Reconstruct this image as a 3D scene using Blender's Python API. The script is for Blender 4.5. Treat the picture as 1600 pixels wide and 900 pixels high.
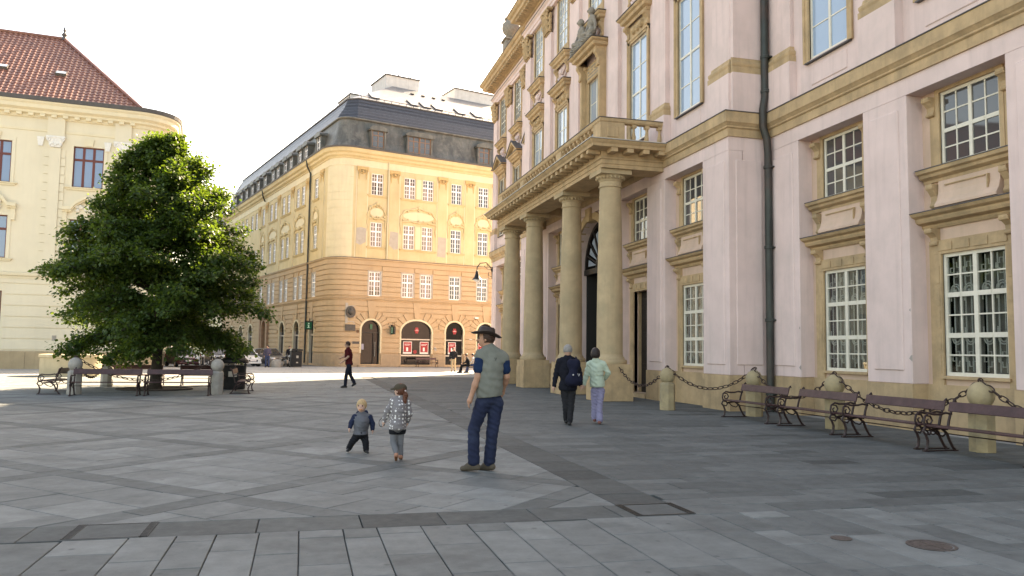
import bpy, bmesh, math, random
import numpy as np
from mathutils import Matrix, Vector

for o in list(bpy.data.objects): bpy.data.objects.remove(o)
scn = bpy.context.scene
COL = scn.collection
R = math.radians

# ------------------------------------------------------------------ camera
CAM = (0.0, 0.0, 1.6)
PITCH, ROLL, HEAD = 0.0783, 0.0142, 0.2558
cam_d = bpy.data.cameras.new('camera'); cam = bpy.data.objects.new('camera', cam_d); COL.objects.link(cam)
cam_d.sensor_width = 36; cam_d.lens = 28.0; cam_d.clip_start = .05; cam_d.clip_end = 6000
fw = Vector((math.sin(HEAD)*math.cos(PITCH), math.cos(HEAD)*math.cos(PITCH), math.sin(PITCH)))
rt = Vector((math.cos(HEAD), -math.sin(HEAD), 0)); up = rt.cross(fw)
rt2 = rt*math.cos(ROLL)+up*math.sin(ROLL); up2 = up*math.cos(ROLL)-rt*math.sin(ROLL)
mw = Matrix((( rt2.x, up2.x, -fw.x, CAM[0]), (rt2.y, up2.y, -fw.y, CAM[1]), (rt2.z, up2.z, -fw.z, CAM[2]), (0,0,0,1)))
cam.matrix_world = mw
scn.camera = cam
# ------------------------------------------------------------------ sky and sun
SUN_AZ, SUN_EL = 40.5, 35.0          # clockwise from +Y, above the horizon
w = bpy.data.worlds.new('World'); scn.world = w; w.use_nodes = True
nt = w.node_tree; nt.nodes.clear()
sky = nt.nodes.new('ShaderNodeTexSky'); sky.sky_type = 'NISHITA'; sky.sun_disc = False
sky.sun_elevation = R(SUN_EL); sky.sun_rotation = R(SUN_AZ)
sky.air_density = 1.0; sky.dust_density = 2.2; sky.ozone_density = 0.7; sky.altitude = 140
bg = nt.nodes.new('ShaderNodeBackground'); bg.inputs[1].default_value = 0.11
wo = nt.nodes.new('ShaderNodeOutputWorld')
nt.links.new(sky.outputs[0], bg.inputs[0]); nt.links.new(bg.outputs[0], wo.inputs[0])
sl = bpy.data.lights.new('sun', 'SUN'); sl.energy = 5.0; sl.angle = R(.5); sl.color = (1, .95, .87)
so = bpy.data.objects.new('sun', sl); COL.objects.link(so); so.location = (30, 60, 60)
sd = Vector((math.sin(R(SUN_AZ))*math.cos(R(SUN_EL)), math.cos(R(SUN_AZ))*math.cos(R(SUN_EL)), math.sin(R(SUN_EL))))
so.rotation_euler = sd.to_track_quat('Z', 'Y').to_euler()
scn.render.engine = 'CYCLES'
scn.view_settings.view_transform = 'Standard'; scn.view_settings.look = 'None'
scn.view_settings.exposure = 2.66; scn.view_settings.gamma = 1.0
scn.view_settings.use_curve_mapping = False
scn.view_settings.use_white_balance = True; scn.view_settings.white_balance_temperature = 9600; scn.view_settings.white_balance_tint = 13.0
try:
    scn.cycles.max_bounces = 6; scn.cycles.transparent_max_bounces = 8
except Exception: pass

# ------------------------------------------------------------------ materials
MATS = {}
def mat(name, col, rough=.8, var=0., vscale=1.5, bump=0., bscale=30., metal=0., spec=.35, streak=0., dirt=None, dirt_amt=0., dirt_scale=.8, coat=0., tone=0., tcol=None, zs=1., seed=0., spots=0.):
    """procedural surface: base colour, broken up by noise (var), vertical weather streaks, blotches of a second colour"""
    if name in MATS: return MATS[name]
    m = bpy.data.materials.new(name); m.use_nodes = True; t = m.node_tree; N = t.nodes; L = t.links
    b = N['Principled BSDF']; b.inputs['Roughness'].default_value = rough; b.inputs['Metallic'].default_value = metal
    b.inputs['Specular IOR Level'].default_value = spec
    if coat: b.inputs['Coat Weight'].default_value = coat; b.inputs['Coat Roughness'].default_value = .08
    g = N.new('ShaderNodeNewGeometry')
    def noise(scale, detail=4, vec=None, rough_=.6):
        n = N.new('ShaderNodeTexNoise'); n.inputs['Scale'].default_value = scale; n.inputs['Detail'].default_value = detail
        n.inputs['Roughness'].default_value = rough_
        L.new(vec if vec is not None else g.outputs['Position'], n.inputs['Vector']); return n.outputs[0]
    def mapv(sx, sy, sz):
        mp = N.new('ShaderNodeMapping'); mp.inputs['Scale'].default_value = (sx, sy, sz)
        mp.inputs['Location'].default_value = (seed, seed*.7, 0)
        L.new(g.outputs['Position'], mp.inputs['Vector']); return mp.outputs[0]
    def ramp(x, a, c):
        r = N.new('ShaderNodeMapRange'); r.inputs['From Min'].default_value = a; r.inputs['From Max'].default_value = c
        L.new(x, r.inputs['Value']); return r.outputs[0]
    def math_(op, a, c):
        q = N.new('ShaderNodeMath'); q.operation = op
        for i, v in enumerate((a, c)):
            if isinstance(v, (int, float)): q.inputs[i].default_value = v
            else: L.new(v, q.inputs[i])
        return q.outputs[0]
    def mix(f, a, c, mode='MIX'):
        q = N.new('ShaderNodeMix'); q.data_type = 'RGBA'; q.blend_type = mode
        if isinstance(f, (int, float)): q.inputs[0].default_value = f
        else: L.new(f, q.inputs[0])
        for i, v in ((6, a), (7, c)):
            if isinstance(v, tuple): q.inputs[i].default_value = (*v[:3], 1)
            else: L.new(v, q.inputs[i])
        return q.outputs[2]
    c = tuple(col)
    if tone:      # per-piece tone stored on the mesh
        a = N.new('ShaderNodeAttribute'); a.attribute_name = 'tone'
        c = mix(a.outputs['Fac'], tuple(col), tuple(tcol))
    if var:
        n = noise(vscale, 6, mapv(1, 1, zs)); f = ramp(n, .3, .7)
        lo = tuple(x*(1-var) for x in col); hi = tuple(min(1, x*(1+var*.6)) for x in col)
        if tone:
            gr = mix(f, (1-var,)*3, (1+var*.5,)*3); c = mix(1., c, gr, 'MULTIPLY')
        else: c = mix(f, lo, hi)
    if streak:
        n = noise(1., 5, mapv(5., 5., .35)); f = math_('MULTIPLY', ramp(n, .5, .75), streak)
        c = mix(f, c, tuple(x*.55 for x in col))
    if dirt is not None:
        n = noise(dirt_scale, 7, mapv(1, 1, 1), .7); f = math_('MULTIPLY', ramp(n, .48, .68), dirt_amt)
        c = mix(f, c, tuple(dirt))
    if spots:     # gum, drips and grit
        vo = N.new('ShaderNodeTexVoronoi'); vo.inputs['Scale'].default_value = 3.2; L.new(mapv(1, 1, 0), vo.inputs['Vector'])
        s1 = math_('MULTIPLY', ramp(vo.outputs['Distance'], .10, .05), spots); c = mix(s1, c, tuple(x*.9 for x in col))
        s2 = math_('MULTIPLY', ramp(noise(26., 3), .62, .74), spots*.6); c = mix(s2, c, tuple(x*.8 for x in col))
        s3 = math_('MULTIPLY', ramp(noise(.35, 5), .52, .72), spots*.45); c = mix(s3, c, tuple(x*1.2 for x in col))
    if isinstance(c, tuple): b.inputs['Base Color'].default_value = (*c, 1)
    else: L.new(c, b.inputs['Base Color'])
    if bump:
        bp = N.new('ShaderNodeBump'); bp.inputs['Strength'].default_value = bump; bp.inputs['Distance'].default_value = .02
        L.new(noise(bscale, 5), bp.inputs['Height']); L.new(bp.outputs[0], b.inputs['Normal'])
    if var and rough < .75:
        r = ramp(noise(vscale*3, 4), .3, .7); L.new(math_('ADD', math_('MULTIPLY', r, .15), rough-.07), b.inputs['Roughness'])
    MATS[name] = m; return m

def glass_mat(name, col, rough=.03, spec=.6):
    m = mat(name, col, rough, spec=spec, coat=0.); return m
def clear_glass(name):
    if name in MATS: return MATS[name]
    m = bpy.data.materials.new(name); m.use_nodes = True; t = m.node_tree; t.nodes.clear()
    o = t.nodes.new('ShaderNodeOutputMaterial'); mx = t.nodes.new('ShaderNodeMixShader'); tr = t.nodes.new('ShaderNodeBsdfTransparent')
    tr.inputs[0].default_value = (.8, .83, .84, 1); gl = t.nodes.new('ShaderNodeBsdfGlossy'); gl.inputs['Roughness'].default_value = .02
    lw = t.nodes.new('ShaderNodeLayerWeight'); lw.inputs[0].default_value = .5; pw = t.nodes.new('ShaderNodeMath'); pw.operation = 'POWER'; pw.inputs[1].default_value = 4.
    ma = t.nodes.new('ShaderNodeMath'); ma.operation = 'MULTIPLY_ADD'; ma.inputs[1].default_value = .9; ma.inputs[2].default_value = .06
    t.links.new(lw.outputs['Facing'], pw.inputs[0]); t.links.new(pw.outputs[0], ma.inputs[0])
    t.links.new(ma.outputs[0], mx.inputs[0]); t.links.new(tr.outputs[0], mx.inputs[1]); t.links.new(gl.outputs[0], mx.inputs[2]); t.links.new(mx.outputs[0], o.inputs[0])
    MATS[name] = m; return m

# ------------------------------------------------------------------ mesh helpers
class MB:
    def __init__(s): s.v = []; s.f = []
    def add(s, v, f):
        o = len(s.v); s.v += [tuple(map(float, p)) for p in v]; s.f += [tuple(i+o for i in q) for q in f]; return s
    def box(s, x0, x1, y0, y1, z0, z1):
        return s.add([(x0,y0,z0),(x1,y0,z0),(x1,y1,z0),(x0,y1,z0),(x0,y0,z1),(x1,y0,z1),(x1,y1,z1),(x0,y1,z1)],
              [(0,3,2,1),(4,5,6,7),(0,1,5,4),(1,2,6,5),(2,3,7,6),(3,0,4,7)])
    def cbox(s, x0, x1, y0, y1, z0, z1, c=.01):
        """box with chamfered edges"""
        P = []; F = []
        xs = (x0, x1); ys = (y0, y1); zs = (z0, z1)
        ix = {}
        for i in (0,1):
            for j in (0,1):
                for k in (0,1):
                    sx, sy, sz = (c if i == 0 else -c), (c if j == 0 else -c), (c if k == 0 else -c)
                    ix[i,j,k,'x'] = len(P); P.append((xs[i], ys[j]+sy, zs[k]+sz))
                    ix[i,j,k,'y'] = len(P); P.append((xs[i]+sx, ys[j], zs[k]+sz))
                    ix[i,j,k,'z'] = len(P); P.append((xs[i]+sx, ys[j]+sy, zs[k]))
                    F.append((ix[i,j,k,'x'], ix[i,j,k,'y'], ix[i,j,k,'z']))
        for i in (0,1): F.append(tuple(ix[i,j,k,'x'] for j,k in ((0,0),(1,0),(1,1),(0,1))))
        for j in (0,1): F.append(tuple(ix[i,j,k,'y'] for i,k in ((0,0),(1,0),(1,1),(0,1))))
        for k in (0,1): F.append(tuple(ix[i,j,k,'z'] for i,j in ((0,0),(1,0),(1,1),(0,1))))
        for j in (0,1):
            for k in (0,1): F.append((ix[0,j,k,'y'], ix[1,j,k,'y'], ix[1,j,k,'z'], ix[0,j,k,'z']))
        for i in (0,1):
            for k in (0,1): F.append((ix[i,0,k,'x'], ix[i,1,k,'x'], ix[i,1,k,'z'], ix[i,0,k,'z']))
        for i in (0,1):
            for j in (0,1): F.append((ix[i,j,0,'x'], ix[i,j,1,'x'], ix[i,j,1,'y'], ix[i,j,0,'y']))
        return s.add(P, F)
    def prism(s, poly, y0, y1):
        """polygon in x,z extruded along y"""
        n = len(poly); v = [(x, y0, z) for x, z in poly]+[(x, y1, z) for x, z in poly]
        f = [tuple(range(n)), tuple(range(2*n-1, n-1, -1))]+[(i, i+n, (i+1) % n+n, (i+1) % n) for i in range(n)]
        return s.add(v, f)
    def prismz(s, poly, z0, z1):
        n = len(poly); v = [(x, y, z0) for x, y in poly]+[(x, y, z1) for x, y in poly]
        f = [tuple(range(n-1, -1, -1)), tuple(range(n, 2*n))]+[(i, (i+1) % n, (i+1) % n+n, i+n) for i in range(n)]
        return s.add(v, f)
    def lathe(s, prof, cx=0, cy=0, n=16, a0=0., a1=None, caps=True):
        full = a1 is None; A = [a0+2*math.pi*i/n for i in range(n)] if full else [a0+(a1-a0)*i/n for i in range(n+1)]
        m = len(A); v = [(cx+r*math.cos(a), cy+r*math.sin(a), z) for r, z in prof for a in A]; f = []
        for k in range(len(prof)-1):
            for i in range(m if full else m-1):
                j = (i+1) % m; f.append((k*m+i, k*m+j, (k+1)*m+j, (k+1)*m+i))
        if caps and full:
            f.append(tuple(range(m-1, -1, -1))); f.append(tuple((len(prof)-1)*m+i for i in range(m)))
        return s.add(v, f)
    def tube(s, path, r, n=6, caps=True):
        P = [Vector(p) for p in path]; rr = r if isinstance(r, (list, tuple)) else [r]*len(P)
        v = []; f = []; ref = None
        for i, p in enumerate(P):
            d = (P[min(i+1, len(P)-1)]-P[max(i-1, 0)])
            if d.length < 1e-9: d = Vector((0,0,1))
            d.normalize()
            if ref is None: ref = Vector((0,0,1)) if abs(d.z) < .9 else Vector((1,0,0))
            a = d.cross(ref)
            if a.length < 1e-6: a = d.orthogonal()
            a.normalize(); b = a.cross(d); b.normalize(); ref = b
            for k in range(n):
                t = 2*math.pi*k/n; q = p+(a*math.cos(t)+b*math.sin(t))*rr[i]; v.append(tuple(q))
        for i in range(len(P)-1):
            for k in range(n):
                j = (k+1) % n; f.append((i*n+k, i*n+j, (i+1)*n+j, (i+1)*n+k))
        if caps: f.append(tuple(range(n-1, -1, -1))); f.append(tuple((len(P)-1)*n+k for k in range(n)))
        return s.add(v, f)
    def ball(s, c, r, n=10, m=6, sz=1., sx=1., sy=1.):
        pr = [(max(1e-4, math.sin(math.pi*k/m)), -math.cos(math.pi*k/m)) for k in range(m+1)]
        v = [(c[0]+sx*r*q*math.cos(2*math.pi*i/n), c[1]+sy*r*q*math.sin(2*math.pi*i/n), c[2]+sz*r*z) for q, z in pr for i in range(n)]
        f = [(k*n+i, k*n+(i+1) % n, (k+1)*n+(i+1) % n, (k+1)*n+i) for k in range(m) for i in range(n)]
        return s.add(v, f)
    def sweep(s, path, prof, closed=False, z=0.):
        """moulding: profile (out, z) along a plan polyline, mitred; outward is to the right of travel"""
        n = len(path); off = []
        def nrm(a, b):
            dx, dy = b[0]-a[0], b[1]-a[1]; l = math.hypot(dx, dy) or 1; return (dy/l, -dx/l)
        for i in range(n):
            a = nrm(path[i-1], path[i]) if (i > 0 or closed) else None
            b = nrm(path[i], path[(i+1) % n]) if (i < n-1 or closed) else None
            if a is None: off.append(b)
            elif b is None: off.append(a)
            else:
                k = 1+a[0]*b[0]+a[1]*b[1]; off.append(((a[0]+b[0])/k, (a[1]+b[1])/k))
        m = len(prof)
        v = [(path[i][0]+off[i][0]*o_, path[i][1]+off[i][1]*o_, z+zz) for i in range(n) for o_, zz in prof]
        f = [(i*m+k, ((i+1) % n)*m+k, ((i+1) % n)*m+k+1, i*m+k+1) for i in range(n if closed else n-1) for k in range(m-1)]
        if not closed: f += [tuple(range(m)), tuple((n-1)*m+k for k in range(m-1, -1, -1))]
        return s.add(v, f)
    def wall(s, x0, x1, z0, z1, holes, y=0., depth=.3):
        """wall sheet in the plane y with real openings and their reveals"""
        xs = sorted({x0, x1}|{h[0] for h in holes}|{h[1] for h in holes}); zs = sorted({z0, z1}|{h[2] for h in holes}|{h[3] for h in holes})
        xs = [x for x in xs if x0-1e-6 <= x <= x1+1e-6]; zs = [q for q in zs if z0-1e-6 <= q <= z1+1e-6]
        def hole(i, k):
            if i < 0 or k < 0 or i >= len(xs)-1 or k >= len(zs)-1: return False
            cx, cz = (xs[i]+xs[i+1])/2, (zs[k]+zs[k+1])/2
            return any(h[0] < cx < h[1] and h[2] < cz < h[3] for h in holes)
        for i in range(len(xs)-1):
            for k in range(len(zs)-1):
                a, b, c, d = xs[i], xs[i+1], zs[k], zs[k+1]
                if not hole(i, k): s.add([(a,y,c),(b,y,c),(b,y,d),(a,y,d)], [(0,1,2,3)])
                else:
                    Y = y+depth
                    if not hole(i-1, k): s.add([(a,y,c),(a,y,d),(a,Y,d),(a,Y,c)], [(0,1,2,3)])
                    if not hole(i+1, k): s.add([(b,y,c),(b,Y,c),(b,Y,d),(b,y,d)], [(0,1,2,3)])
                    if not hole(i, k-1): s.add([(a,y,c),(a,Y,c),(b,Y,c),(b,y,c)], [(0,1,2,3)])
                    if not hole(i, k+1): s.add([(a,y,d),(b,y,d),(b,Y,d),(a,Y,d)], [(0,1,2,3)])
        return s
    def arch_fill(s, cx, r, zs, zt, hw, y=0., depth=.3, n=14, rz=None):
        """spandrels over a round arch inside a square opening |x-cx|<hw, zs..zt"""
        rz = rz or r
        A = [math.pi*i/n for i in range(n+1)]; pts = [(cx-r*math.cos(a), zs+rz*math.sin(a)) for a in A]
        for i in range(n):
            (xa, za), (xb, zb) = pts[i], pts[i+1]
            s.add([(xa,y,za),(xb,y,zb),(xb,y,zt),(xa,y,zt)], [(0,1,2,3)])
            s.add([(xa,y,za),(xa,y+depth,za),(xb,y+depth,zb),(xb,y,zb)], [(0,1,2,3)])
        if hw > r+1e-4:
            s.add([(cx-hw,y,zs),(cx-r,y,zs),(cx-r,y,zt),(cx-hw,y,zt)], [(0,1,2,3)]); s.add([(cx+r,y,zs),(cx+hw,y,zs),(cx+hw,y,zt),(cx+r,y,zt)], [(0,1,2,3)])
        return s
    def arch_ring(s, cx, zs, r0, r1, y0, y1, n=14, leg=0., rz=1.):
        """archivolt band with straight legs down by leg"""
        A = [math.pi*i/n for i in range(n+1)]
        inn = [(cx-r0*math.cos(a), zs+r0*rz*math.sin(a)) for a in A]; out = [(cx-r1*math.cos(a), zs+(r1-r0+r0*rz)*math.sin(a)) for a in A]
        if leg: inn = [(cx-r0, zs-leg)]+inn+[(cx+r0, zs-leg)]; out = [(cx-r1, zs-leg)]+out+[(cx+r1, zs-leg)]
        for i in range(len(inn)-1):
            a, b, c, d = inn[i], inn[i+1], out[i+1], out[i]
            s.add([(p[0], y0, p[1]) for p in (a,b,c,d)]+[(p[0], y1, p[1]) for p in (a,b,c,d)], [(0,1,2,3),(0,4,5,1),(2,6,7,3),(4,7,6,5)])
        return s
    def xf(s, M):
        s.v = [tuple(M @ Vector(p)) for p in s.v]; return s

class Frame:
    """a facade: x to the viewer's right along the wall, y into the wall, z up; placed inside a thing"""
    def __init__(s, ox=0., oy=0., ang=0.): s.M = Matrix.Translation((ox, oy, 0)) @ Matrix.Rotation(ang, 4, 'Z'); s.ang = ang
    def pt(s, x, y, z): return s.M @ Vector((x, y, z))
FI = Frame()

def link(o, parent=None):
    COL.objects.link(o)
    if parent is not None: o.parent = parent
    return o
def O(name, mb, m, parent=None, fr=None, smooth=False, bevel=0., kind=None, loc=None, label=None):
    if fr is not None and fr is not FI: mb.xf(fr.M)
    me = bpy.data.meshes.new(name); me.from_pydata(mb.v, [], mb.f); me.update()
    bm = bmesh.new(); bm.from_mesh(me); bmesh.ops.recalc_face_normals(bm, faces=bm.faces); bm.to_mesh(me); bm.free()
    if m is not None: me.materials.append(m)
    if smooth: me.polygons.foreach_set('use_smooth', [True]*len(me.polygons))
    o = bpy.data.objects.new(name, me); link(o, parent)
    if smooth == 'auto':
        try:
            me.set_sharp_from_angle(angle=R(40))
        except Exception: pass
    if loc: o.location = loc
    if bevel:
        b = o.modifiers.new('bevel', 'BEVEL'); b.width = bevel; b.segments = 1; b.limit_method = 'ANGLE'; b.angle_limit = R(50)
    if kind: o['kind'] = kind
    if label: o['label'] = label
    return o
def tag(o, label, cat=None, group=None, kind=None):
    if label: o['label'] = label
    if cat: o['category'] = cat
    if group: o['group'] = group
    if kind: o['kind'] = kind
    return o
def thing(name, label, cat, loc=(0,0,0), rz=0., group=None):
    e = bpy.data.objects.new(name, None); e.empty_display_size = .3; link(e); e.location = loc; e.rotation_euler = (0, 0, rz)
    return tag(e, label, cat, group)
def inst(o, parent=None, loc=None, rz=None, scale=None):
    c = o.copy(); link(c); c.parent = parent
    if loc is not None: c.location = loc
    if rz is not None: c.rotation_euler = (0, 0, rz)
    if scale is not None: c.scale = scale
    return c
def copy_tree(root, loc, rz, label=None):
    r = root.copy(); link(r); r.location = loc; r.rotation_euler = (0, 0, rz)
    if label: r['label'] = label
    for ch in root.children:
        c = ch.copy(); link(c); c.parent = r
        for g in ch.children:
            d = g.copy(); link(d); d.parent = c
    return r
rnd = random.Random(7)

# ------------------------------------------------------------------ material library
PINK = mat('pink_plaster', (.69,.54,.508), .9, var=.10, vscale=.9, bump=.14, bscale=60, streak=.3, spec=.2, dirt=(.50,.415,.385), dirt_amt=.45, dirt_scale=.55)
SALM = mat('salmon_bay_plaster', (.60,.43,.335), .9, var=.10, vscale=1.2, bump=.14, bscale=60, streak=.25, spec=.2, dirt=(.47,.36,.27), dirt_amt=.5, dirt_scale=.8)
STONE = mat('ochre_sandstone', (.50,.352,.208), .88, var=.16, vscale=2.2, bump=.25, bscale=45, streak=.5, spec=.2, dirt=(.25,.19,.12), dirt_amt=.6, dirt_scale=1.4)
STONE_C = mat('column_sandstone', (.47,.352,.22), .88, var=.16, vscale=1.6, bump=.25, bscale=40, streak=.3, spec=.2, dirt=(.30,.255,.165), dirt_amt=.5, dirt_scale=.9)
STONE_D = mat('grey_carved_stone', (.26,.235,.20), .9, var=.25, vscale=7, bump=.3, bscale=40, spec=.2)
WHITE = mat('white_window_paint', (.70,.66,.56), .5, var=.08, vscale=4, dirt=(.5,.46,.38), dirt_amt=.35, dirt_scale=5)
GREY_SH = mat('lead_flashing', (.09,.085,.085), .6, var=.2, vscale=3)
GLASS_D = glass_mat('dark_window_glass', (.06,.06,.062), .03, .9)
GLASS_L = glass_mat('curtain_reflection_glass', (.30,.36,.42), .05, .7)  # pale curtains and reflected sky, both put into the base colour
GLASS_B = glass_mat('sky_tinted_window_glass', (.26,.36,.48), .05, .8)  # reflected blue sky painted into the base colour
GLASS_C = clear_glass('clear_window_glass')
COPPER = mat('dark_patinated_copper', (.045,.052,.048), .5, var=.45, vscale=3, zs=.3, metal=.3, dirt=(.10,.055,.045), dirt_amt=.6, dirt_scale=.6)
IRON = mat('brown_painted_iron', (.035,.018,.017), .45, var=.3, vscale=12, bump=.1, bscale=80)
BLACK = mat('black_paint', (.015,.015,.016), .45, var=.3, vscale=6)
WOOD_B = mat('maroon_bench_slat', (.062,.026,.028), .45, var=.3, vscale=6, bump=.15, bscale=60, dirt=(.11,.065,.07), dirt_amt=.35, dirt_scale=4)
INTERIOR = mat('room_shade', (.03,.028,.026), .9)  # near-black base colour holds the shade of unlit rooms
CURTAIN = mat('net_curtain', (.30,.265,.22), .9, var=.3, vscale=9, zs=.06)
DOORWOOD = mat('dark_door_wood', (.022,.016,.013), .55, var=.3, vscale=5)

# ------------------------------------------------------------------ windows
PANE = {}
def pane_proto(m):
    if m.name not in PANE:
        mb = MB().box(-.5, .5, -.006, .006, 0, 1); me = bpy.data.meshes.new('pane'); me.from_pydata(mb.v, [], mb.f); me.materials.append(m); PANE[m.name] = me
    return PANE[m.name]
WCACHE = {}
def window(par, fr, cx, y, z0, w_, h, cols, rows, frame=.07, mun=.03, heavy=(), hcols=(), hw_=.09, fm=None, gm=None, single=False, depth=.07, name='window', glaz='glazing', top=0.):
    """cols = number of pane columns, rows = relative row heights from the bottom; heavy = indices of rows with a thick bar on top,
    hcols the same for columns; top = rise of an arched head; single: every pane an object of its own"""
    fm = fm or WHITE; gm = gm or GLASS_D
    key = (w_, h, cols, tuple(rows), frame, mun, tuple(heavy), tuple(hcols), hw_, fm.name, gm.name, single, depth, glaz)
    if key not in WCACHE:
        mb = MB(); x0, x1 = -w_/2, w_/2; tot = sum(rows)
        bw = [hw_ if i in hcols else mun for i in range(cols-1)]; rw = [hw_ if i in heavy else mun for i in range(len(rows)-1)]
        pw = (w_-2*frame-sum(bw))/cols; ph = h-2*frame-sum(rw)
        mb.box(x0, x0+frame, 0, depth, 0, h); mb.box(x1-frame, x1, 0, depth, 0, h)
        mb.box(x0+frame, x1-frame, 0, depth, 0, frame); mb.box(x0+frame, x1-frame, 0, depth, h-frame, h)
        X = []; x = x0+frame
        for i in range(cols):
            X.append((x, x+pw)); x += pw
            if i < cols-1: mb.box(x, x+bw[i], (.004 if i in hcols else .016), depth-.012, frame, h-frame); x += bw[i]
        Z = []; z = frame
        for k, rr in enumerate(rows):
            q = ph*rr/tot; Z.append((z, z+q)); z += q
            if k < len(rows)-1:
                for (a, b) in X: mb.box(a, b, (.008 if k in heavy else .02), depth-.014, z, z+rw[k])
                z += rw[k]
        me = bpy.data.meshes.new(name); me.from_pydata(mb.v, [], mb.f); me.materials.append(fm)
        panes = [(a, b, c, d) for (a, b) in X for (c, d) in Z]
        g2 = None
        if not single:
            gb = MB()
            for a, b, c, d in panes: gb.box(a-.004, b+.004, depth*.5, depth*.5+.008, c-.004, d+.004)
            g2 = bpy.data.meshes.new(glaz); g2.from_pydata(gb.v, [], gb.f); g2.materials.append(gm)
        WCACHE[key] = (me, panes, g2)
    me, panes, g2 = WCACHE[key]
    o = bpy.data.objects.new(name, me); link(o, par); o.location = fr.pt(cx, y, z0); o.rotation_euler = (0, 0, fr.ang)
    if single:
        pm = pane_proto(gm)
        for a, b, c, d in panes:
            q = bpy.data.objects.new('pane', pm); link(q, o); q.location = ((a+b)/2, depth*.55, c-.005); q.scale = (b-a+.01, 1, d-c+.01)
            q.rotation_euler = (rnd.uniform(-.004, .004), 0, rnd.uniform(-.006, .006))
    else:
        q = bpy.data.objects.new(glaz, g2); link(q, o)
    return o
# ================================================================== the pink palace on the right
PAL = thing('palace', 'long pink plaster palace with sandstone portico of tall columns along the right side', 'palace', (11.55, 31.4, 0), -math.pi/2)
YF, YB = 1.25, 1.67            # wing face and its recessed bays (local y; the central block's face is y = 0)
X_NEAR, X_FAR, XR, XL = 29.9, -23.2, 11.37, -10.9
WING_N = [14.13, 18.13, 22.13, 26.13]; WING_F = [-12.85, -16.8, -20.7]; RIS = [8.54, 4.53, 0., -4.53, -8.6]

def hood(cx, y, z, w_, d, prof=None, top=True, name='hood'):
    pr = prof or [(0,0),(.03,0),(.05,.05),(.05,.09),(.14,.13),(.16,.19),(.16,.23),(.22,.27),(.25,.33)]
    k = d/.25; pr = [(o_*k, q) for o_, q in pr]
    mb = MB().sweep([(cx-w_/2, y), (cx+w_/2, y)], pr+[(0, pr[-1][1]+.02)], z=z)
    o = O(name, mb, STONE, PAL)
    f = MB().box(cx-w_/2-.004, cx+w_/2+.004, y-d-.012, y-.001, z+pr[-1][1]+.003, z+pr[-1][1]+.022); O('flashing', f, GREY_SH, o)
    return o
def hood_ret(cx, y, z, w_, p, d, mat_=None, par=None):
    """hood whose moulding turns round both ends"""
    pr = [(0,0),(.03,0),(.05,.06),(.05,.11),(.15,.16),(.17,.22),(.17,.27),(.24,.32),(.27,.38)]
    k = d/.27; pr = [(o_*k, q) for o_, q in pr]
    mb = MB().sweep([(cx-w_/2, y), (cx-w_/2, y-p), (cx+w_/2, y-p), (cx+w_/2, y)], pr+[(0,.40)], z=z)
    mb.box(cx-w_/2, cx+w_/2, y-p, y, z+.38, z+.40)
    o = O('hood', mb, mat_ or STONE, par or PAL)
    f = MB().box(cx-w_/2-d-.015, cx+w_/2+d+.015, y-p-d-.015, y-.002, z+.403, z+.425); O('flashing', f, GREY_SH, o)
    return o
def console(cx, y, z0, h, w_=.16, d=.22, name='console', par=None, m=None):
    """scroll bracket: deep at the top, curling in towards the foot"""
    pr = [(y, z0), (y-d*.35, z0+.01), (y-d*.5, z0+h*.12), (y-d*.32, z0+h*.28), (y-d*.35, z0+h*.5), (y-d*.75, z0+h*.72), (y-d, z0+h*.86), (y-d, z0+h), (y, z0+h)]
    n = len(pr); mb = MB(); v = [(cx-w_/2, a, b) for a, b in pr]+[(cx+w_/2, a, b) for a, b in pr]
    mb.add(v, [tuple(range(n)), tuple(range(2*n-1, n-1, -1))]+[(i, (i+1) % n, (i+1) % n+n, i+n) for i in range(n)])
    mb.tube([(cx-w_/2-.012, y-d*.78, z0+h*.84), (cx+w_/2+.012, y-d*.78, z0+h*.84)], d*.2, 10)
    mb.tube([(cx-w_/2-.01, y-d*.36, z0+h*.1), (cx+w_/2+.01, y-d*.36, z0+h*.1)], d*.13, 8)
    return O(name, mb, m or STONE, par or PAL)

def grille(o, w_, h):
    """white iron window grille: crosses and loops above and below, upright bars between"""
    mb = MB(); r = .015; y = .085
    def bar(*p, c=False): mb.tube([(a, y, b) for a, b in p]+([(p[0][0], y, p[0][1])] if c else []), r, 5)
    for sx in (-1, 1):
        c0 = sx*w_*.25; u = w_*.25
        for k in (-.55, -.18, .18, .55): bar((c0+k*u, .1), (c0+k*u, h-.1))
        for zc, dn in ((h-.36, 1), (.36, -1)):
            for ox in (-.5, .45):
                q = .5*u*.5; s_ = .07
                cx = c0+ox*u*.9
                P = [(-s_,-3*s_),(s_,-3*s_),(s_,-s_),(3*s_,-s_),(3*s_,s_),(s_,s_),(s_,3*s_),(-s_,3*s_),(-s_,s_),(-3*s_,s_),(-3*s_,-s_),(-s_,-s_)]
                bar(*[(cx+a*.62, zc+b*.72) for a, b in P], c=True)
                cz = zc-dn*.46
                bar(*[(cx+.13*math.cos(t), cz+dn*(.16*math.sin(t))) for t in [math.pi*i/10 for i in range(11)]])
                bar(*[(cx+.085*math.cos(t), cz+dn*(.11*math.sin(t))) for t in [math.pi*i/10 for i in range(11)]])
                bar((cx-.13, cz), (cx-.13, cz-dn*.2)); bar((cx+.13, cz), (cx+.13, cz-dn*.2)); mb.ball((cx, y, cz+dn*.02), .03, 6, 4)
    return O('grille', mb, WHITE, o)

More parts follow.
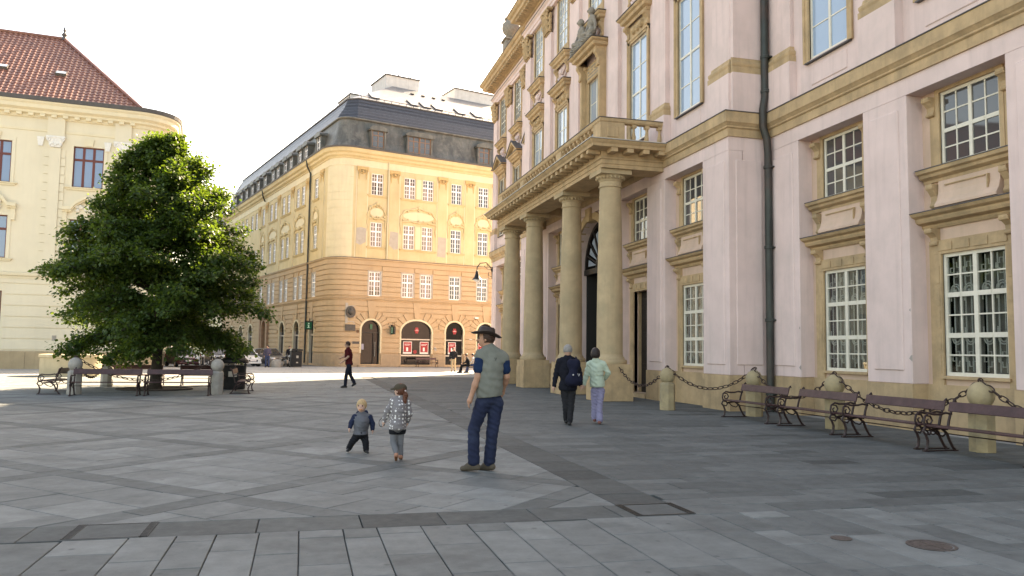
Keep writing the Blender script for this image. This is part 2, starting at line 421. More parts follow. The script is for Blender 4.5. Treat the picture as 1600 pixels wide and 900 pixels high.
def bay_gf(cx, yf, kind='window', detail=2):
    yb = yf+.42; hw = 1.29
    # recessed back of the bay with its openings
    lw, lz0, lz1 = (1.62, 1.2, 3.79) if kind == 'window' else (1.5, .14, 3.85)
    uw, uz0, uz1 = 1.54, 5.70, 7.31
    mb = MB().wall(cx-hw-.02, cx+hw+.02, (1.0 if kind == 'window' else 0), 7.45, [(cx-lw/2, cx+lw/2, lz0, lz1), (cx-uw/2, cx+uw/2, uz0, uz1)], yb, .16)
    O('bay_wall', mb, SALM, PAL)
    if kind == 'window':
        mb = MB().box(cx-hw-.015, cx+hw+.015, yb-.05, yb+.1, 0, 1.003); O('plinth', mb, STONE, PAL)
    # stone surround of the lower opening
    mb = MB(); sw = .2; t0 = 1.003 if kind == 'window' else .0
    for sx in (-1, 1):
        a, b = sorted((cx+sx*lw/2, cx+sx*(lw/2+sw))); mb.box(a, b, yb-.05, yb+.12, t0, lz1)
        a, b = sorted((cx+sx*(lw/2+sw+.003), cx+sx*(lw/2+sw+.14))); mb.box(a, b, yb-.03, yb+.02, t0, lz1+.3)
        for k in range(5):
            zz = t0+.25+k*(lz1-t0-.4)/5; a, b = sorted((cx+sx*(lw/2+.05), cx+sx*(lw/2+sw-.04))); mb.box(a, b, yb-.062, yb-.045, zz, zz+.38)
    mb.box(cx-lw/2-sw, cx+lw/2+sw, yb-.05, yb+.12, lz1+.003, lz1+.3)
    for k in range(4):
        a = cx-lw/2-.1+k*(lw+.2)/4; mb.box(a+.04, a+(lw+.2)/4-.04, yb-.07, yb-.045, lz1+.07, lz1+.24)
    O('window_surround', mb, STONE, PAL)
    if kind == 'window': O('window_sill', MB().box(cx-lw/2-.06, cx+lw/2+.06, yb-.10, yb+.03, lz0-.065, lz0-.003), STONE, PAL)
    hood(cx, yb, 4.36, 2*hw, .40)
    for sx in (-1, 1):
        console(cx+sx*(lw/2+.15), yb, 3.98, .37, .2, .24)
        console(cx+sx*(uw/2+.17), yb, 4.80, .52, .17, .2)
        console(cx+sx*(uw/2+.2), yb, 6.82, .42, .2, .22)
    # swelling apron between the storeys
    pr = [(.06,4.76),(.20,4.79),(.20,4.84),(.13,4.95),(.09,5.1),(.08,5.3),(.08,5.36)]
    mb = MB().sweep([(cx-uw/2-.02, yb), (cx+uw/2+.02, yb)], [(0,4.76)]+pr+[(0,5.36)]); O('apron', mb, SALM, PAL); O('apron_moulding', MB().box(cx-.6, cx+.45, yb-.115, yb-.075, 5.24, 5.262).box(cx+.52, cx+.545, yb-.15, yb-.075, 4.98, 5.26), STONE, PAL)
    hood(cx, yb, 5.37, 2*hw-.12, .28, name='window_sill', prof=[(0,0),(.05,0),(.06,.06),(.15,.11),(.17,.17),(.23,.20),(.25,.27)])
    mb = MB()
    for sx in (-1, 1):
        a, b = sorted((cx+sx*(uw/2), cx+sx*(uw/2+.11))); mb.box(a, b, yb-.04, yb+.12, 5.665, uz1+.1)
        a, b = sorted((cx+sx*(uw/2+.113), cx+sx*(uw/2+.27))); mb.box(a, b, yb-.025, yb+.02, 5.665, 6.85)
    mb.box(cx-uw/2, cx+uw/2, yb-.04, yb+.12, uz1+.002, uz1+.1); O('window_surround', mb, STONE, PAL)
    if kind == 'window':
        wd = window(PAL, FI, cx, yb+.02, lz0, lw, lz1-lz0, 4, (.95,.95,1,1,1,1), .075, .03, (1,3), (1,), .10, gm=GLASS_C if detail == 2 else GLASS_D, single=detail == 2)
        if detail == 2:
            grille(wd, lw, lz1-lz0)
            cu = MB()
            for k in range(26):
                a = -lw/2+.02+k*(lw-.04)/26; d = .24+.02*math.sin(k*2.2); cu.add([(a,d,.04),(a+(lw-.04)/26,.24+.02*math.sin((k+1)*2.2),.04),(a+(lw-.04)/26,.24+.02*math.sin((k+1)*2.2),lz1-lz0-.04),(a,d,lz1-lz0-.04)], [(0,1,2,3)])
            keep = [i for i in range(26) if i not in (12,13)]
            c2 = MB(); c2.v = cu.v; c2.f = [cu.f[i] for i in keep]; O('curtain', c2, CURTAIN, wd)
    elif kind == 'door':
        mb = MB().box(cx-lw/2, cx+lw/2, yb+.28, yb+.34, lz0, lz1)
        d = O('door', mb, DOORWOOD, PAL)
        for sx in (-1, 1):
            for zz, zh in ((.3, .9), (1.35, 1.0), (2.5, 1.1)):
                a, b = sorted((cx+sx*.1, cx+sx*.62)); O('door_panel', MB().cbox(a, b, yb+.25, yb+.279, zz, zz+zh, .012), DOORWOOD, d)
        O('door_step', MB().box(cx-lw/2-.3, cx+lw/2+.3, yb-.40, yb+.45, 0, .138), STONE, PAL)
        O('door_reveal', MB().box(cx-lw/2, cx-lw/2+.01, yb+.161, yb+.5, lz0, lz1).box(cx+lw/2-.01, cx+lw/2, yb+.161, yb+.5, lz0, lz1), STONE, PAL)
    window(PAL, FI, cx, yb+.02, uz0, uw, uz1-uz0, 4, (1,1,1.15,1.15), .065, .03, (1,), (1,), .085, gm=GLASS_D, single=detail >= 1)

def pier(x0, x1, yf, name='pier', panel=True):
    # plaster pier with sandstone foot and a raised panel
    p = O(name, MB().box(x0, x1, yf, yf+.45, 1.0, 7.39), PINK, PAL, bevel=.012)
    O('pier_plinth', MB().box(x0-.018, x1+.018, yf-.022, yf+.44, 0, .998), STONE, p)
    if panel and x1-x0 > .7:
        a, b = x0+.24, x1-.24; O('pier_panel', MB().cbox(a, b, yf-.03, yf+.02, 1.28, 7.12, .022), PINK, p)
    return p

# ground floor: piers between the recessed bays
def run_piers(edges, yf):
    for a, b in edges: pier(a, b, yf)
run_piers([(XR+.003, WING_N[0]-1.29)]+[(WING_N[i]+1.29, WING_N[i+1]-1.29) for i in range(3)]+[(WING_N[3]+1.29, X_NEAR)], YF)
run_piers([(RIS[0]+1.31, XR-.001), (RIS[1]+1.29, RIS[0]-1.31), (2.35, RIS[1]-1.29), (RIS[3]+1.29, -2.35), (RIS[4]+1.31, RIS[3]-1.29), (XL, RIS[4]-1.31)], 0.)
run_piers([(X_FAR, WING_F[2]-1.29), (WING_F[2]+1.29, WING_F[1]-1.29), (WING_F[1]+1.29, WING_F[0]-1.29), (WING_F[0]+1.29, XL-.02)], YF)
for x, z, k in ((WING_N[1]-1.30, 1.55, .07), (WING_N[0]-1.30, 1.25, .06), (WING_N[0]-1.31, 2.3, .04), (WING_N[1]-1.31, 2.6, .035)):
    O('plaster_chip', MB().prism([(x-k*1.1, z), (x-k*.2, z-k*.7), (x+.006, z-k*.9), (x+.006, z+k*1.1), (x-k*.5, z+k*.8)], YF-.003, YF+.02), mat('chip_render', (.34,.30,.27), .95), PAL)
# the short return of the central block, with its own panel and plinth
for xr, sx in ((XR, 1), (XL, -1)):
    a, b = sorted((xr-sx*.6, xr-sx*.002)); O('return_wall', MB().box(a, b, .46, YF+.1, 1.0, 7.389).box(a, b, .505, YF+.1, 7.39, 7.80), PINK, PAL)
    if sx > 0:
        O('pier_panel', MB().cbox(xr-.02, xr+.03, .22, 1.06, 1.28, 7.12, .022), PINK, PAL)
    a, b = sorted((xr-sx*.3, xr+sx*.018)); O('pier_plinth', MB().box(a, b, .445, YF+.02, 0, .998), STONE, PAL)
for i, c in enumerate(WING_N): bay_gf(c, YF, 'window', 2 if i < 3 else 0)
for c in WING_F: bay_gf(c, YF, 'window', 0)
bay_gf(RIS[0], 0., 'window', 2); bay_gf(RIS[4], 0., 'window', 0); bay_gf(RIS[1], 0., 'door', 1); bay_gf(RIS[3], 0., 'door', 0)
# lintel zone under the string course
def lintel(x0, x1, y): O('lintel', MB().box(x0, x1, y, y+.5, 7.391, 7.80), PINK, PAL)
lintel(XR+.002, X_NEAR, YF+.001); lintel(X_FAR, XL-.002, YF+.001); lintel(XL, XR, .001)
# arched carriage portal in the middle
mb = MB().wall(-2.35, 2.35, 0, 7.45, [(-1.95, 1.95, 0, 7.3)], .1, .5); mb.arch_fill(0, 1.95, 5.2, 7.3, 1.95, .1, .5); O('portal_wall', mb, PINK, PAL)
mb = MB().arch_ring(0, 5.2, 1.95, 2.28, .02, .3, 20, leg=5.2); O('portal_arch', mb, STONE, PAL)
mb = MB().box(-2.3, -1.94, -.04, .3, 5.08, 5.28).box(1.94, 2.3, -.04, .3, 5.08, 5.28).prism([(-.22,7.05),(.22,7.05),(.3,7.62),(-.3,7.62)], -.1, .3); O('portal_keystone', mb, STONE, PAL)
mb = MB().box(-1.96, -1.90, .6, 9, 0, 7.2).box(1.90, 1.96, .6, 9, 0, 7.2).box(-1.96, 1.96, 9, 9.1, 0, 7.2).box(-1.96, 1.96, .6, 9, 7.16, 7.25); O('passage', mb, INTERIOR, PAL)  # passage shade is put into the near-black wall colour
fan = O('fanlight', MB().arch_ring(0, 5.2, 1.80, 1.95, .5, .62, 18).arch_ring(0, 5.2, .45, .58, .5, .60, 12).box(-1.95, 1.95, .48, .64, 4.95, 5.19), DOORWOOD, PAL)
for k in range(9):
    t = math.pi*(k+.5)/9*1.0; a0 = t-math.pi/18*.55; a1 = t+math.pi/18*.55
    P = [(-.62*math.cos(t), 5.2+.62*math.sin(t))]+[(-1.6*math.cos(a), 5.2+1.6*math.sin(a)) for a in (a0, t, a1)]
    O('pane', MB().prism([(x, max(z, 5.21)) for x, z in P], .55, .565), GLASS_L, fan)  # pale pane colour stands in for daylight from the courtyard
    O('spoke', MB().tube([(-.5*math.cos(t+math.pi/18), .55, 5.2+.5*math.sin(t+math.pi/18)), (-1.85*math.cos(t+math.pi/18), .55, 5.2+1.85*math.sin(t+math.pi/18))], .045, 6), DOORWOOD, fan)
O('hanging_lantern', MB().tube([(.0,-.9,7.6),(0,-.9,6.2)], .012, 5).lathe([(.02,6.2),(.16,6.12),(.24,5.6),(.16,5.3),(.03,5.2)], 0, -.9, 8), BLACK, PAL)

# string course round every break of the front
SPATH = [(X_FAR, 9), (X_FAR, YF), (XL, YF), (XL, 0), (XR, 0), (XR, YF), (X_NEAR, YF)]
O('string_course', MB().sweep(SPATH, [(-.1,7.78),(.045,7.781),(.05,8.0),(.10,8.03),(.10,8.07),(.16,8.14),(.185,8.16),(.19,8.46),(-.1,8.49)]), STONE, PAL)
O('flashing', MB().sweep(SPATH, [(-.1,8.493),(.215,8.463),(.215,8.485),(-.1,8.515)]), GREY_SH, PAL)

# first floor ------------------------------------------------------------------
YU = .26                        # upper wall plane behind the pilasters (central block)
def upper_wall(x0, x1, y, bays, h1):
    holes = []
    for c in bays: holes += [(c-.78, c+.78, 9.45, 13.32), (c-.76, c+.76, 16.4, 18.95)]
    O('upper_wall', MB().wall(x0, x1, 8.49, 20.2, holes, y, .2), PINK, PAL)
upper_wall(XR, X_NEAR, YF+.06, WING_N, 0); upper_wall(X_FAR, XL, YF+.06, WING_F, 0); upper_wall(XL, XR, YU, RIS, 0)
O('upper_return', MB().box(XR-.35, XR-.001, YU+.001, YF+.3, 8.49, 20.2), PINK, PAL); O('upper_return', MB().box(XL+.001, XL+.35, YU+.001, YF+.3, 8.49, 20.2), PINK, PAL)

CAPM = None
def capital_mesh(w_):
    """leafy volute capital, 1.25 m high, in front of the plane y = 0"""
    mb = MB(); h = 1.25; hw = w_/2
    for k in range(4):
        z = .06+k*.26; o_ = .05+.035*k
        mb.box(-hw*.80, hw*.80, -.04-o_*.15, .05, z-.06, z+.22)
    for row, (z, n, s_) in enumerate(((.10, 3, .15), (.40, 4, .15), (.70, 3, .16))):
        for i in range(n):
            x = -hw*.8+(i+.5)*1.6*hw/n
            pts = [(x, -.06, z), (x, -.13-.02*row, z+.12), (x, -.20-.02*row, z+.26), (x, -.24-.02*row, z+.25), (x, -.23-.02*row, z+.18)]
            mb.tube(pts, [s_*.75, s_*.7, s_*.5, s_*.35, s_*.1], 7)
        for sx in (-1, 1):
            x = sx*hw*.78; mb.tube([(x, -.05, z), (x+sx*.10, -.05, z+.12), (x+sx*.19, -.06, z+.25), (x+sx*.20, -.06, z+.19)], [s_*.6, s_*.55, s_*.4, s_*.12], 6)
    for sx in (-1, 1):
        P = [(sx*(hw*.85+.10*math.cos(t)*(1-t/14)), -.20, 1.0+.15*math.sin(t)*(1-t/14)) for t in [i*.6 for i in range(15)]]
        mb.tube(P, [.065*(1-i/22) for i in range(15)], 6)
        mb.tube([(sx*hw*.25, -.1, .75), (sx*hw*.5, -.2, .95), (sx*hw*.8, -.22, 1.12)], .05, 6)
    mb.ball((0, -.2, 1.1), .12, 8, 6)
    mb.box(-hw-.14, hw+.14, -.26, .05, 1.15, 1.25)
    me = bpy.data.meshes.new('capital'); me.from_pydata(mb.v, [], mb.f); me.materials.append(STONE); return me
CAPM = capital_mesh(1.0)
def pilaster(cx, y, w_=1.02, p=.16, far=False):
    x0, x1 = cx-w_/2, cx+w_/2
    q = O('pilaster', MB().box(x0, x1, y-p, y+.02, 10.07, 17.72), PINK, PAL, bevel=.012)
    O('pilaster_pedestal', MB().box(x0-.10, x1+.10, y-p-.1, y+.02, 8.50, 9.62), PINK, q)
    pr = [(0,9.62),(.10,9.62),(.10,9.78),(.07,9.80),(.09,9.86),(.09,9.92),(.03,9.98),(.015,10.07),(0,10.075)]
    O('pilaster_base', MB().sweep([(x0, y), (x0, y-p), (x1, y-p), (x1, y)], pr), STONE, q)
    c = bpy.data.objects.new('capital', CAPM); link(c, q); c.location = (cx, y-p+.02, 17.74)
    return q
for cx in (XR-.58, 6.55, 2.3, -2.35, -6.6, XL+.58): pilaster(cx, YU)
for cx in (11.37+.75, 16.13, 20.13, 24.13, 28.4): pilaster(cx, YF+.06, p=.12)
for cx in (-14.8, -18.75, -22.6): pilaster(cx, YF+.06, p=.12)
O('corner_pilaster', MB().box(XR-.3, XR+.10, .12, YF-.06, 10.07, 17.72), PINK, PAL)
O('pilaster_pedestal', MB().box(XR-.3, XR+.16, .06, YF-.01, 8.5, 9.62), PINK, PAL)
O('pilaster_base', MB().sweep([(XR+.06, .06), (XR+.06, YF)], [(0,9.62),(.10,9.62),(.10,9.78),(.07,9.80),(.09,9.86),(.09,9.92),(.04,9.98),(.03,10.07),(0,10.075)]), STONE, PAL)

def upper_bay(cx, y, style, gm, single):
    mb = MB()                              # moulded stone frame of the tall window
    for sx in (-1, 1):
        a, b = sorted((cx+sx*.78, cx+sx*.96)); mb.box(a, b, y-.06, y+.1, 9.37, 13.5)
        a, b = sorted((cx+sx*.90, cx+sx*.985)); mb.box(a, b, y-.085, y-.055, 9.37, 13.5)
    mb.box(cx-.96, cx+.96, y-.06, y+.1, 13.322, 13.5); mb.box(cx-.985, cx+.985, y-.085, y-.055, 13.42, 13.505)
    O('window_surround', mb, STONE, PAL)
    window(PAL, FI, cx, y+.03, 9.45, 1.56, 3.87, 2, (.85,1,1,1), .055, .035, (1,), (0,), .075, gm=gm, single=single)
    s_ = O('window_sill', MB().box(cx-.9, cx+.9, y-.10, y+.05, 9.335, 9.368), GREY_SH, PAL)
    O('apron', MB().cbox(cx-.72, cx+.72, y-.025, y+.03, 8.72, 9.22, .02), PINK, PAL)
    O('frieze', MB().box(cx-.9, cx+.9, y-.045, y+.02, 13.508, 14.02).ball((cx-.35, y-.05, 13.75), .16, 8, 5).ball((cx+.35, y-.05, 13.75), .16, 8, 5).ball((cx, y-.05, 13.7), .11, 8, 5), STONE, PAL)
    for sx in (-1, 1): console(cx+sx*.86, y, 13.5, .52, .2, .26)
    if style == 'flat': hood_ret(cx, y, 14.02, 1.9, .12, .30)
    elif style == 'pediment':
        hd = hood_ret(cx, y, 13.55+.1, 1.85, .12, .30)
        P = [(cx-1.4, 14.08), (cx+1.4, 14.08), (cx, 14.85)]; Q = [(cx-.95, 14.13), (cx+.95, 14.13), (cx, 14.62)]
        O('pediment', MB().prism(Q, y-.22, y).prism([P[0], (cx-1.15, 14.08), (cx, 14.66), P[2]], y-.45, y).prism([P[1], P[2], (cx, 14.66), (cx+1.15, 14.08)], y-.45, y), STONE, PAL)
        O('pediment_roof', MB().prism([(cx-1.46, 14.085), (cx-1.36, 14.085), (cx, 14.86), (cx+1.36, 14.085), (cx+1.46, 14.085), (cx, 14.92)], y-.50, y), GREY_SH, PAL)
    # small window of the top floor over a carved apron
    O('carved_apron', MB().tube([(cx-.6, y-.03, 14.95), (cx-.35, y-.06, 14.75), (cx, y-.07, 14.9), (cx+.35, y-.06, 14.75), (cx+.6, y-.03, 14.95)], .07, 6).ball((cx, y-.05, 15.1), .17, 8, 6).tube([(cx-.5, y-.04, 15.25), (cx-.1, y-.07, 15.0), (cx+.1, y-.07, 15.0), (cx+.5, y-.04, 15.25)], .05, 6), PINK, PAL)
    for sx in (-1, 1): console(cx+sx*.8, y, 14.85, .6, .17, .22)
    hood_ret(cx, y, 15.45, 1.75, .1, .26)
    mb = MB()
    for sx in (-1, 1):
        a, b = sorted((cx+sx*.76, cx+sx*.9)); mb.box(a, b, y-.05, y+.1, 15.86, 19.1)
    mb.box(cx-.9, cx+.9, y-.05, y+.1, 18.952, 19.1); mb.box(cx-.76, cx+.76, y-.01, y+.1, 15.87, 16.398); O('window_surround', mb, STONE, PAL)
    window(PAL, FI, cx, y+.03, 16.4, 1.52, 2.55, 4, (1,1,1,1,1,1), .05, .028, (1,), (1,), .06, gm=gm)
for i, c in enumerate(WING_N): upper_bay(c, YF+.06, 'flat', GLASS_B, i < 3)
for i, c in enumerate(RIS):
    if i != 2: upper_bay(c, YU, 'flat', GLASS_B if i < 2 else GLASS_L, i < 3)
for c in WING_F: upper_bay(c, YF+.06, 'pediment', GLASS_D, False)
# central bay: taller hood on consoles, inscribed panel, two figures resting on it
cx, y = 0., YU
upper_bay(0., YU, 'none', GLASS_L, True)
hood_ret(0., YU, 14.12, 2.3, .42, .36)
O('inscription_panel', MB().cbox(-.85, .85, y-.12, y, 13.3, 14.05, .03).box(-1.2, -1.0, y-.3, y, 10.0, 14.12).box(1.0, 1.2, y-.3, y, 10.0, 14.12), STONE, PAL)
for k in range(4): O('inscription_line', MB().box(-.7+.05*(k % 2), .7-.05*(k % 3), y-.127, y-.119, 13.42+k*.14, 13.47+k*.14), STONE_D, PAL)
for sx in (-1, 1): console(sx*1.1, y-.28, 13.45, .66, .24, .22)

# top entablature and cornice
PPATH = [(X_FAR-.1, 9), (X_FAR-.1, YF-.06), (XL-.1, YF-.06), (XL-.1, YU-.16), (XR+.1, YU-.16), (XR+.1, YF-.06), (X_NEAR, YF-.06)]
O('architrave', MB().sweep(PPATH, [(-.4,18.99),(.02,19.0),(.02,19.18),(.06,19.2),(.06,19.4),(.14,19.47),(.16,19.53),(0,19.56),(0,20.0),(-.4,20.0)]), PINK, PAL)
O('flashing', MB().sweep(PPATH, [(-.1,19.57),(.19,19.535),(.19,19.555),(-.1,19.585)]), GREY_SH, PAL)
CP = [(0,20.0),(.08,20.0),(.10,20.1),(.32,20.12),(.34,20.16),(.62,20.30),(.68,20.32),(.70,20.52),(.80,20.58),(.88,20.72),(0,20.80)]
O('cornice', MB().sweep(PPATH, [(-.4,20.0)]+CP+[(-.4,20.8)]), STONE, PAL)
O('flashing', MB().sweep(PPATH, [(-.3,20.82),(.91,20.73),(.91,20.76),(-.3,20.85)]), GREY_SH, PAL)
def dentils(x0, x1, y):
    n = int((x1-x0)/.42); mb = MB()
    for i in range(n):
        a = x0+i*.42; mb.box(a, a+.22, y-.60, y-.1, 20.11, 20.27)
    O('modillions', mb, STONE, PAL, kind='stuff')
dentils(X_FAR, XL-.9, YF-.06); dentils(XL, XR, YU-.16); dentils(XR+.9, X_NEAR, YF-.06)
O('parapet', MB().sweep(PPATH, [(-.9,20.8),(-.32,20.8),(-.32,20.95),(-.36,20.97),(-.36,21.5),(-.28,21.53),(-.28,21.68),(-.9,21.7)]), STONE, PAL)
# roof, back and end walls
mb = MB(); y0, y1, yr = 1.2, 17.4, 9.3
xa, xb = X_FAR+.6, X_NEAR-.6
mb.add([(xa,y0,21.2),(xb,y0,21.2),(xb,y1,21.2),(xa,y1,21.2),(xa+7,yr,26),(xb-7,yr,26)], [(0,1,5,4),(1,2,5),(2,3,4,5),(3,0,4)]); O('roof', mb, mat('palace_roof_tile', (.16,.06,.04), .8, var=.3, vscale=4), PAL)
O('rear_wall', MB().box(X_FAR, X_NEAR, 17.6, 18, 0, 21.2).box(X_NEAR-.3, X_NEAR-.002, YF+.3, 17.6, 0, 21.2).box(X_FAR+.002, X_FAR+.3, YF+.5, 17.6, 0, 21.2), PINK, PAL)
O('core', MB().box(X_FAR+.4, -2.4, 2.6, 17, 0, 20.9).box(2.4, X_NEAR-.4, 2.6, 17, 0, 20.9).box(-2.4, 2.4, 9.2, 17, 0, 20.9).box(-2.39, 2.39, 2.6, 9.2, 7.6, 20.9), INTERIOR, PAL)

# portico ------------------------------------------------------------------
PCOL = [6.5, 2.5, -2.6, -6.5]; PY = -1.65
pe = PAL
def column(cx):
    n = 28
    sh = [(.43+.0*k, 0) for k in range(1)]
    prof = []
    for k in range(15):
        t = k/14; r = .435-.075*max(0, (t-.15)/.85)**1.5; prof.append((r, 1.52+t*(7.12-1.52)))
    c = O('column', MB().lathe(prof, cx, PY, n), STONE_C, PAL, smooth='auto')
    bs = [(.56,1.20),(.575,1.24),(.58,1.29),(.56,1.345),(.50,1.36),(.50,1.40),(.475,1.43),(.45,1.47),(.437,1.53)]
    O('column_base', MB().lathe(bs, cx, PY, n), STONE_C, c, smooth='auto')
    cp = [(.36,7.1),(.395,7.11),(.40,7.15),(.37,7.17),(.365,7.30),(.385,7.31),(.385,7.34),(.44,7.42),(.49,7.46),(.50,7.50)]
    k = O('capital', MB().lathe(cp, cx, PY, n).box(cx-.55, cx+.55, PY-.55, PY+.55, 7.503, 7.655), STONE_C, c, smooth='auto')
    mb = MB()
    for i in range(22):
        a = 2*math.pi*i/22; mb.ball((cx+.455*math.cos(a), PY+.455*math.sin(a), 7.43), .05, 6, 4, sz=1.3)
    O('egg_moulding', mb, STONE_C, c, smooth=True, kind='stuff')
    O('column_pedestal', MB().cbox(cx-.6, cx+.6, PY-.6, PY+.6, 0, .93, .012).box(cx-.575, cx+.575, PY-.575, PY+.575, .931, 1.2), STONE, c)
for cx in PCOL: column(cx)
EPATH = [(-7.15, .2), (-7.15, -2.2), (7.15, -2.2), (7.15, .2)]
O('entablature', MB().sweep(EPATH, [(-.95,7.66),(0,7.661),(.0,7.78),(.03,7.80),(.03,7.93),(.07,7.95),(.09,8.0),(.03,8.03),(.03,8.2),(-.95,8.2)]), STONE, PAL)
O('portico_ceiling', MB().box(-7, 7, -2.1, .05, 8.0, 8.1), STONE, PAL)
for cx in PCOL: O('ceiling_beam', MB().box(cx-.3, cx+.3, -1.25, .0, 7.67, 7.999), STONE, PAL)
O('portico_cornice', MB().sweep(EPATH, [(0,8.2),(.10,8.2),(.12,8.22),(.50,8.24),(.52,8.32),(.58,8.38),(.62,8.44),(0,8.47)]), STONE, PAL)
O('flashing', MB().sweep(EPATH, [(-.1,8.478),(.65,8.448),(.65,8.475),(-.1,8.50)]), mat('bright_zinc', (.45,.42,.38), .5), PAL)
def mut(x, y, ax): return MB().box(x-.11, x+.11, y-.44, y-.02, 8.10, 8.235) if ax == 0 else MB().box(x+.02, x+.44, y-.11, y+.11, 8.10, 8.235)
for i in range(26): O('bracket', mut(-7.0+i*.56, -2.2-.03, 0), STONE, PAL)
for i in range(4): O('bracket', mut(7.15+.03, -1.95+i*.56, 1), STONE, PAL)
O('balcony_deck', MB().box(-7.2, 7.2, -2.15, .3, 8.40, 8.50), STONE, PAL)
BY = -2.12; BX = 6.95
O('balustrade_base', MB().sweep([(-BX, .25), (-BX, BY), (BX, BY), (BX, .25)], [(-.14,8.5),(.14,8.5),(.14,8.58),(.11,8.62),(-.11,8.62),(-.14,8.58),(-.14,8.5)]), STONE, PAL)
O('handrail', MB().sweep([(-BX, .25), (-BX, BY), (BX, BY), (BX, .25)], [(-.10,9.22),(.10,9.22),(.14,9.27),(.15,9.36),(-.15,9.36),(-.14,9.27),(-.10,9.22)]), STONE, PAL)
O('flashing', MB().sweep([(-BX, .25), (-BX, BY), (BX, BY), (BX, .25)], [(-.17,9.365),(.17,9.365),(.17,9.385),(-.17,9.385),(-.17,9.365)]), GREY_SH, PAL)
bal = MB().box(-.075, .075, -.075, .075, 0, .06).lathe([(.055,.06),(.075,.10),(.085,.17),(.06,.28),(.04,.40),(.05,.46),(.07,.50)], 0, 0, 8).box(-.08, .08, -.08, .08, .50, .595)
bm_ = bpy.data.meshes.new('baluster'); bm_.from_pydata(bal.v, [], bal.f); bm_.materials.append(STONE)
def baluster(x, y):
    o = bpy.data.objects.new('baluster', bm_); link(o, PAL); o.location = (x, y, 8.622)
for a, b in ((-6.2, -3.1), (-2.3, 2.2), (3.0, 6.2)):
    n = int((b-a)/.38)
    for i in range(n+1): baluster(a+i*(b-a)/n, BY)
for px_ in (-2.7, 2.6): O('balustrade_pedestal', MB().cbox(px_-.3, px_+.3, BY-.13, BY+.13, 8.62, 9.22, .01), STONE, PAL)
for sx in (-1, 1):
    a, b = sorted((sx*6.42, sx*(BX+.13))); O('balustrade_pedestal', MB().cbox(a, b, BY-.13, BY+.75, 8.62, 9.22, .01), STONE, PAL)
    for k in range(3): baluster(sx*BX, -1.0+k*.47)
O('pedestal_relief', MB().cbox(BX+.12, BX+.16, BY+.12, BY+.52, 8.72, 9.1, .015), STONE, PAL)

# copper downpipe in the angle
PX_ = 11.64
mb = MB().tube([(PX_, 1.10, .0), (PX_, 1.10, 7.3), (PX_, 1.07, 7.7), (PX_, .95, 8.05), (PX_, .95, 8.55), (PX_, 1.02, 8.95), (PX_, 1.03, 20.2)], .105, 12)
dp = O('downpipe', mb, COPPER, PAL, smooth='auto')
for z in (.5, 2.55, 4.6, 6.9, 9.1, 10.1, 12.4, 15): O('pipe_collar', MB().lathe([(.112,z-.05),(.128,z-.04),(.128,z+.04),(.112,z+.05)], PX_, 1.10 if z < 7.2 else 1.03, 12).box(PX_-.14, PX_+.14, 1.1, 1.3, z-.02, z+.02), COPPER, dp)

# stone urn on the far parapet
urn = thing('stone_urn', 'weathered grey stone urn standing on the palace parapet against the sky', 'urn')
P = PAL.matrix_basis @ Vector((-19.0, YF+.25-.2, 21.70)); urn.location = P
O('pedestal', MB().cbox(-.45, .45, -.45, .45, 0, .55, .04).box(-.55, .55, -.55, .55, .551, .66), STONE_D, urn)
O('vase', MB().lathe([(.25,.66),(.16,.76),(.30,.92),(.52,1.15),(.62,1.45),(.58,1.75),(.38,1.95),(.34,2.0),(.46,2.08),(.44,2.14),(.2,2.22)], 0, 0, 14), STONE_D, urn, smooth='auto')
O('finial', MB().lathe([(.2,2.22),(.1,2.3),(.17,2.42),(.14,2.52),(.03,2.68)], 0, 0, 10), STONE_D, urn, smooth=True)
# wall lantern on a curled bracket at the far corner
lan = thing('wall_lantern', 'bell shaped lantern hanging from a curled iron bracket on the palace corner', 'lantern')
lan.location = PAL.matrix_basis @ Vector((-23.0, YF-.03, 6.95)); lan.rotation_euler = (0, 0, 0); lan.scale = (1., 1., 1.)
arm = [(0, .0, .0), (-.1, -.0, .45), (-.45, -.05, .78), (-.9, -.1, .72), (-1.12, -.12, .4), (-1.12, -.12, .18)]
O('bracket', MB().tube(arm, .035, 6).tube([(0,0,-.35),(0,0,.5)], .04, 6).tube([(0,0,.25),(-.35,0,.35),(-.6,-.05,.55),(-.4,-.05,.66),(-.3,-.04,.5)], .022, 5).tube([(0,0,-.2),(-.3,0,-.1),(-.25,0,.12),(-.1,0,.08)], .02, 5), BLACK, lan)
O('lamp_shade', MB().lathe([(.03,.2),(.08,.14),(.12,-.05),(.2,-.28),(.36,-.44),(.34,-.45),(.05,-.2)], -1.12, -.12, 14), BLACK, lan, smooth='auto')
O('bulb_glass', MB().lathe([(.24,-.40),(.26,-.47),(.16,-.56),(.03,-.6)], -1.12, -.12, 12), mat('frosted_glass', (.7,.7,.72), .25), lan, smooth=True)
# ================================================================== yellow corner building across the square
YEL = mat('yellow_plaster', (.56,.455,.27), .9, var=.12, vscale=.7, bump=.15, bscale=25, streak=.25, spec=.2, dirt=(.52,.45,.33), dirt_amt=.35, dirt_scale=.35)
CRM = mat('cream_trim_plaster', (.64,.56,.39), .9, var=.08, vscale=.8, bump=.1, bscale=25, streak=.2, spec=.2)
ORA = mat('orange_ochre_plaster', (.45,.325,.205), .9, var=.10, vscale=.8, bump=.15, bscale=25, streak=.2, spec=.2, dirt=(.46,.35,.25), dirt_amt=.4, dirt_scale=.5)
GREYP = mat('bare_grey_render', (.40,.36,.31), .95, var=.12, vscale=3)
PLIN = mat('plinth_stone', (.36,.27,.18), .9, var=.15, vscale=2, bump=.2, streak=.25, dirt=(.25,.2,.15), dirt_amt=.4)
SLATE = mat('slate_roof', (.05,.055,.068), .33, var=.25, vscale=3, bump=.35, bscale=9, spec=.6)
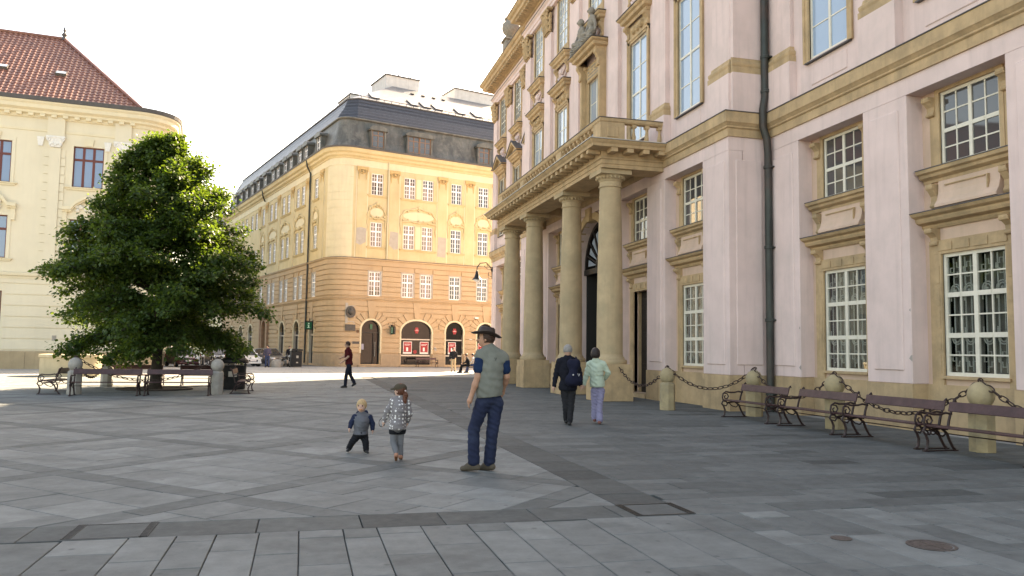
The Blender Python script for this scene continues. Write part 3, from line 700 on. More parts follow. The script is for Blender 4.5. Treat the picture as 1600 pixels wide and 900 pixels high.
MANS = mat('weathered_zinc_mansard', (.095,.097,.088), .5, var=.5, vscale=1.6, streak=.9, zs=.3, spec=.45, dirt=(.20,.19,.165), dirt_amt=.55, dirt_scale=1.6)
WWIN = mat('fresh_white_window', (.82,.82,.82), .45)
BROWNW = mat('brown_dormer_wood', (.24,.14,.09), .7, var=.3, vscale=6)
MEDAL = mat('dark_bronze', (.07,.065,.06), .5, var=.3, vscale=8)
BA = R(16.2)
BLD = thing('corner_building', 'four storey yellow and ochre corner building with dark mansard roof across the square', 'building', (2.22, 70.27, 0), BA)
FF = FI; FL = Frame(0, 0, -math.pi/2)        # front, and the long side running back along the street
RC = 1.75; XE = 26.; SE = 46.                # corner radius, ends of front and side
def arcpts(r_, n=9): return [(RC-r_*math.cos(t), RC-r_*math.sin(t)) for t in [math.pi/2*i/n for i in range(n+1)]]
BPATH = [(0, SE)]+arcpts(RC)+[(XE, 0)]
C_F = [3.98, 7.14, 8.97, 11.93, 14.85, 17.7, 20.6]
S_PAIR = [(9.25, 11.05), (14.45, 16.35), (19.6, 21.4)]; S_ONE = [5.05, 24.9]
S_FAR = [28.2, 30.4, 33.4, 35.4, 38.6, 40.8, 43.6]
C_L = [-s for s in S_ONE+[q for p in S_PAIR for q in p]+S_FAR]
ROWS = [(6.25, 8.4), (10.65, 12.85), (15.3, 17.25)]; WW = 1.1
AR_F = [(3.74, .88, 4.1, .22), (8.13, 1.5, 4.15, .18), (12.0, .9, 4.15, .18), (15.3, .9, 4.1, .18), (20.0, 1.5, 4.1, .18)]      # centre, half width, top, sill
AR_L = [(-5.2, .7, 4.0, .2), (-10.15, .95, 4.15, .3), (-15.4, .95, 4.15, .3), (-29.3, .95, 4.15, .3), (-34.4, .95, 4.15, .3), (-39.7, .95, 4.15, .3)]
PORT = -22.3
def holes_up(cs): return [(c-WW/2, c+WW/2, a, b) for c in cs for a, b in ROWS[1:]]
O('upper_wall', MB().wall(RC, XE, 9.5, 18.4, holes_up(C_F), 0, .2), YEL, BLD)
O('upper_wall', MB().wall(-SE, -RC, 9.5, 18.4, holes_up(C_L), 0, .2), YEL, BLD, FL)
O('corner_wall', MB().sweep(arcpts(RC), [(0,9.5),(0,18.4)]), CRM, BLD, smooth='auto')
for k in range(11): O('corner_course', MB().sweep(arcpts(RC), [(.0,9.72+k*.70),(.02,9.725+k*.70),(.02,10.40+k*.70),(.0,10.405+k*.70)]), CRM, BLD, smooth='auto')
O('side_wall', MB().box(XE-.2, XE, .01, 14, 0, 18.4).box(.01, 14, SE-.2, SE, 0, 18.4), YEL, BLD)
O('inner_core', MB().box(.7, XE-.3, .75, 12, 0, 19).box(.75, 12, 12, SE-.3, 0, 19), INTERIOR, BLD)
# lower two storeys in banded rustication
def low_holes(cs, ars): return [(c-WW/2, c+WW/2, ROWS[0][0], ROWS[0][1]) for c in cs]+[(c-h, c+h, s, t) for c, h, t, s in ars]
pl_ = [(PORT-.9, PORT+.9, .1, 4.6)]
O('lower_wall', MB().wall(RC, XE, 0, 9.5, low_holes(C_F, AR_F), .03, .3), ORA, BLD)
O('lower_wall', MB().wall(-SE, -RC, 0, 9.5, low_holes(C_L, AR_L)+pl_, .03, .3), ORA, BLD, FL)
O('corner_wall', MB().sweep(arcpts(RC), [(-.03,0),(-.03,9.5)]), ORA, BLD, smooth='auto')
def courses(x0, x1, cs, ars, extra=()):
    mb = MB(); z = 1.2
    while z < 9.3:
        z1 = min(z+.455, 9.35)
        if not (5.85 < z+.2 < 6.2):
            cut = [(c-WW/2-.14, c+WW/2+.14) for c in cs if ROWS[0][0]-.05 < z1 and ROWS[0][1]+.12 > z]
            for c, h, t, s in list(ars)+list(extra):
                sp = t-h if h < 1.2 else t-1.05
                if z < t+.7:
                    zz = max(0, (z+z1)/2-sp); k = h*math.sqrt(max(0, 1-(min(1, zz/(t-sp)))**2)) if z < t else 0.; ko = (h+.85)*math.sqrt(max(0, 1-(zz/(t-sp+.85))**2)) if z > sp-.5 else k+.12; cut.append((c-max(k+.12, ko), c+max(k+.12, ko)))
            cut.sort(); a = x0
            for p, q in cut+[(x1, x1)]:
                if p-a > .05: mb.box(a, min(p, x1), -.055, .05, z+.038, z1-.038)
                a = max(a, q)
        z = z1
    return mb
O('rusticated_courses', courses(RC, XE, C_F, AR_F), ORA, BLD, kind='stuff')
O('rusticated_courses', courses(-SE, -RC, C_L, AR_L, [(PORT, 1.5, 5.6, .1)]), ORA, BLD, FL, kind='stuff')
z = 1.2
while z < 9.3:
    z1 = min(z+.455, 9.35)
    if not (5.85 < z+.2 < 6.2): O('corner_course', MB().sweep(arcpts(RC), [(-.05,z+.038),(.055,z+.039),(.055,z1-.039),(-.05,z1-.038)]), ORA, BLD, smooth='auto')
    z = z1
# plinth, bands, cornice
PA = sorted([(c-h-.1, c+h+.1) for c, h, t, s in AR_F]); a = RC
for p, q in PA+[(XE, XE)]:
    if p-a > .1: O('plinth', MB().box(a, p, -.07, .1, 0, 1.16), PLIN, BLD)
    a = q
O('plinth', MB().sweep(arcpts(RC), [(-.05,0),(.07,.001),(.07,1.14),(-.05,1.16)]), PLIN, BLD)
PA = sorted([(c-h-.1, c+h+.1) for c, h, t, s in AR_L]+[(PORT-1.3, PORT+1.3)]); a = -SE
for p, q in PA+[(-RC, -RC)]:
    if p-a > .1: O('plinth', MB().box(a, p, -.07, .1, 0, 1.16), PLIN, BLD, FL)
    a = q
O('string_course', MB().sweep(BPATH, [(-.02,5.86),(.05,5.861),(.06,5.93),(.13,5.97),(.15,6.06),(-.02,6.09)]), ORA, BLD)
O('string_course', MB().sweep(BPATH, [(-.02,9.3),(.05,9.301),(.07,9.38),(.16,9.43),(.18,9.53),(-.02,9.58)]), ORA, BLD)
O('flashing', MB().sweep(BPATH, [(-.02,9.585),(.2,9.535),(.2,9.555),(-.02,9.605)]), GREY_SH, BLD)
O('frieze', MB().sweep(BPATH, [(-.02,17.72),(.04,17.721),(.04,17.8),(.02,17.82),(.02,18.35),(-.02,18.4)]), CRM, BLD)
O('cornice', MB().sweep(BPATH, [(-.05,18.36),(.08,18.361),(.12,18.48),(.30,18.6),(.34,18.78),(.52,18.9),(.58,19.12),(.62,19.2),(-.05,19.28)]), YEL, BLD)
O('gutter', MB().sweep(BPATH, [(.5,19.21),(.66,19.205),(.7,19.34),(.64,19.36),(.3,19.33)]), GREY_SH, BLD)
# windows
for fr, cs in ((FF, C_F), (FL, C_L)):
    for c in cs:
        for a, b in ROWS:
            window(BLD, fr, c, .06, a, WW, b-a, 4, (1,1,1,.85,.85), .07, .035, (2,), (1,), .12, fm=WWIN, gm=GLASS_D)
            if a > 10: O('window_surround', MB().box(c-WW/2-.13, c-WW/2, -.03, .1, a, b+.13).box(c+WW/2, c+WW/2+.13, -.03, .1, a, b+.13).box(c-WW/2, c+WW/2, -.03, .1, b+.001, b+.13), YEL, BLD, fr)
            else: O('window_surround', MB().box(c-WW/2-.14, c-WW/2, -.02, .1, a, b+.1).box(c+WW/2, c+WW/2+.14, -.02, .1, a, b+.1).box(c-WW/2, c+WW/2, -.02, .1, b+.001, b+.1), GREYP, BLD, fr)
def sills(fr, spans):
    for a, b in spans:
        for z in (10.65, 15.3): O('window_sill', MB().sweep([(a-.25, .0), (a-.25, -.02), (b+.25, -.02), (b+.25, .0)], [(0,-.17),(.06,-.168),(.08,-.09),(.15,-.05),(.15,-.01),(0,0)], z=z), YEL, BLD, fr)
SPF = [(3.43, 4.53), (6.59, 9.52), (11.38, 12.48), (14.3, 15.4)]
SPL = [(-5.6, -4.5)]+[(-b-.55, -a+.55) for a, b in S_PAIR]+[(-25.45, -24.35)]
sills(FF, SPF); sills(FL, SPL)
# stucco cartouches over the middle row, hung garlands at their sides
def cartouche(fr, a, b):
    c, hw = (a+b)/2, (b-a)/2+.28; z0 = 13.0; mb = MB()
    n = 18; P = []
    for i in range(n+1):
        t = math.pi*i/n; wob = .07*math.cos(t*8)
        P.append((c-(hw+wob)*math.cos(t), -.05, z0+.42+(1.02+wob*.6)*math.sin(t)**.8))
    mb.tube(P, [.085+.03*math.cos(i*1.7) for i in range(n+1)], 6)
    mb.tube([(c-hw, -.05, z0+.1), (c-hw*.5, -.06, z0+.26), (c, -.07, z0+.14), (c+hw*.5, -.06, z0+.26), (c+hw, -.05, z0+.1)], .085, 6)
    for i in range(7):
        x = c-hw+(i+.5)*2*hw/7; mb.ball((x, -.06, z0+.28+.10*math.sin(i*2.3)), .11, 6, 4)
    for sx in (-1, 1):
        mb.tube([(c+sx*hw, -.04, z0+.5), (c+sx*(hw+.05), -.06, z0-.1), (c+sx*(hw-.02), -.05, z0-.55), (c+sx*(hw+.03), -.03, z0-1.0)], [.10,.09,.07,.03], 6)
        mb.ball((c+sx*(hw*.62), -.07, z0+1.15), .12, 6, 4)
    mb.ball((c, -.08, z0+1.5), .16, 8, 5); mb.ball((c, -.06, z0+1.28), .12, 6, 4)
    q = O('cartouche', mb, YEL, BLD, fr)
    O('cartouche_field', MB().prism([(c+(hw-.22)*(1 if abs(math.cos(t)) < .3 else 1.02)*math.cos(t), z0+.72+.42*math.sin(t)) for t in [2*math.pi*i/20 for i in range(20)]], -.03, .02), CRM, q, fr)
for a, b in SPF: cartouche(FF, a, b)
for a, b in SPL: cartouche(FL, a, b)
for a, b in ((6.59, 9.52),):
    O('panel', MB().box(7.72, 8.39, -.02, .02, 10.7, 12.8).box(7.72, 8.39, -.02, .02, 15.35, 17.2), CRM, BLD)
# giant pilasters with scrolled capitals and cream edges
def bpil(fr, c, w_=.95):
    q = O('pilaster', MB().box(c-w_/2, c+w_/2, -.07, .02, 9.6, 17.1), YEL, BLD, fr)
    O('pilaster_edge', MB().box(c-w_/2-.10, c-w_/2-.003, -.035, .02, 9.6, 17.7).box(c+w_/2+.003, c+w_/2+.10, -.035, .02, 9.6, 17.7), CRM, q, fr)
    mb = MB().box(c-w_/2-.05, c+w_/2+.05, -.15, .02, 17.45, 17.715)
    for sx in (-1, 1):
        mb.tube([(c+sx*(.36+.13*math.cos(t)*(1-t/16)), -.13, 17.33+.14*math.sin(t)*(1-t/16)) for t in [i*.7 for i in range(13)]], [.07*(1-i/18) for i in range(13)], 5)
        mb.tube([(c+sx*.33, -.1, 17.15), (c+sx*.34, -.11, 16.9), (c+sx*.33, -.1, 16.55)], [.07,.05,.02], 5)
    mb.ball((c, -.11, 17.3), .13, 6, 4).tube([(c-.33,-.1,17.2),(c,-.12,17.08),(c+.33,-.1,17.2)], .055, 5)
    O('capital', mb, mat('tan_stucco', (.52,.36,.17), .9, var=.15, vscale=5), q, fr)
for c in (2.56, 5.62, 10.45, 13.35, 16.3, 22.): bpil(FF, c)
for s in (3.2, 6.4 if False else 7.6, 12.75, 17.98, 23.1, 26.5): bpil(FL, -s)
# bare render where the plaster has come off
def patch(fr, pts, m=GREYP): O('bare_patch', MB().prism(pts, -.076, -.05), m, BLD, fr)
patch(FF, [(2.1,10.85),(2.5,10.7),(3.0,11.0),(3.03,12.2),(2.6,12.3),(2.1,12.2)]); patch(FF, [(5.2,10.9),(5.7,10.5),(6.08,10.6),(6.07,12.1),(5.3,12.15)]); patch(FF, [(10.0,10.2),(10.85,10.15),(10.9,12.0),(10.05,12.05)])
# pale downpipe on the front, copper-brown one on the side, its swan neck
O('downpipe', MB().tube([(5.02, -.12, 9.6), (5.02, -.12, 18.4)], .06, 8), CRM, BLD)
O('downpipe', MB().tube([(-6.7, -.14, .2), (-6.7, -.14, 18.0), (-6.6, -.5, 18.6), (-6.6, -.6, 19.2)], .085, 8), COPPER, BLD, FL)
O('downpipe', MB().tube([(-24.0, -.14, 18.0), (-23.6, -.5, 18.5), (-23.6, -.6, 19.2)], .085, 8), COPPER, BLD, FL)
# shopfronts and door under the arches
REDP = mat('red_poster', (.34,.02,.028), .4, var=.1, vscale=3)
POSTW = mat('poster_white', (.75,.7,.66), .5)
GREEN = mat('green_sign_face', (.0,.10,.05), .4)
def arch_trim(fr, ar):
    for c, h, t, s in ar:
        rise = h if h < 1.2 else 1.05; sp = t-rise; rz = rise/h
        O('arch_spandrel', MB().arch_fill(c, h, sp, t, h, .028, .30, rz=rise), ORA, BLD, fr)
        O('arch_trim', MB().arch_ring(c, sp, h-.0, h+.17, -.05, .2, 14, leg=sp-(1.2 if s < .3 else s), rz=rz), CRM, BLD, fr)
        # keystone and slanting voussoir joints
        O('keystone', MB().prism([(c-.22,t+.16),(c+.22,t+.16),(c+.42,5.78),(c-.42,5.78)], -.10, .03), ORA, BLD, fr)
        nv = 4
        for sx in (-1, 1):
            for k in range(nv):
                a0 = math.radians(4+k*66/nv+1.5); a1 = math.radians(4+(k+1)*66/nv-1.5); P = []
                for a_, r0 in ((a0, .18), (a0, .85), ((a0+a1)/2, .85), (a1, .85), (a1, .18), ((a0+a1)/2, .18)): P.append((c+sx*(h+r0)*math.cos(a_), sp+(rise+r0)*math.sin(a_)))
                O('voussoir', MB().prism(P if sx > 0 else P[::-1], -.055, .04), ORA, BLD, fr)
arch_trim(FF, AR_F); arch_trim(FL, AR_L)
def arch_poly(c, h, t, s, n=14):
    rise = h if h < 1.2 else 1.05; sp = t-rise
    return [(c-h, s), (c+h, s)]+[(c+h*math.cos(a), sp+rise*math.sin(a)) for a in [math.pi*i/n for i in range(n+1)]]
SHOPG = glass_mat('shop_glass', (.012,.011,.012), .06, .18)
STEEL = mat('brushed_steel', (.30,.29,.28), .35, metal=.8)
def shop(c, h, t, s, posters, logo=True):
    sw = O('shop_window', MB().box(c-h, c+h, .10, .16, 2.42, 2.52).box(c-h, c+h, .10, .17, .95, 1.08).box(c-h, c-h+.06, .1, .16, s, 3.0).box(c+h-.06, c+h, .1, .16, s, 3.0), STEEL, BLD)
    O('glazing', MB().prism(arch_poly(c, h, t, s), .19, .2), SHOPG, sw)
    for px_, w_ in posters:
        p = O('poster', MB().box(px_-w_/2, px_+w_/2, .165, .18, 1.17, 2.27), POSTW, sw)
        O('poster_print', MB().box(px_-w_/2+.05, px_+w_/2-.05, .157, .163, 1.32, 2.22), REDP, sw)
        O('poster_detail', MB().box(px_-.12, px_+.06, .150, .156, 1.4, 1.75).box(px_-w_/2+.12, px_+w_/2-.14, .150, .156, 2.02, 2.06).box(px_-w_/2+.12, px_+w_/2-.24, .150, .156, 1.93, 1.96), POSTW, sw)
    if logo:
        O('logo', MB().prism([(c+.10+(.24 if i % 2 == 0 else .17)*math.cos(math.pi*i/6), 3.3+(.32 if i % 2 == 0 else .25)*math.sin(math.pi*i/6)) for i in range(12)], .166, .18), REDP, sw)
        O('logo_lettering', MB().box(c-.04, c+.26, .158, .164, 3.27, 3.30).box(c+.02, c+.2, .158, .164, 3.35, 3.37), POSTW, sw)
shop(*AR_F[1], [(7.35, .85), (9.0, .85)]); shop(*AR_F[2], [(11.85, .8)]); shop(*AR_F[3], [(15.0, .8)])
O('round_sticker', MB().prism([(8.1+.17*math.cos(a), 1.35+.17*math.sin(a)) for a in [2*math.pi*i/14 for i in range(14)]], .16, .185), REDP, BLD)
c, h, t, s = AR_F[0]
d = O('door', MB().prism(arch_poly(c, h, t, s), .34, .36), SHOPG, BLD)
O('door_frame', MB().box(c-h, c+h, .24, .33, 2.95, 3.06).box(c-h, c-h+.09, .24, .33, s, 3.0).box(c+.32, c+.40, .24, .33, s, 2.95).box(c+h-.07, c+h, .24, .33, s, 3.0), BLACK, d)
O('door_handle', MB().tube([(c+.5, .2, .9), (c+.5, .2, 2.2)], .025, 6), STEEL, d)
O('notice', MB().box(c-.72, c-.5, .325, .335, 1.5, 2.0), mat('notice_paper', (.35,.35,.45), .6), d)
O('doorstep', MB().box(c-h-.3, c+h+.3, -.35, .3, 0, .14), PLIN, BLD); O('doorstep', MB().box(6.5, 9.8, -.2, .3, 0, .1), PLIN, BLD)
for c, h, t, s in AR_L:
    O('shop_window', MB().prism(arch_poly(c, h, t, s), .24, .25), SHOPG, BLD, FL)
    O('window_frame', MB().box(c-h, c+h, .16, .23, 2.7, 2.85).box(c-.05, c+.05, .17, .23, s, 2.7), GREYP, BLD, FL)
    O('window_reveal', MB().box(c-h, c-h+.02, .03, .3, s, t-h), GREYP, BLD, FL); O('window_reveal', MB().box(c+h-.02, c+h, .03, .3, s, t-h), GREYP, BLD, FL)
O('portal_surround', MB().arch_ring(PORT, 3.6, .9, 1.25, -.22, .1, 12, leg=3.5).box(PORT-1.75, PORT-1.3, -.3, .05, 0, 4.7).box(PORT+1.3, PORT+1.75, -.3, .05, 0, 4.7).prism([(PORT-1.9,4.7),(PORT+1.9,4.7),(PORT+1.2,5.6),(PORT,5.85),(PORT-1.2,5.6)], -.45, .05), mat('brown_portal_stone', (.36,.23,.15), .9, var=.2, vscale=3), BLD, FL)
O('portal_door', MB().box(PORT-.9, PORT+.9, .2, .25, 0, 4.6), mat('brown_portal_wood', (.20,.09,.05), .6), BLD, FL)
# memorial medallion, its plate, house plates, meter box
mp = O('memorial_backing', MB().box(1.2, 2.1, -.03, .02, 3.75, 5.55), GREYP, BLD)
M0 = Matrix.Translation((.72, .55, 0)) @ Matrix.Rotation(R(-38), 4, 'Z')
fr = Frame(.49, .49, R(-45))
O('medallion', MB().prism([(1.25+.42*math.cos(a), 4.75+.52*math.sin(a)) for a in [2*math.pi*i/22 for i in range(22)]], -.16, .02).ball((1.22, -.16, 4.78), .25, 10, 6, sz=1.25), MEDAL, BLD, Frame(.55, -.07, 0.))
O('memorial_plate', MB().cbox(1.2, 2.12, -.10, -.03, 3.12, 3.66, .01), MEDAL, BLD, Frame(.15, -.04, 0.))
mp.location = (.15, -.01, 0)
O('name_plate', MB().box(2.05, 2.70, -.06, -.03, 1.98, 2.2), MEDAL, BLD); O('name_plate_back', MB().box(1.98, 2.8, -.045, -.028, 1.9, 2.28), GREYP, BLD)
O('meter_box', MB().box(2.42, 2.62, -.07, -.03, 2.95, 3.2), mat('brown_box', (.12,.06,.03), .6), BLD)
O('house_number', MB().box(13.55, 13.85, -.05, -.03, 2.55, 2.75), POSTW, BLD); O('security_camera', MB().box(14.0, 14.35, -.35, -.03, 4.55, 4.7), POSTW, BLD)
for x, z in ((10.0, 1.55), (10.05, 1.45)): O('wall_box', MB().box(x-.1, x+.1, -.08, -.03, z, z+.25), GREYP, BLD)

# mansard roof
MP = [(.15, SE)]+[(RC-(RC-.15)*math.cos(t), RC-(RC-.15)*math.sin(t)) for t in [math.pi/2*i/9 for i in range(10)]]+[(XE, .15)]
def inset(path, d):
    return MB()
LOW = [(.1,19.33),(-.05,19.5),(-.30,20.2),(-.52,21.2),(-.66,22.15)]
roof = O('roof', MB().sweep(MP, LOW), MANS, BLD)
O('mansard_moulding', MB().sweep(MP, [(-.66,22.12),(-.52,22.13),(-.48,22.22),(-.56,22.32),(-.70,22.36)]), MANS, roof)
UP = [(.78, SE), (.78, 2.2), (2.2, .78), (XE, .78)]
O('upper_mansard', MB().sweep(UP, [(0,22.34),(-.35,22.9),(-.75,23.5),(-1.15,24.45)]), SLATE, roof)
O('roof_edge', MB().sweep(UP, [(-1.2,24.4),(-1.06,24.43),(-1.06,24.52),(-1.2,24.56)]), GREY_SH, roof)
TP = [(1.93, SE), (1.93, 2.67), (2.67, 1.93), (XE, 1.93)]
YRG, ZRG, ZT = 8.0, 28.4, 24.5
O('top_slope', MB().add([(1.93,SE,ZT),(1.93,2.67,ZT),(2.67,1.93,ZT),(XE,1.93,ZT),(YRG+.4,YRG,ZRG),(XE,YRG,ZRG),(YRG+.4,SE,ZRG),(14,SE,ZT),(14,14,ZT),(XE,14,ZT)],
   [(0,1,4,6),(1,2,4),(2,3,5,4),(6,4,8,7),(4,5,9,8)]), mat('sky_glare_slate', (.12,.125,.135), .38, var=.3, vscale=2.5, spec=.55, bump=.4, bscale=7), roof)  # slate made lighter than the steep slope to carry the sky glare
# slate courses read as thin battens on the steep upper slope
for k in range(6):
    f_ = k/6; zz = 22.34+f_*2.0; oo = -1.15*f_
    O('slate_course', MB().sweep(UP, [(oo+.0,zz+.12),(oo+.02,zz+.10),(oo+.02,zz+.12),(oo-.03,zz+.16)]), SLATE, roof)
# dormers with paired brown windows
def dormer(fr, c, w_, n=1, m=None):
    """one dormer: cheeks, segmental lid, window"""
    z0, z1 = 19.55, 21.35; y0, y1 = .05, 1.0; dm = m or MANS
    q = O('dormer', MB().box(c-w_/2-.16, c-w_/2, y0, y1, z0, z1).box(c+w_/2, c+w_/2+.16, y0, y1, z0, z1).box(c-w_/2, c+w_/2, y0, y1, z0-.1, z0+.12), dm, roof, fr)
    P = [(c-(w_/2+.3)*math.cos(t), z1-.05+.34*math.sin(t)) for t in [math.pi*i/10 for i in range(11)]]
    O('dormer_roof', MB().prism(P+[(c+w_/2+.3, z1-.16), (c-w_/2-.3, z1-.16)], y0-.16, y1+.1), dm, roof, fr)
    k = w_/n
    for i in range(n): window(roof, fr, c-w_/2+k*(i+.5), y0+.08, z0+.12, k-.02, z1-z0-.2, 2, (1,1,.8), .07, .03, (1,), (0,), .07, fm=BROWNW if m is None else WWIN, gm=GLASS_D)
dormer(FF, 3.98, 1.15); dormer(FF, 8.05, 2.3, 2); dormer(FF, 14.9, 1.15); dormer(FF, 20, 1.15)
for s in (5.2, 9.2, 11.3, 14.5, 16.6, 19.6, 21.7, 25.2, 28.5, 31.5, 34.5, 37.5, 41): dormer(FL, -s, 1.15, 1, MANS)
# skylights, roof hatches, snow guard, chimneys, aerial
def slope_box(x, t, w_, h, par, name, m):
    # t = 0..1 up the front top slope
    y0 = 1.93+t*6.07; z0 = 24.5+t*3.9; ang = math.atan2(3.9, 6.07)
    mb = MB().box(-w_/2, w_/2, 0, h, .02, .12); mb.xf(Matrix.Translation((x, y0, z0)) @ Matrix.Rotation(ang, 4, 'X')); return O(name, mb, m, par)
for x in (4.6, 8.6, 9.9, 11.2, 13.7, 15.6): 
    q = slope_box(x, .12, .8, 1.5, roof, 'skylight', GREY_SH); 
    y0 = 1.93+.12*6.07; z0 = 24.5+.12*3.9; ang = math.atan2(3.9, 6.07); mb = MB().box(-.33, .33, .08, 1.42, .121, .13); mb.xf(Matrix.Translation((x, y0, z0)) @ Matrix.Rotation(ang, 4, 'X')); O('pane', mb, GLASS_L, q)
for x in (9.9, 11.1, 12.3, 13.4): slope_box(x, .72, .3, .3, roof, 'roof_vent', BLACK)
O('snow_guard', MB().tube([(2.9, 2.15, 24.82), (XE, 2.15, 24.82)], .03, 5).tube([(2.15, 2.9, 24.82), (2.15, SE, 24.82)], .03, 5), BLACK, roof)
for i in range(30):
    x = 3+i*.75; O('snow_guard_post', MB().box(x-.02, x+.02, 2.13, 2.17, 24.55, 24.82), BLACK, roof)
CHW = mat('whitewashed_chimney', (.62,.60,.57), .9, var=.12, vscale=2, streak=.3)
ch = O('chimney', MB().box(7.8, 11.5, 8.3, 12.5, 26, 29.6), CHW, roof); O('chimney_cap', MB().box(7.7, 11.6, 8.2, 12.6, 29.602, 29.72), GREY_SH, ch)
for x in (9.6, 10.7, 11.0): O('flue', MB().tube([(x, 9.4, 29.7), (x, 9.4, 30.3)], .06, 6), GREY_SH, ch)
ch = O('chimney', MB().box(15.7, 20.6, 8.3, 11.6, 26, 29.6), CHW, roof); O('chimney_cap', MB().box(15.6, 20.7, 8.2, 11.7, 29.602, 29.7), GREY_SH, ch)
ch = O('chimney', MB().box(4.4, 6.2, 9.2, 13, 25.0, 27.2), CHW, roof); O('chimney_cap', MB().box(4.3, 6.3, 9.1, 13.1, 27.202, 27.3), GREY_SH, ch)
O('aerial', MB().tube([(3.9, 8.0, 25.5), (3.9, 8.0, 28.5), (3.9, 8.0, 31.4)], [.05,.035,.015], 5), GREY_SH, roof)
for i in range(16):
    s_ = 6+i*2.3; O('roof_hook', MB().tube([(2.0, s_, 24.5), (1.95, s_, 25.0)], .02, 4), BLACK, roof)
# hanging illuminated information signs
def info_sign(fr, x, out, z, label):
    p = fr.pt(x, 0, z); p = BLD.matrix_basis @ p
    e = thing('information_sign', label, 'sign', p, BA+fr.ang, 'green information signs')
    O('bracket', MB().box(-.04, .04, -out-.1, .0, .62, .68).box(-.05, .05, -.12, 0, .0, .75).prism([(-.03,.68),(.03,.68),(0,.95)], -out*.5-.03, -out*.5+.03), BLACK, e)
    b = O('sign_box', MB().cbox(-.10, .10, -out-.1, -out+.62, -.12, .6, .02), BLACK, e)
    for sx in (-1, 1):
        f = O('sign_face', MB().box(*sorted((sx*.101, sx*.112)), -out-.03, -out+.55, -.06, .54), GREEN, b)
        xx = sorted((sx*.113, sx*.12)); yc = -out+.26
        O('letter_i', MB().box(*xx, yc-.06, yc+.06, .05, .3).box(*xx, yc-.12, yc+.06, .26, .31).box(*xx, yc-.13, yc+.13, .02, .07).box(*xx, yc-.07, yc+.07, .36, .48), mat('sign_letter', (.55,.8,.62), .5), b)
info_sign(FL, -4.6, .75, 3.35, 'green square information sign with white letter i beside the brown downpipe')
info_sign(FF, 5.65, .75, 3.0, 'narrow edge-on green information sign between the door and the wide shop arch')
O('letter_sign', MB().box(3.75, 3.98, .25, .3, 3.3, 3.75), GREEN, d)

# farther house along the same street
FAR = thing('street_house', 'pale house with dormers farther down the street behind the tree', 'house', BLD.matrix_basis @ Vector((0, SE+.1, 0)), BA)
hl = [(-s-.55, -s+.55, z, z+2.0) for s in (2.5,5.5,8.5,11.5,14.5,17.5,20.5) for z in (6.2, 10.2, 14.2)]
O('wall', MB().wall(-24, 0, 0, 17.6, hl, 0, .2), CRM, FAR, FL); O('gable_wall', MB().box(0.01, 12, .0, .2, 0, 17.6), CRM, FAR)
for s in (2.5,5.5,8.5,11.5,14.5,17.5,20.5):
    for z in (6.2, 10.2, 14.2): window(FAR, FL, -s, .06, z, 1.1, 2.0, 2, (1,1,.8), .07, .04, (1,), (0,), .08, fm=WWIN, gm=GLASS_D)
fr_ = O('roof', MB().prism([(-.4,17.6),(6,24),(12.4,17.6)], 0, 24), MANS, FAR)
for s in (4, 9, 14, 19): O('dormer', MB().box(.3, 3, s-.8, s+.8, 18.2, 20.4).prism([(.1,20.4),(3.2,20.4),(3.2,20.7),(.1,20.7)], s-1, s+1), MANS, fr_)
O('core', MB().box(.6, 12, .3, 23.8, 0, 17.5), INTERIOR, FAR)

# ================================================================== cream building on the left
CB = mat('cream_plaster', (.71,.635,.485), .9, var=.06, vscale=.5, bump=.1, bscale=25, streak=.08, spec=.2, dirt=(.66,.56,.40), dirt_amt=.25, dirt_scale=.3)
CBT = mat('cream_trim', (.72,.63,.455), .9, var=.06, vscale=1, spec=.2, streak=.1)
BRW = mat('red_brown_window', (.14,.035,.028), .45)
SKYG = glass_mat('sky_painted_glass', (.10,.17,.30), .03, 1.)  # blue base carries the sky reflection as colour
B1A = R(6.5)
B1 = thing('cream_building', 'tall cream plaster building with red brown windows and red tiled hip roof at left', 'building', (-15.9, 57.0, 0), B1A)
X0, X1, R1 = -22., 4.75, 1.75
B1C = [1.865+k*5.29 for k in (0,-1,-2,-3,-4)]
def a1(r_, n=8): return [(X1+r_*math.sin(t), R1-r_*math.cos(t)) for t in [math.pi/2*i/n for i in range(n+1)]]
P1 = [(X0, 0)]+a1(R1)+[(X1+R1, 20)]
B1R = [(11.86, 14.58), (7.0, 9.74)]
hl = [(c-.9, c+.9, a, b) for c in B1C for a, b in B1R]+[(c-.85, c+.85, 1.6, 4.92) for c in B1C[1:]]
O('wall', MB().wall(X0, X1, 0, 16.4, hl, 0, .25), CB, B1)
O('corner_wall', MB().sweep([(X1, 0)]+a1(R1)[1:]+[(X1+R1, 20)], [(0,0),(0,16.4)]), CB, B1, smooth='auto')
O('core', MB().box(X0, X1-.2, .6, 18, 0, 16.3), INTERIOR, B1)
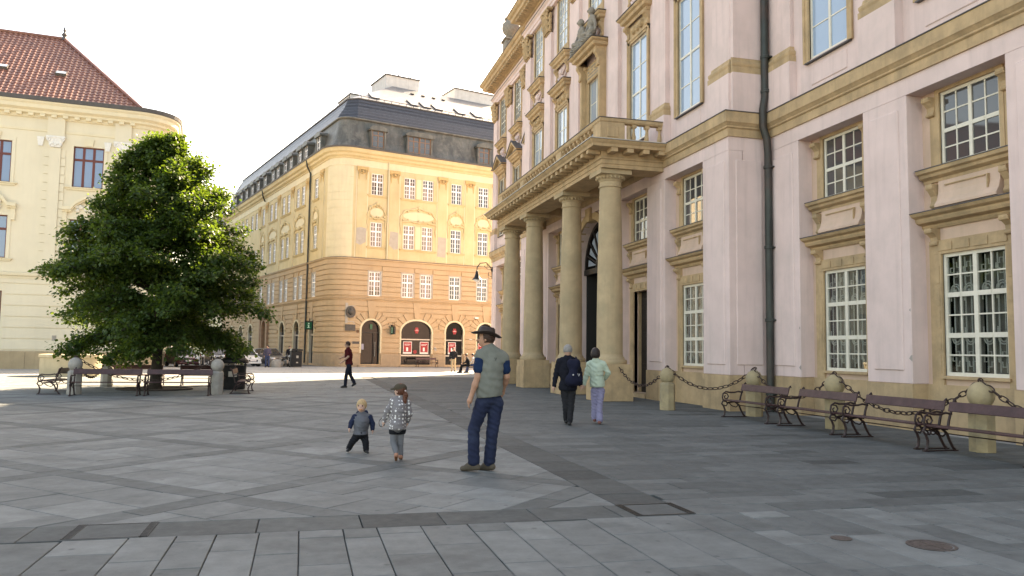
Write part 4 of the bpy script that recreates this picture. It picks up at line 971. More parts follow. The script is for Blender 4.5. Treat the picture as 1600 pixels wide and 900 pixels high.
for c in B1C:
    for a, b in B1R:
        window(B1, FI, c, .13, a, 1.8, b-a, 3, (1.9,.8), .075, .05, (0,), (0,1), .15, fm=BRW, gm=SKYG, single=True)
        O('window_sill', MB().sweep([(c-1.15, .0), (c-1.15, -.02), (c+1.15, -.02), (c+1.15, .0)], [(0,-.2),(.05,-.198),(.08,-.1),(.16,-.06),(.16,-.01),(0,0)], z=a), CBT, B1)
        O('window_surround', MB().box(c-1.1, c-.9, -.04, .1, a, b+.22).box(c+.9, c+1.1, -.04, .1, a, b+.22).box(c-.9, c+.9, -.04, .1, b+.001, b+.22), CB, B1)
    z = 9.95     # scrolled hood over the middle window
    P = [(c-1.35, z+.35), (c-.85, z+.38), (c-.6, z+.75), (c, z+1.15), (c+.6, z+.75), (c+.85, z+.38), (c+1.35, z+.35)]
    h_ = O('hood', MB(), CBT, B1); mb = MB()
    for (xa, za), (xb, zb) in zip(P, P[1:]): mb.prism([(xa,za),(xb,zb),(xb,zb+.22),(xa,za+.22)], -.32, .02); mb.prism([(xa,za-.12),(xb,zb-.12),(xb,zb),(xa,za)], -.2, .02)
    h_.data.from_pydata(mb.v, [], mb.f); 
    if not h_.data.materials: h_.data.materials.append(CBT)
    mb = MB()
    for i in range(16): mb.ball((c+rnd.uniform(-.55, .55), -.03, z+.25+rnd.uniform(0, .5)), rnd.uniform(.08, .17), 6, 4)
    O('stucco_ornament', mb, mat('pale_stucco', (.76,.71,.62), .9, var=.1, vscale=6), B1, kind='stuff')
    O('keystone', MB().prism([(c-.2,14.62),(c+.2,14.62),(c+.28,15.1),(c-.28,15.1)], -.12, .02), CBT, B1)
    for sx in (-1, 1): O('console', MB().box(c+sx*1.2-.12, c+sx*1.2+.12, -.14, .02, z-.5, z+.3), CBT, B1)
for c in B1C[1:]: window(B1, FI, c, .15, 1.6, 1.7, 3.32, 2, (2.2,1), .09, .05, (0,), (0,), .14, fm=BRW, gm=GLASS_D)
PALE = mat('pale_capital', (.74,.71,.66), .9, var=.12, vscale=8)
def pil1(c, main=True):
    q = O('pilaster', MB().box(c-.33, c+.33, -.12, .02, 6.2, 14.35), CB, B1)
    for sx in (-1, 1): 
        for k in range(13): O('quoin', MB().box(*sorted((c+sx*.335, c+sx*(.62 if k % 2 else .60))), -.055, .02, 7.0+k*.56, 7.0+k*.56+.52), CB, q)
    mb = MB().prism([(c-.3,14.37),(c+.3,14.37),(c+.5,15.0),(c-.5,15.0)], -.2, .02).box(c-.55, c+.55, -.24, .02, 14.98, 15.1)
    for sx in (-1, 1): mb.tube([(c+sx*(.40+.12*math.cos(t)*(1-t/16)), -.21, 14.85+.12*math.sin(t)*(1-t/16)) for t in [i*.7 for i in range(12)]], .05, 5)
    for i in range(5): mb.ball((c-.3+.15*i, -.2, 14.5+.1*(i % 2)), .08, 6, 4)
    O('capital', mb, PALE, q)
    O('pilaster_head', MB().box(c-.5, c+.5, -.16, .02, 15.101, 16.35), CB, q)
    O('pilaster_foot', MB().box(c-.75, c+.75, -.16, .02, 6.15, 7.0), CB, q)
for k in range(6): pil1(-.09-5.29*k if k else -.09)
pil1(3.85)
for c in (-.95, 2.95): O('half_capital', MB().prism([(c-.12,14.4),(c+.12,14.4),(c+.22,15.0),(c-.22,15.0)], -.1, .02), PALE, B1)
z = 1.2; k = 0
while z < 5.7:
    cuts = [(c-1.0, c+1.0) for c in B1C[1:]] if z < 5.0 else []
    a = X0
    for p, q in sorted(cuts)+[(X1, X1)]:
        if p-a > .05: O('wall_course', MB().box(a, p, -.05, .02, z+.03, z+.67), CB, B1)
        a = max(a, q)
    O('wall_course', MB().sweep(a1(R1)+[(X1+R1, 20)], [(-.02,z+.03),(.05,z+.031),(.05,z+.669),(-.02,z+.67)]), CB, B1, smooth='auto'); z += .70
O('plinth', MB().sweep(P1, [(-.02,0),(.10,.001),(.10,1.08),(.05,1.13),(-.02,1.14)]), mat('plinth_sandstone', (.42,.32,.20), .9, var=.14, vscale=1.5, streak=.3), B1)
for i in range(12): O('plinth_joint', MB().box(-20+i*2.1, -20+i*2.1+.03, -.104, -.06, .02, 1.06), mat('joint', (.2,.15,.1), .9), B1)
O('string_course', MB().sweep(P1, [(-.02,5.72),(.08,5.721),(.10,5.85),(.2,5.92),(.22,6.08),(-.02,6.14)]), CBT, B1)
O('architrave', MB().sweep(P1, [(-.02,15.35),(.05,15.351),(.05,15.5),(-.02,15.52)]), CBT, B1)
O('cornice', MB().sweep(P1, [(-.05,16.2),(.1,16.201),(.14,16.4),(.36,16.46),(.38,16.6),(.62,16.72),(.66,16.95),(.76,17.05),(.8,17.15),(-.05,17.2)]), CBT, B1)
mb = MB()
for i in range(40): mb.box(-21.5+i*.66, -21.5+i*.66+.3, -.34, -.05, 16.28, 16.45)
O('modillions', mb, CBT, B1, kind='stuff')
O('gutter', MB().sweep(P1, [(.3,17.16),(.84,17.17),(.9,17.42),(.82,17.44),(.3,17.3)]), GREY_SH, B1)
O('meter_plate', MB().box(.35, .6, -.05, -.02, 1.8, 2.15), GREYP, B1)
# tiled hip roof: every tile row waves and steps
TILE = mat('red_clay_tile', (.25,.095,.062), .45, var=.4, vscale=6, spec=.7, dirt=(.12,.05,.045), dirt_amt=.5, dirt_scale=.7)
ye, ze, yr_, zr = -.55, 17.42, 6.2, 23.75; xr_ = -.95; xe = X1+.1
def tile_slope(xl, fx, n_rows, par):
    mb = MB(); pitch = .33; cols = int((xe-xl)/pitch); S = 5; L_ = math.hypot(yr_-ye, zr-ze); ny, nz = -(zr-ze)/L_, (yr_-ye)/L_
    for r_ in range(n_rows):
        t0, t1 = r_/n_rows, (r_+1)/n_rows; xm = xe+(xr_-xe)*t0
        prev = None; 
        xs = [xl+i*pitch/S for i in range(int((xm-xl)/(pitch/S))+1)]
        for x in xs:
            ph = (x-xl)/pitch % 1.; wv = .055*math.sin(math.pi*min(1, ph/.62)) if ph < .62 else -.012
            a = (x, ye+(yr_-ye)*t0+ny*(wv+.035), ze+(zr-ze)*t0+nz*(wv+.035)); b = (x, ye+(yr_-ye)*t1+ny*wv, ze+(zr-ze)*t1+nz*wv)
            c0 = (x, ye+(yr_-ye)*t0+ny*(wv-.01), ze+(zr-ze)*t0+nz*(wv-.01))
            o_ = len(mb.v); mb.v += [c0, a, b]
            if prev is not None: mb.f += [(prev, o_, o_+1, prev+1), (prev+1, o_+1, o_+2, prev+2)]
            prev = o_
    return O('roof_tiles', mb, TILE, par, kind='stuff')
rf = O('roof', MB().add([(X0-1,ye,ze-.05),(xe,ye,ze-.05),(xr_,yr_,zr-.05),(X0-1,yr_,zr-.05),(xe,yr_+6,ze-.05),(X0-1,yr_+7,ze-.05)], [(0,1,2,3),(1,4,2),(2,4,5,3)]), TILE, B1)
tile_slope(-14, 0, 24, rf)
O('ridge_tiles', MB().tube([(X0, yr_, zr+.05), (xr_, yr_, zr+.05)], .13, 8).tube([(xr_, yr_, zr+.05), (xe, ye, ze+.08)], .12, 8), TILE, rf)
O('roof_finial', MB().lathe([(.22,23.7),(.12,23.95),(.2,24.1),(.07,24.3),(.11,24.45),(.02,24.75)], xr_, yr_, 8), GREY_SH, rf)
O('corner_roof', MB().sweep(a1(R1+.75), [(0,17.42),(-1.7,17.95),(-2.6,18.2)]), GREY_SH, rf)
def hatch(x, t):
    y0 = ye+(yr_-ye)*t; z0 = ze+(zr-ze)*t; ang = math.atan2(zr-ze, yr_-ye)
    mb = MB().box(-.34, .34, 0, .62, 0, .2); mb.xf(Matrix.Translation((x, y0, z0)) @ Matrix.Rotation(ang*.75, 4, 'X')); q = O('roof_hatch', mb, mat('dark_hatch', (.10,.09,.08), .4), rf)
    mb = MB().box(-.28, .28, .06, .55, .202, .21); mb.xf(Matrix.Translation((x, y0, z0)) @ Matrix.Rotation(ang*.75, 4, 'X')); O('pane', mb, GLASS_L, q)
hatch(-.35, .36); hatch(-3.8, .36); hatch(-7.3, .36)
# ================================================================== ground and paving
gm_ = mat('bedding_mortar', (.075,.078,.08), .95, var=.2, vscale=4)
def sheet(name, x0, x1, y0, y1, z, m, n=1):
    o = O(name, MB().add([(x0,y0,z),(x1,y0,z),(x1,y1,z),(x0,y1,z)], [(0,1,2,3)]), m); o['kind'] = 'structure'; return o
sheet('ground', -1500, 1500, -1500, 3000, -.03, gm_)
def tiled_mat(name, c1, c2, mort, sx, sy, rot=0.):
    m = mat(name, c1, .75, spec=.3); t = m.node_tree; N = t.nodes; L = t.links; b = N['Principled BSDF']
    g = N.new('ShaderNodeNewGeometry'); mp = N.new('ShaderNodeMapping'); mp.inputs['Rotation'].default_value = (0, 0, rot); L.new(g.outputs['Position'], mp.inputs['Vector'])
    br = N.new('ShaderNodeTexBrick'); br.inputs['Color1'].default_value = (*c1, 1); br.inputs['Color2'].default_value = (*c2, 1); br.inputs['Mortar'].default_value = (*mort, 1)
    br.inputs['Scale'].default_value = 1.; br.inputs['Brick Width'].default_value = sx; br.inputs['Row Height'].default_value = sy; br.inputs['Mortar Size'].default_value = .012
    L.new(mp.outputs[0], br.inputs['Vector']); L.new(br.outputs[0], b.inputs['Base Color']); return m
PAVF = tiled_mat('far_paving', (.27,.265,.25), (.34,.335,.32), (.15,.148,.14), 1.1, .5)
COB = tiled_mat('cobbles', (.10,.10,.098), (.15,.148,.142), (.05,.05,.05), .14, .12, .3)
sheet('plaza', -60, 60, 46., 70.2, 0., PAVF); sheet('street', -60, 60, 70.2, 260, -.003, COB)
sheet('plaza_side', -60, -16, -20, 46, -.002, PAVF); sheet('plaza_behind', -60, 60, -60, 1.2, -.002, PAVF); sheet('plaza_edge', 12.75, 60, 1.2, 46, -.004, PAVF)

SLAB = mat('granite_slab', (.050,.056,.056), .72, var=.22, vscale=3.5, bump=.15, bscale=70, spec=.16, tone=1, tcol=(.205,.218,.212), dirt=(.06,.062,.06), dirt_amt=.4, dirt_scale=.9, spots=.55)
def clip(poly, a, b, c):
    """keep a*x+b*y<=c"""
    out = []; n = len(poly)
    for i in range(n):
        p, q = poly[i], poly[(i+1) % n]; dp, dq = a*p[0]+b*p[1]-c, a*q[0]+b*q[1]-c
        if dp <= 0: out.append(p)
        if dp*dq < 0: t = dp/(dp-dq); out.append((p[0]+(q[0]-p[0])*t, p[1]+(q[1]-p[1])*t))
    return out
def clip_rect(poly, x0, x1, y0, y1):
    for a, b, c in ((-1,0,-x0),(1,0,x1),(0,-1,-y0),(0,1,y1)):
        if len(poly) < 3: return []
        poly = clip(poly, a, b, c)
    return poly
def area(p): return abs(sum(p[i][0]*p[(i+1) % len(p)][1]-p[(i+1) % len(p)][0]*p[i][1] for i in range(len(p))))/2
SL = []      # (polygon, tone)
pr_ = random.Random(3)
def put(poly, tone):
    if len(poly) >= 3 and area(poly) > .012: SL.append((poly, tone))
def rows_x(x0, x1, y0, y1, wmin, wmax, lmin, lmax, t0, t1):
    y = y0
    while y < y1-.05:
        h = min(pr_.uniform(wmin, wmax), y1-y)
        if y1-y-h < wmin*.5: h = y1-y
        x = x0-pr_.uniform(0, lmax); rt_ = pr_.uniform(-.06, .06)
        while x < x1:
            l = pr_.uniform(lmin, lmax); a, b = max(x, x0), min(x+l, x1)
            if b-a > .06: put([(a,y),(b,y),(b,y+h),(a,y+h)], min(1, max(0, pr_.uniform(t0, t1)+rt_-(.25 if pr_.random() < .06 else 0))))
            x += l
        y += h
def cols_y(x0, x1, y0, y1, wmin, wmax, lmin, lmax, t0, t1):
    x = x0
    while x < x1-.05:
        w_ = min(pr_.uniform(wmin, wmax), x1-x); y = y0-pr_.uniform(0, lmax)
        while y < y1:
            l = pr_.uniform(lmin, lmax); a, b = max(y, y0), min(y+l, y1)
            if b-a > .06: put([(x,a),(x+w_,a),(x+w_,b),(x,b)], pr_.uniform(t0, t1))
            y += l
        x += w_
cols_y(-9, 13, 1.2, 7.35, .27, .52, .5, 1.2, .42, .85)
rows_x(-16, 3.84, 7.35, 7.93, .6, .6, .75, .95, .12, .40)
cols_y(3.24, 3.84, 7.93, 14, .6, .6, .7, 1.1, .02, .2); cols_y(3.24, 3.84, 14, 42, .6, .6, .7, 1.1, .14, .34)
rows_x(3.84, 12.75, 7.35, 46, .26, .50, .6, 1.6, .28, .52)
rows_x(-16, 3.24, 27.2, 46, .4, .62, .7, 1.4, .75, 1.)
# diagonal field with darker strips
q2 = math.sqrt(2); SW = .34
def uv(u, v): return ((u-v)/q2, (u+v)/q2)
def quad_uv(u0, u1, v0, v1): return [uv(u0,v0), uv(u1,v0), uv(u1,v1), uv(u0,v1)]
US = [(8.35-4.17*8+4.17*k)/q2 for k in range(20)]; VS = [(5.7-4.2*4+4.2*k)/q2 for k in range(18)]
ZB = (-16, 3.24, 7.93, 27.2)
for i in range(len(US)-1):
    for j in range(len(VS)-1):
        u0, u1, v0, v1 = US[i]+SW/2, US[i+1]-SW/2, VS[j]+SW/2, VS[j+1]-SW/2
        if not clip_rect(quad_uv(US[i]-SW, US[i+1]+SW, VS[j]-SW, VS[j+1]+SW), *ZB): continue
        n = 4; h = (u1-u0)/n; base = pr_.uniform(-.05, .05)
        for r_ in range(n):
            v = v0; first = True
            while v < v1-.02:
                l = pr_.uniform(.55, .95)
                if first and r_ % 2: l *= .6
                first = False; e = min(v+l, v1)
                if v1-e < .25: e = v1
                put(clip_rect(quad_uv(u0+r_*h, u0+(r_+1)*h, v, e), *ZB), min(1, pr_.uniform(.56, .92)+base)); v = e
        v = v0                                     # strip along v at US[i], strip along u at VS[j], and their crossing
        for k in range(3):
            put(clip_rect(quad_uv(US[i]-SW/2, US[i]+SW/2, v0+k*(v1-v0)/3, v0+(k+1)*(v1-v0)/3), *ZB), pr_.uniform(.30, .46))
            put(clip_rect(quad_uv(u0+k*(u1-u0)/3, u0+(k+1)*(u1-u0)/3, VS[j]-SW/2, VS[j]+SW/2), *ZB), pr_.uniform(.30, .46))
        put(clip_rect(quad_uv(US[i]-SW/2, US[i]+SW/2, VS[j]-SW/2, VS[j]+SW/2), *ZB), pr_.uniform(.30, .46))
def slab_geo(poly, tone, vs, fs, ts):
    n = len(poly); cx = sum(p[0] for p in poly)/n; cy = sum(p[1] for p in poly)/n
    s_ = sum(poly[i][0]*poly[(i+1) % n][1]-poly[(i+1) % n][0]*poly[i][1] for i in range(n))
    if s_ < 0: poly = poly[::-1]
    def off(d):
        out = []
        for i in range(n):
            p0, p, p1 = poly[i-1], poly[i], poly[(i+1) % n]
            a = Vector((p[0]-p0[0], p[1]-p0[1])).normalized(); b = Vector((p1[0]-p[0], p1[1]-p[1])).normalized()
            na = Vector((-a.y, a.x)); nb = Vector((-b.y, b.x)); k = max(.35, 1+na.dot(nb)); o_ = (na+nb)/k*d
            out.append((p[0]+o_.x, p[1]+o_.y))
        return out
    h0 = pr_.uniform(-.0022, .0018); tx, ty = pr_.uniform(-.002, .002), pr_.uniform(-.002, .002)
    g = pr_.uniform(.0028, .0058); A, B = off(g), off(g+.005); o_ = len(vs)
    vs += [(x, y, -.025) for x, y in A]+[(x, y, h0-.005+tx*(x-cx)+ty*(y-cy)) for x, y in A]+[(x, y, h0+tx*(x-cx)+ty*(y-cy)) for x, y in B]
    for i in range(n):
        j = (i+1) % n; fs.append((o_+i, o_+j, o_+n+j, o_+n+i)); fs.append((o_+n+i, o_+n+j, o_+2*n+j, o_+2*n+i))
    fs.append(tuple(o_+2*n+i for i in range(n))); ts += [tone]*(2*n+1)
def slab_obj(name, vs, fs, ts, parent):
    me = bpy.data.meshes.new(name); me.from_pydata(vs, [], fs); me.update(); at = me.attributes.new('tone', 'FLOAT', 'FACE'); at.data.foreach_set('value', ts)
    me.materials.append(SLAB); o = bpy.data.objects.new(name, me); link(o, parent); return o
pav = bpy.data.objects.new('pavement', None); link(pav); pav['kind'] = 'structure'
def shows(poly):
    cx = sum(p[0] for p in poly)/len(poly); cy = sum(p[1] for p in poly)/len(poly); d = Vector((cx, cy, 0))-Vector(CAM); z = d.dot(fw)
    if z < .5: return 0
    x = 1245*d.dot(rt2)/z; y = 1245*d.dot(up2)/z
    if abs(x) > 800 or abs(y) > 455: return 0
    return area(poly)*1.6/z**3
SL.sort(key=lambda s: -shows(s[0]))
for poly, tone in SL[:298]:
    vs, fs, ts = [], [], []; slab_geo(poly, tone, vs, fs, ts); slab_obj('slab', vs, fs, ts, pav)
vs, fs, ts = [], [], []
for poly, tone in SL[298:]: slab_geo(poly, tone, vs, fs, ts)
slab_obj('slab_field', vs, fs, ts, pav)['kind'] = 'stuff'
def grate(x):
    mb = MB().box(x-.035, x-.03, 7.38, 7.95, 0, .006).box(x+.03, x+.035, 7.38, 7.95, 0, .006)
    for i in range(22): mb.box(x-.03, x+.03, 7.385+i*.026, 7.385+i*.026+.012, 0, .005)
    O('drain_grate', mb, BLACK, pav)
for x in (-1.83, -1.24, 3.26, 3.83): grate(x)
for a, b in ((-1.79, -1.28), (3.30, 3.79)):
    for y in (7.39, 7.93): O('cover_frame', MB().box(a, b, y-.012, y+.012, 0, .004), BLACK, pav)
mc = O('manhole_cover', MB().lathe([(.2,0),(.2,.006),(.175,.006),(.172,.002),(.16,.002),(.158,.006),(.02,.006)], 5.22, 5.77, 24), mat('rusty_iron', (.07,.055,.05), .6, var=.4, vscale=20), pav)
O('manhole_pattern', MB().box(5.1, 5.34, 5.755, 5.785, .006, .009).box(5.205, 5.235, 5.65, 5.89, .0061, .0095), MATS['rusty_iron'], mc)
O('valve_cover', MB().lathe([(.09,0),(.09,.006),(.02,.007)], 4.62, 6.15, 16), MATS['rusty_iron'], pav)

# ================================================================== benches, bollards, chains
def make_bench():
    e = thing('park_bench', 'bench', 'bench')
    for x in (-.95, .95):
        def T(p, r=.02): return MB().tube([(x, a, b) for a, b in p], r, 6)
        mb = MB()
        def t(p, r): mb.tube([(x, a, b) for a, b in p], r, 6)
        t([(-.30,.02),(-.27,.06),(-.25,.18),(-.29,.28),(-.34,.34),(-.31,.40),(-.22,.40),(-.18,.33),(-.22,.28),(-.27,.30)], [.03,.024,.024,.022,.022,.02,.02,.018,.016,.014])
        t([(-.18,.36),(0,.385),(.16,.37)], .024)
        t([(.05,.37),(.15,.30),(.20,.18),(.27,.06),(.31,.02)], [.02,.024,.024,.022,.028])
        t([(-.14,.36),(-.05,.28),(.06,.25),(.14,.30)], .014)
        t([(-.30,.42),(-.32,.50),(-.30,.59),(-.22,.64),(-.12,.62),(.02,.62),(.14,.645),(.26,.62)], .02)
        t([(-.28,.60),(-.19,.59),(-.15,.52),(-.19,.46),(-.25,.47),(-.265,.52),(-.23,.545)], [.016]*6+[.012])
        t([(.17,.38),(.20,.52),(.25,.66),(.30,.82),(.345,.86),(.36,.83)], [.026,.024,.022,.02,.022,.016])
        t([(-.31,.012),(.32,.012)], .012)
        mb.box(x-.035, x+.035, -.34, -.25, 0, .022).box(x-.035, x+.035, .26, .35, 0, .022)
        O('bench_end', mb, IRON, e, smooth='auto')
    for y, z in ((-.22, .415), (-.085, .408), (.05, .40)): O('seat_slat', MB().cbox(-1.0, 1.0, y-.062, y+.062, z, z+.03, .006), WOOD_B, e)
    bb = MB().cbox(-1.0, 1.0, -.014, .014, -.085, .085, .006); bb.xf(Matrix.Translation((0, .262, .745)) @ Matrix.Rotation(R(-16), 4, 'X')); O('backrest', bb, WOOD_B, e)
    O('tie_rod', MB().tube([(-.95, .1, .3), (.95, .1, .3)], .01, 5), IRON, e)
    return e
G_B = 'park benches with maroon slats and iron ends'
bench0 = make_bench()
BN = [((10.66, 17.30), -90, 'farthest of the four maroon slatted benches along the pink palace, by the downpipe'),
      ((10.66, 14.92), -90, 'second maroon slatted bench from the green downpipe along the pink palace'),
      ((10.62, 12.60), -90, 'third maroon slatted bench from the green downpipe along the pink palace'),
      ((10.55, 10.42), -90, 'nearest maroon slatted bench along the pink palace, cut by the right picture edge'),
      ((-5.98, 27.72), 0, 'maroon slatted bench facing the camera before the tree, left of the pair'),
      ((-3.80, 27.72), 0, 'maroon slatted bench facing the camera before the tree trunk, right of the pair'),
      ((-7.72, 29.35), -90, 'maroon bench seen end-on at the left side of the tree'),
      ((-2.0, 29.6), 90, 'maroon bench seen end-on at the right side of the tree beside the dark bin'),
      ((-6.3, 34.6), 180, 'maroon bench behind the tree, left of the trunk with its back to the camera'),
      ((-3.7, 34.6), 180, 'maroon bench behind the tree, right of the trunk with its back to the camera'),
      ((12.0, 54.6), 90-16, 'far bench holding the seated group before the red shop posters'),
      ((10.9, 71.6), 16.2, 'small dark bench against the ochre wall between two shop arches')]
for i, ((x, y), a, lb) in enumerate(BN):
    b = bench0 if i == 0 else copy_tree(bench0, (0,0,0), 0)
    b.location = (x+rnd.uniform(-.04, .04), y, .001); b.rotation_euler = (0, 0, R(a+rnd.uniform(-1.5, 1.5))); tag(b, lb, 'bench', G_B)
def make_bollard(m):
    e = thing('stone_bollard', 'bollard', 'bollard')
    n = 8; oct_ = [(.215*math.cos(math.pi/8+math.pi/4*i), .215*math.sin(math.pi/8+math.pi/4*i)) for i in range(n)]
    sc = lambda k: [(x*k, y*k) for x, y in oct_]
    mb = MB(); rings = [(1.0,0),(1.0,.70),(.97,.73),(.72,.77),(.66,.79)]
    v = [(x*k, y*k, z) for k, z in rings for x, y in oct_]; f = [(k*n+i, k*n+(i+1) % n, (k+1)*n+(i+1) % n, (k+1)*n+i) for k in range(len(rings)-1) for i in range(n)]
    mb.add(v, f+[tuple(range(n)), tuple((len(rings)-1)*n+i for i in range(n))]); O('shaft', mb, m, e, bevel=.006)
    O('ball_head', MB().lathe([(.14,.785),(.16,.80),(.185,.84),(.21,.90),(.215,.97),(.195,1.05),(.15,1.12),(.08,1.17),(.02,1.185)], 0, 0, 18), m, e, smooth=True)
    O('eye_ring', MB().tube([(.05*math.cos(t), 0, 1.20+.04*math.sin(t)) for t in [2*math.pi*i/10 for i in range(11)]], .012, 5), IRON, e)
    return e
BST = mat('bollard_sandstone', (.36,.285,.17), .9, var=.22, vscale=4, bump=.3, bscale=40, dirt=(.20,.17,.12), dirt_amt=.6, dirt_scale=2.5)
BSG = mat('grey_bollard_stone', (.33,.31,.28), .9, var=.2, vscale=4, bump=.3, bscale=40, dirt=(.2,.19,.17), dirt_amt=.5, dirt_scale=2.5)
bol0 = make_bollard(BST); bol1 = make_bollard(BSG)
BO = [((9.95, 20.65), 'free-standing octagonal sandstone bollard with ball head left of the benches'), ((11.33, 18.45), 'sandstone ball-topped bollard behind the farthest palace bench'),
      ((11.28, 15.15), 'sandstone ball-topped bollard behind the second palace bench'), ((11.22, 11.2), 'sandstone ball-topped bollard behind the nearest palace bench')]
BT = [((-7.02, 28.4), 'pale grey ball-topped stone bollard at the front left corner of the tree seats'), ((-2.72, 28.4), 'pale grey ball-topped stone bollard at the front right corner of the tree seats'),
      ((-7.2, 33.6), 'stone bollard in shade behind the tree seats at their rear left corner'), ((-2.75, 33.4), 'stone bollard in shade behind the tree seats at their rear right corner')]
for src, lst, grp in ((bol0, BO, 'sandstone bollards along the palace'), (bol1, BT, 'stone bollards round the tree')):
    for i, ((x, y), lb) in enumerate(lst):
        b = src if i == 0 else copy_tree(src, (0,0,0), 0)
        b.location = (x, y, 0); b.rotation_euler = (0, 0, R(rnd.uniform(-6, 6))); tag(b, lb, 'bollard', grp)
CH_M = mat('rusted_chain_iron', (.05,.028,.022), .6, var=.4, vscale=25)
lk = MB(); a_, b_ = .095, .043; pts = [(a_*math.cos(t)*(1 if abs(math.cos(t)) > .3 else 1), 0, b_*math.sin(t)) for t in [2*math.pi*i/12 for i in range(12)]]
n = 12; v = []; f = []
for i in range(n):
    t = 2*math.pi*i/n; c = Vector((a_*math.cos(t), 0, b_*math.sin(t))); nr = Vector((b_*math.cos(t), 0, a_*math.sin(t))).normalized()
    for k in range(5):
        s_ = 2*math.pi*k/5; v.append(tuple(c+nr*.0125*math.cos(s_)+Vector((0,1,0))*.0125*math.sin(s_)))
for i in range(n):
    for k in range(5): f.append((i*5+k, i*5+(k+1) % 5, ((i+1) % n)*5+(k+1) % 5, ((i+1) % n)*5+k))
lk.add(v, f); lk_me = bpy.data.meshes.new('chain_link'); lk_me.from_pydata(lk.v, [], lk.f); lk_me.materials.append(CH_M); lk_me.polygons.foreach_set('use_smooth', [True]*len(lk_me.polygons))
def chain(p, q, sag, label, group):
    e = thing('hanging_chain', label, 'chain', p, 0, group)
    p, q = Vector(p), Vector(q); N_ = 200; pts = [p.lerp(q, i/N_)-Vector((0,0,sag*4*(i/N_)*(1-i/N_))) for i in range(N_+1)]
    L_ = 0; step = .155; nxt = step/2; k = 0
    for i in range(N_):
        d = (pts[i+1]-pts[i]).length
        while L_+d >= nxt:
            c = pts[i].lerp(pts[i+1], (nxt-L_)/d); dr = (pts[i+1]-pts[i]).normalized()
            o = bpy.data.objects.new('chain_link', lk_me); link(o, e); o.location = c-p
            qt = dr.to_track_quat('X', 'Z'); o.rotation_mode = 'QUATERNION'; o.rotation_quaternion = qt @ Matrix.Rotation(math.pi/4+(math.pi/2 if k % 2 else 0)+.15*math.sin(k*1.3), 3, 'X').to_quaternion()
            nxt += step; k += 1
        L_ += d
    return e
CG = 'iron chains between the palace bollards'
chain((10.0, 24.28, 1.1), (9.95, 20.65, 1.2), .55, 'rusty chain from the column pedestal to the free-standing bollard', CG)
chain((9.95, 20.65, 1.2), (11.33, 18.45, 1.2), .55, 'rusty chain sagging between the free-standing bollard and the farthest bench', CG)
chain((11.33, 18.45, 1.2), (11.28, 15.15, 1.2), .62, 'rusty chain hanging behind the farthest and second palace benches', CG)
chain((11.28, 15.15, 1.2), (11.22, 11.2, 1.2), .70, 'rusty chain hanging behind the third palace bench', CG)
chain((11.22, 11.2, 1.2), (11.2, 7.2, 1.2), .70, 'rusty chain running from the nearest bollard out of the picture at right', CG)
CT = 'iron chains round the tree'
chain((-7.02, 28.4, 1.2), (-7.2, 33.6, 1.2), .75, 'dark chain along the left side of the tree seats', CT); chain((-2.72, 28.4, 1.2), (-2.75, 33.4, 1.2), .75, 'dark chain along the right side of the tree seats', CT)
chain((-7.02, 28.4, 1.2), (-2.72, 28.4, 1.2), .75, 'dark chain sagging behind the two front benches of the tree', CT)

# round stone basin, bins, low stone
bs = thing('stone_basin', 'round pale sandstone fountain basin left behind the tree benches', 'fountain', (-11.3, 45.3, 0))
BAS = mat('basin_stone', (.50,.41,.27), .85, var=.12, vscale=2, streak=.3)
O('basin_wall', MB().lathe([(1.5,0),(1.5,.9),(1.56,.93),(1.56,1.08),(1.2,1.1),(1.18,.7),(.02,.68)], 0, 0, 28), BAS, bs, smooth='auto')
O('spout', MB().tube([(0,0,.7),(0,0,1.25),(.2,0,1.35),(.3,0,1.25)], .04, 6).ball((0,0,1.3), .12, 8, 6), GREY_SH, bs)
O('grating', MB().lathe([(1.17,1.02),(1.17,1.05),(.1,1.05)], 0, 0, 20), mat('pond_water', (.3,.34,.34), .08), bs)
bn = thing('litter_bin', 'large round black litter bin with domed lid right of the tree seats', 'bin', (-2.45, 33.0-1.2, 0))
O('bin_body', MB().lathe([(.40,0),(.42,.05),(.44,.85),(.46,.9)], 0, 0, 18), BLACK, bn, smooth='auto'); O('bin_lid', MB().lathe([(.50,.98),(.52,1.02),(.50,1.1),(.36,1.2),(.05,1.25)], 0, 0, 18), BLACK, bn, smooth='auto')
O('lid_posts', MB().box(-.42,-.38,-.03,.03,.88,1.0).box(.38,.42,-.03,.03,.88,1.0), BLACK, bn); O('bin_notice', MB().box(-.16,.14,-.462,-.45,.48,.68), GREYP, bn)
bn = thing('waste_container', 'upright black waste container on the pavement by the ochre corner', 'bin', (-.45, 66.6, 0), R(10))
O('bin_body', MB().cbox(-.42,.42,-.4,.4,.05,1.3,.05), BLACK, bn); O('bin_lid', MB().prism([(-.46,1.32),(.46,1.32),(.44,1.46),(-.40,1.52)], -.44, .44), BLACK, bn); O('bin_notice', MB().box(-.05,.12,-.41,-.402,.75,.95).box(-.05,.1,-.41,-.402,.35,.45), GREYP, bn)
st = O('round_stone', MB().ball((0,0,.12), .55, 14, 8, sz=.95), BSG, None, smooth=True); st.location = (-1.95, 67.0, 0); tag(st, 'half-round grey stone bollard lying low before the parked cars', 'stone')
pb = O('concrete_planter', MB().cbox(-.9,.9,-.5,.5,0,.75,.05), BSG, None); pb.location = (-.9, 69.2, 0); tag(pb, 'low grey concrete block behind the motorcycle at the ochre corner', 'planter')
lp = thing('street_lamp', 'slim dark street lamp far down the street behind the parked cars', 'lamp', (-7.8, 108, 0))
O('post', MB().lathe([(.14,0),(.12,.6),(.06,.8),(.045,5.2)], 0, 0, 8), BLACK, lp); O('lamp_head', MB().lathe([(.05,5.2),(.16,5.3),(.26,5.8),(.2,5.95),(.03,6.1)], 0, 0, 8), BLACK, lp)
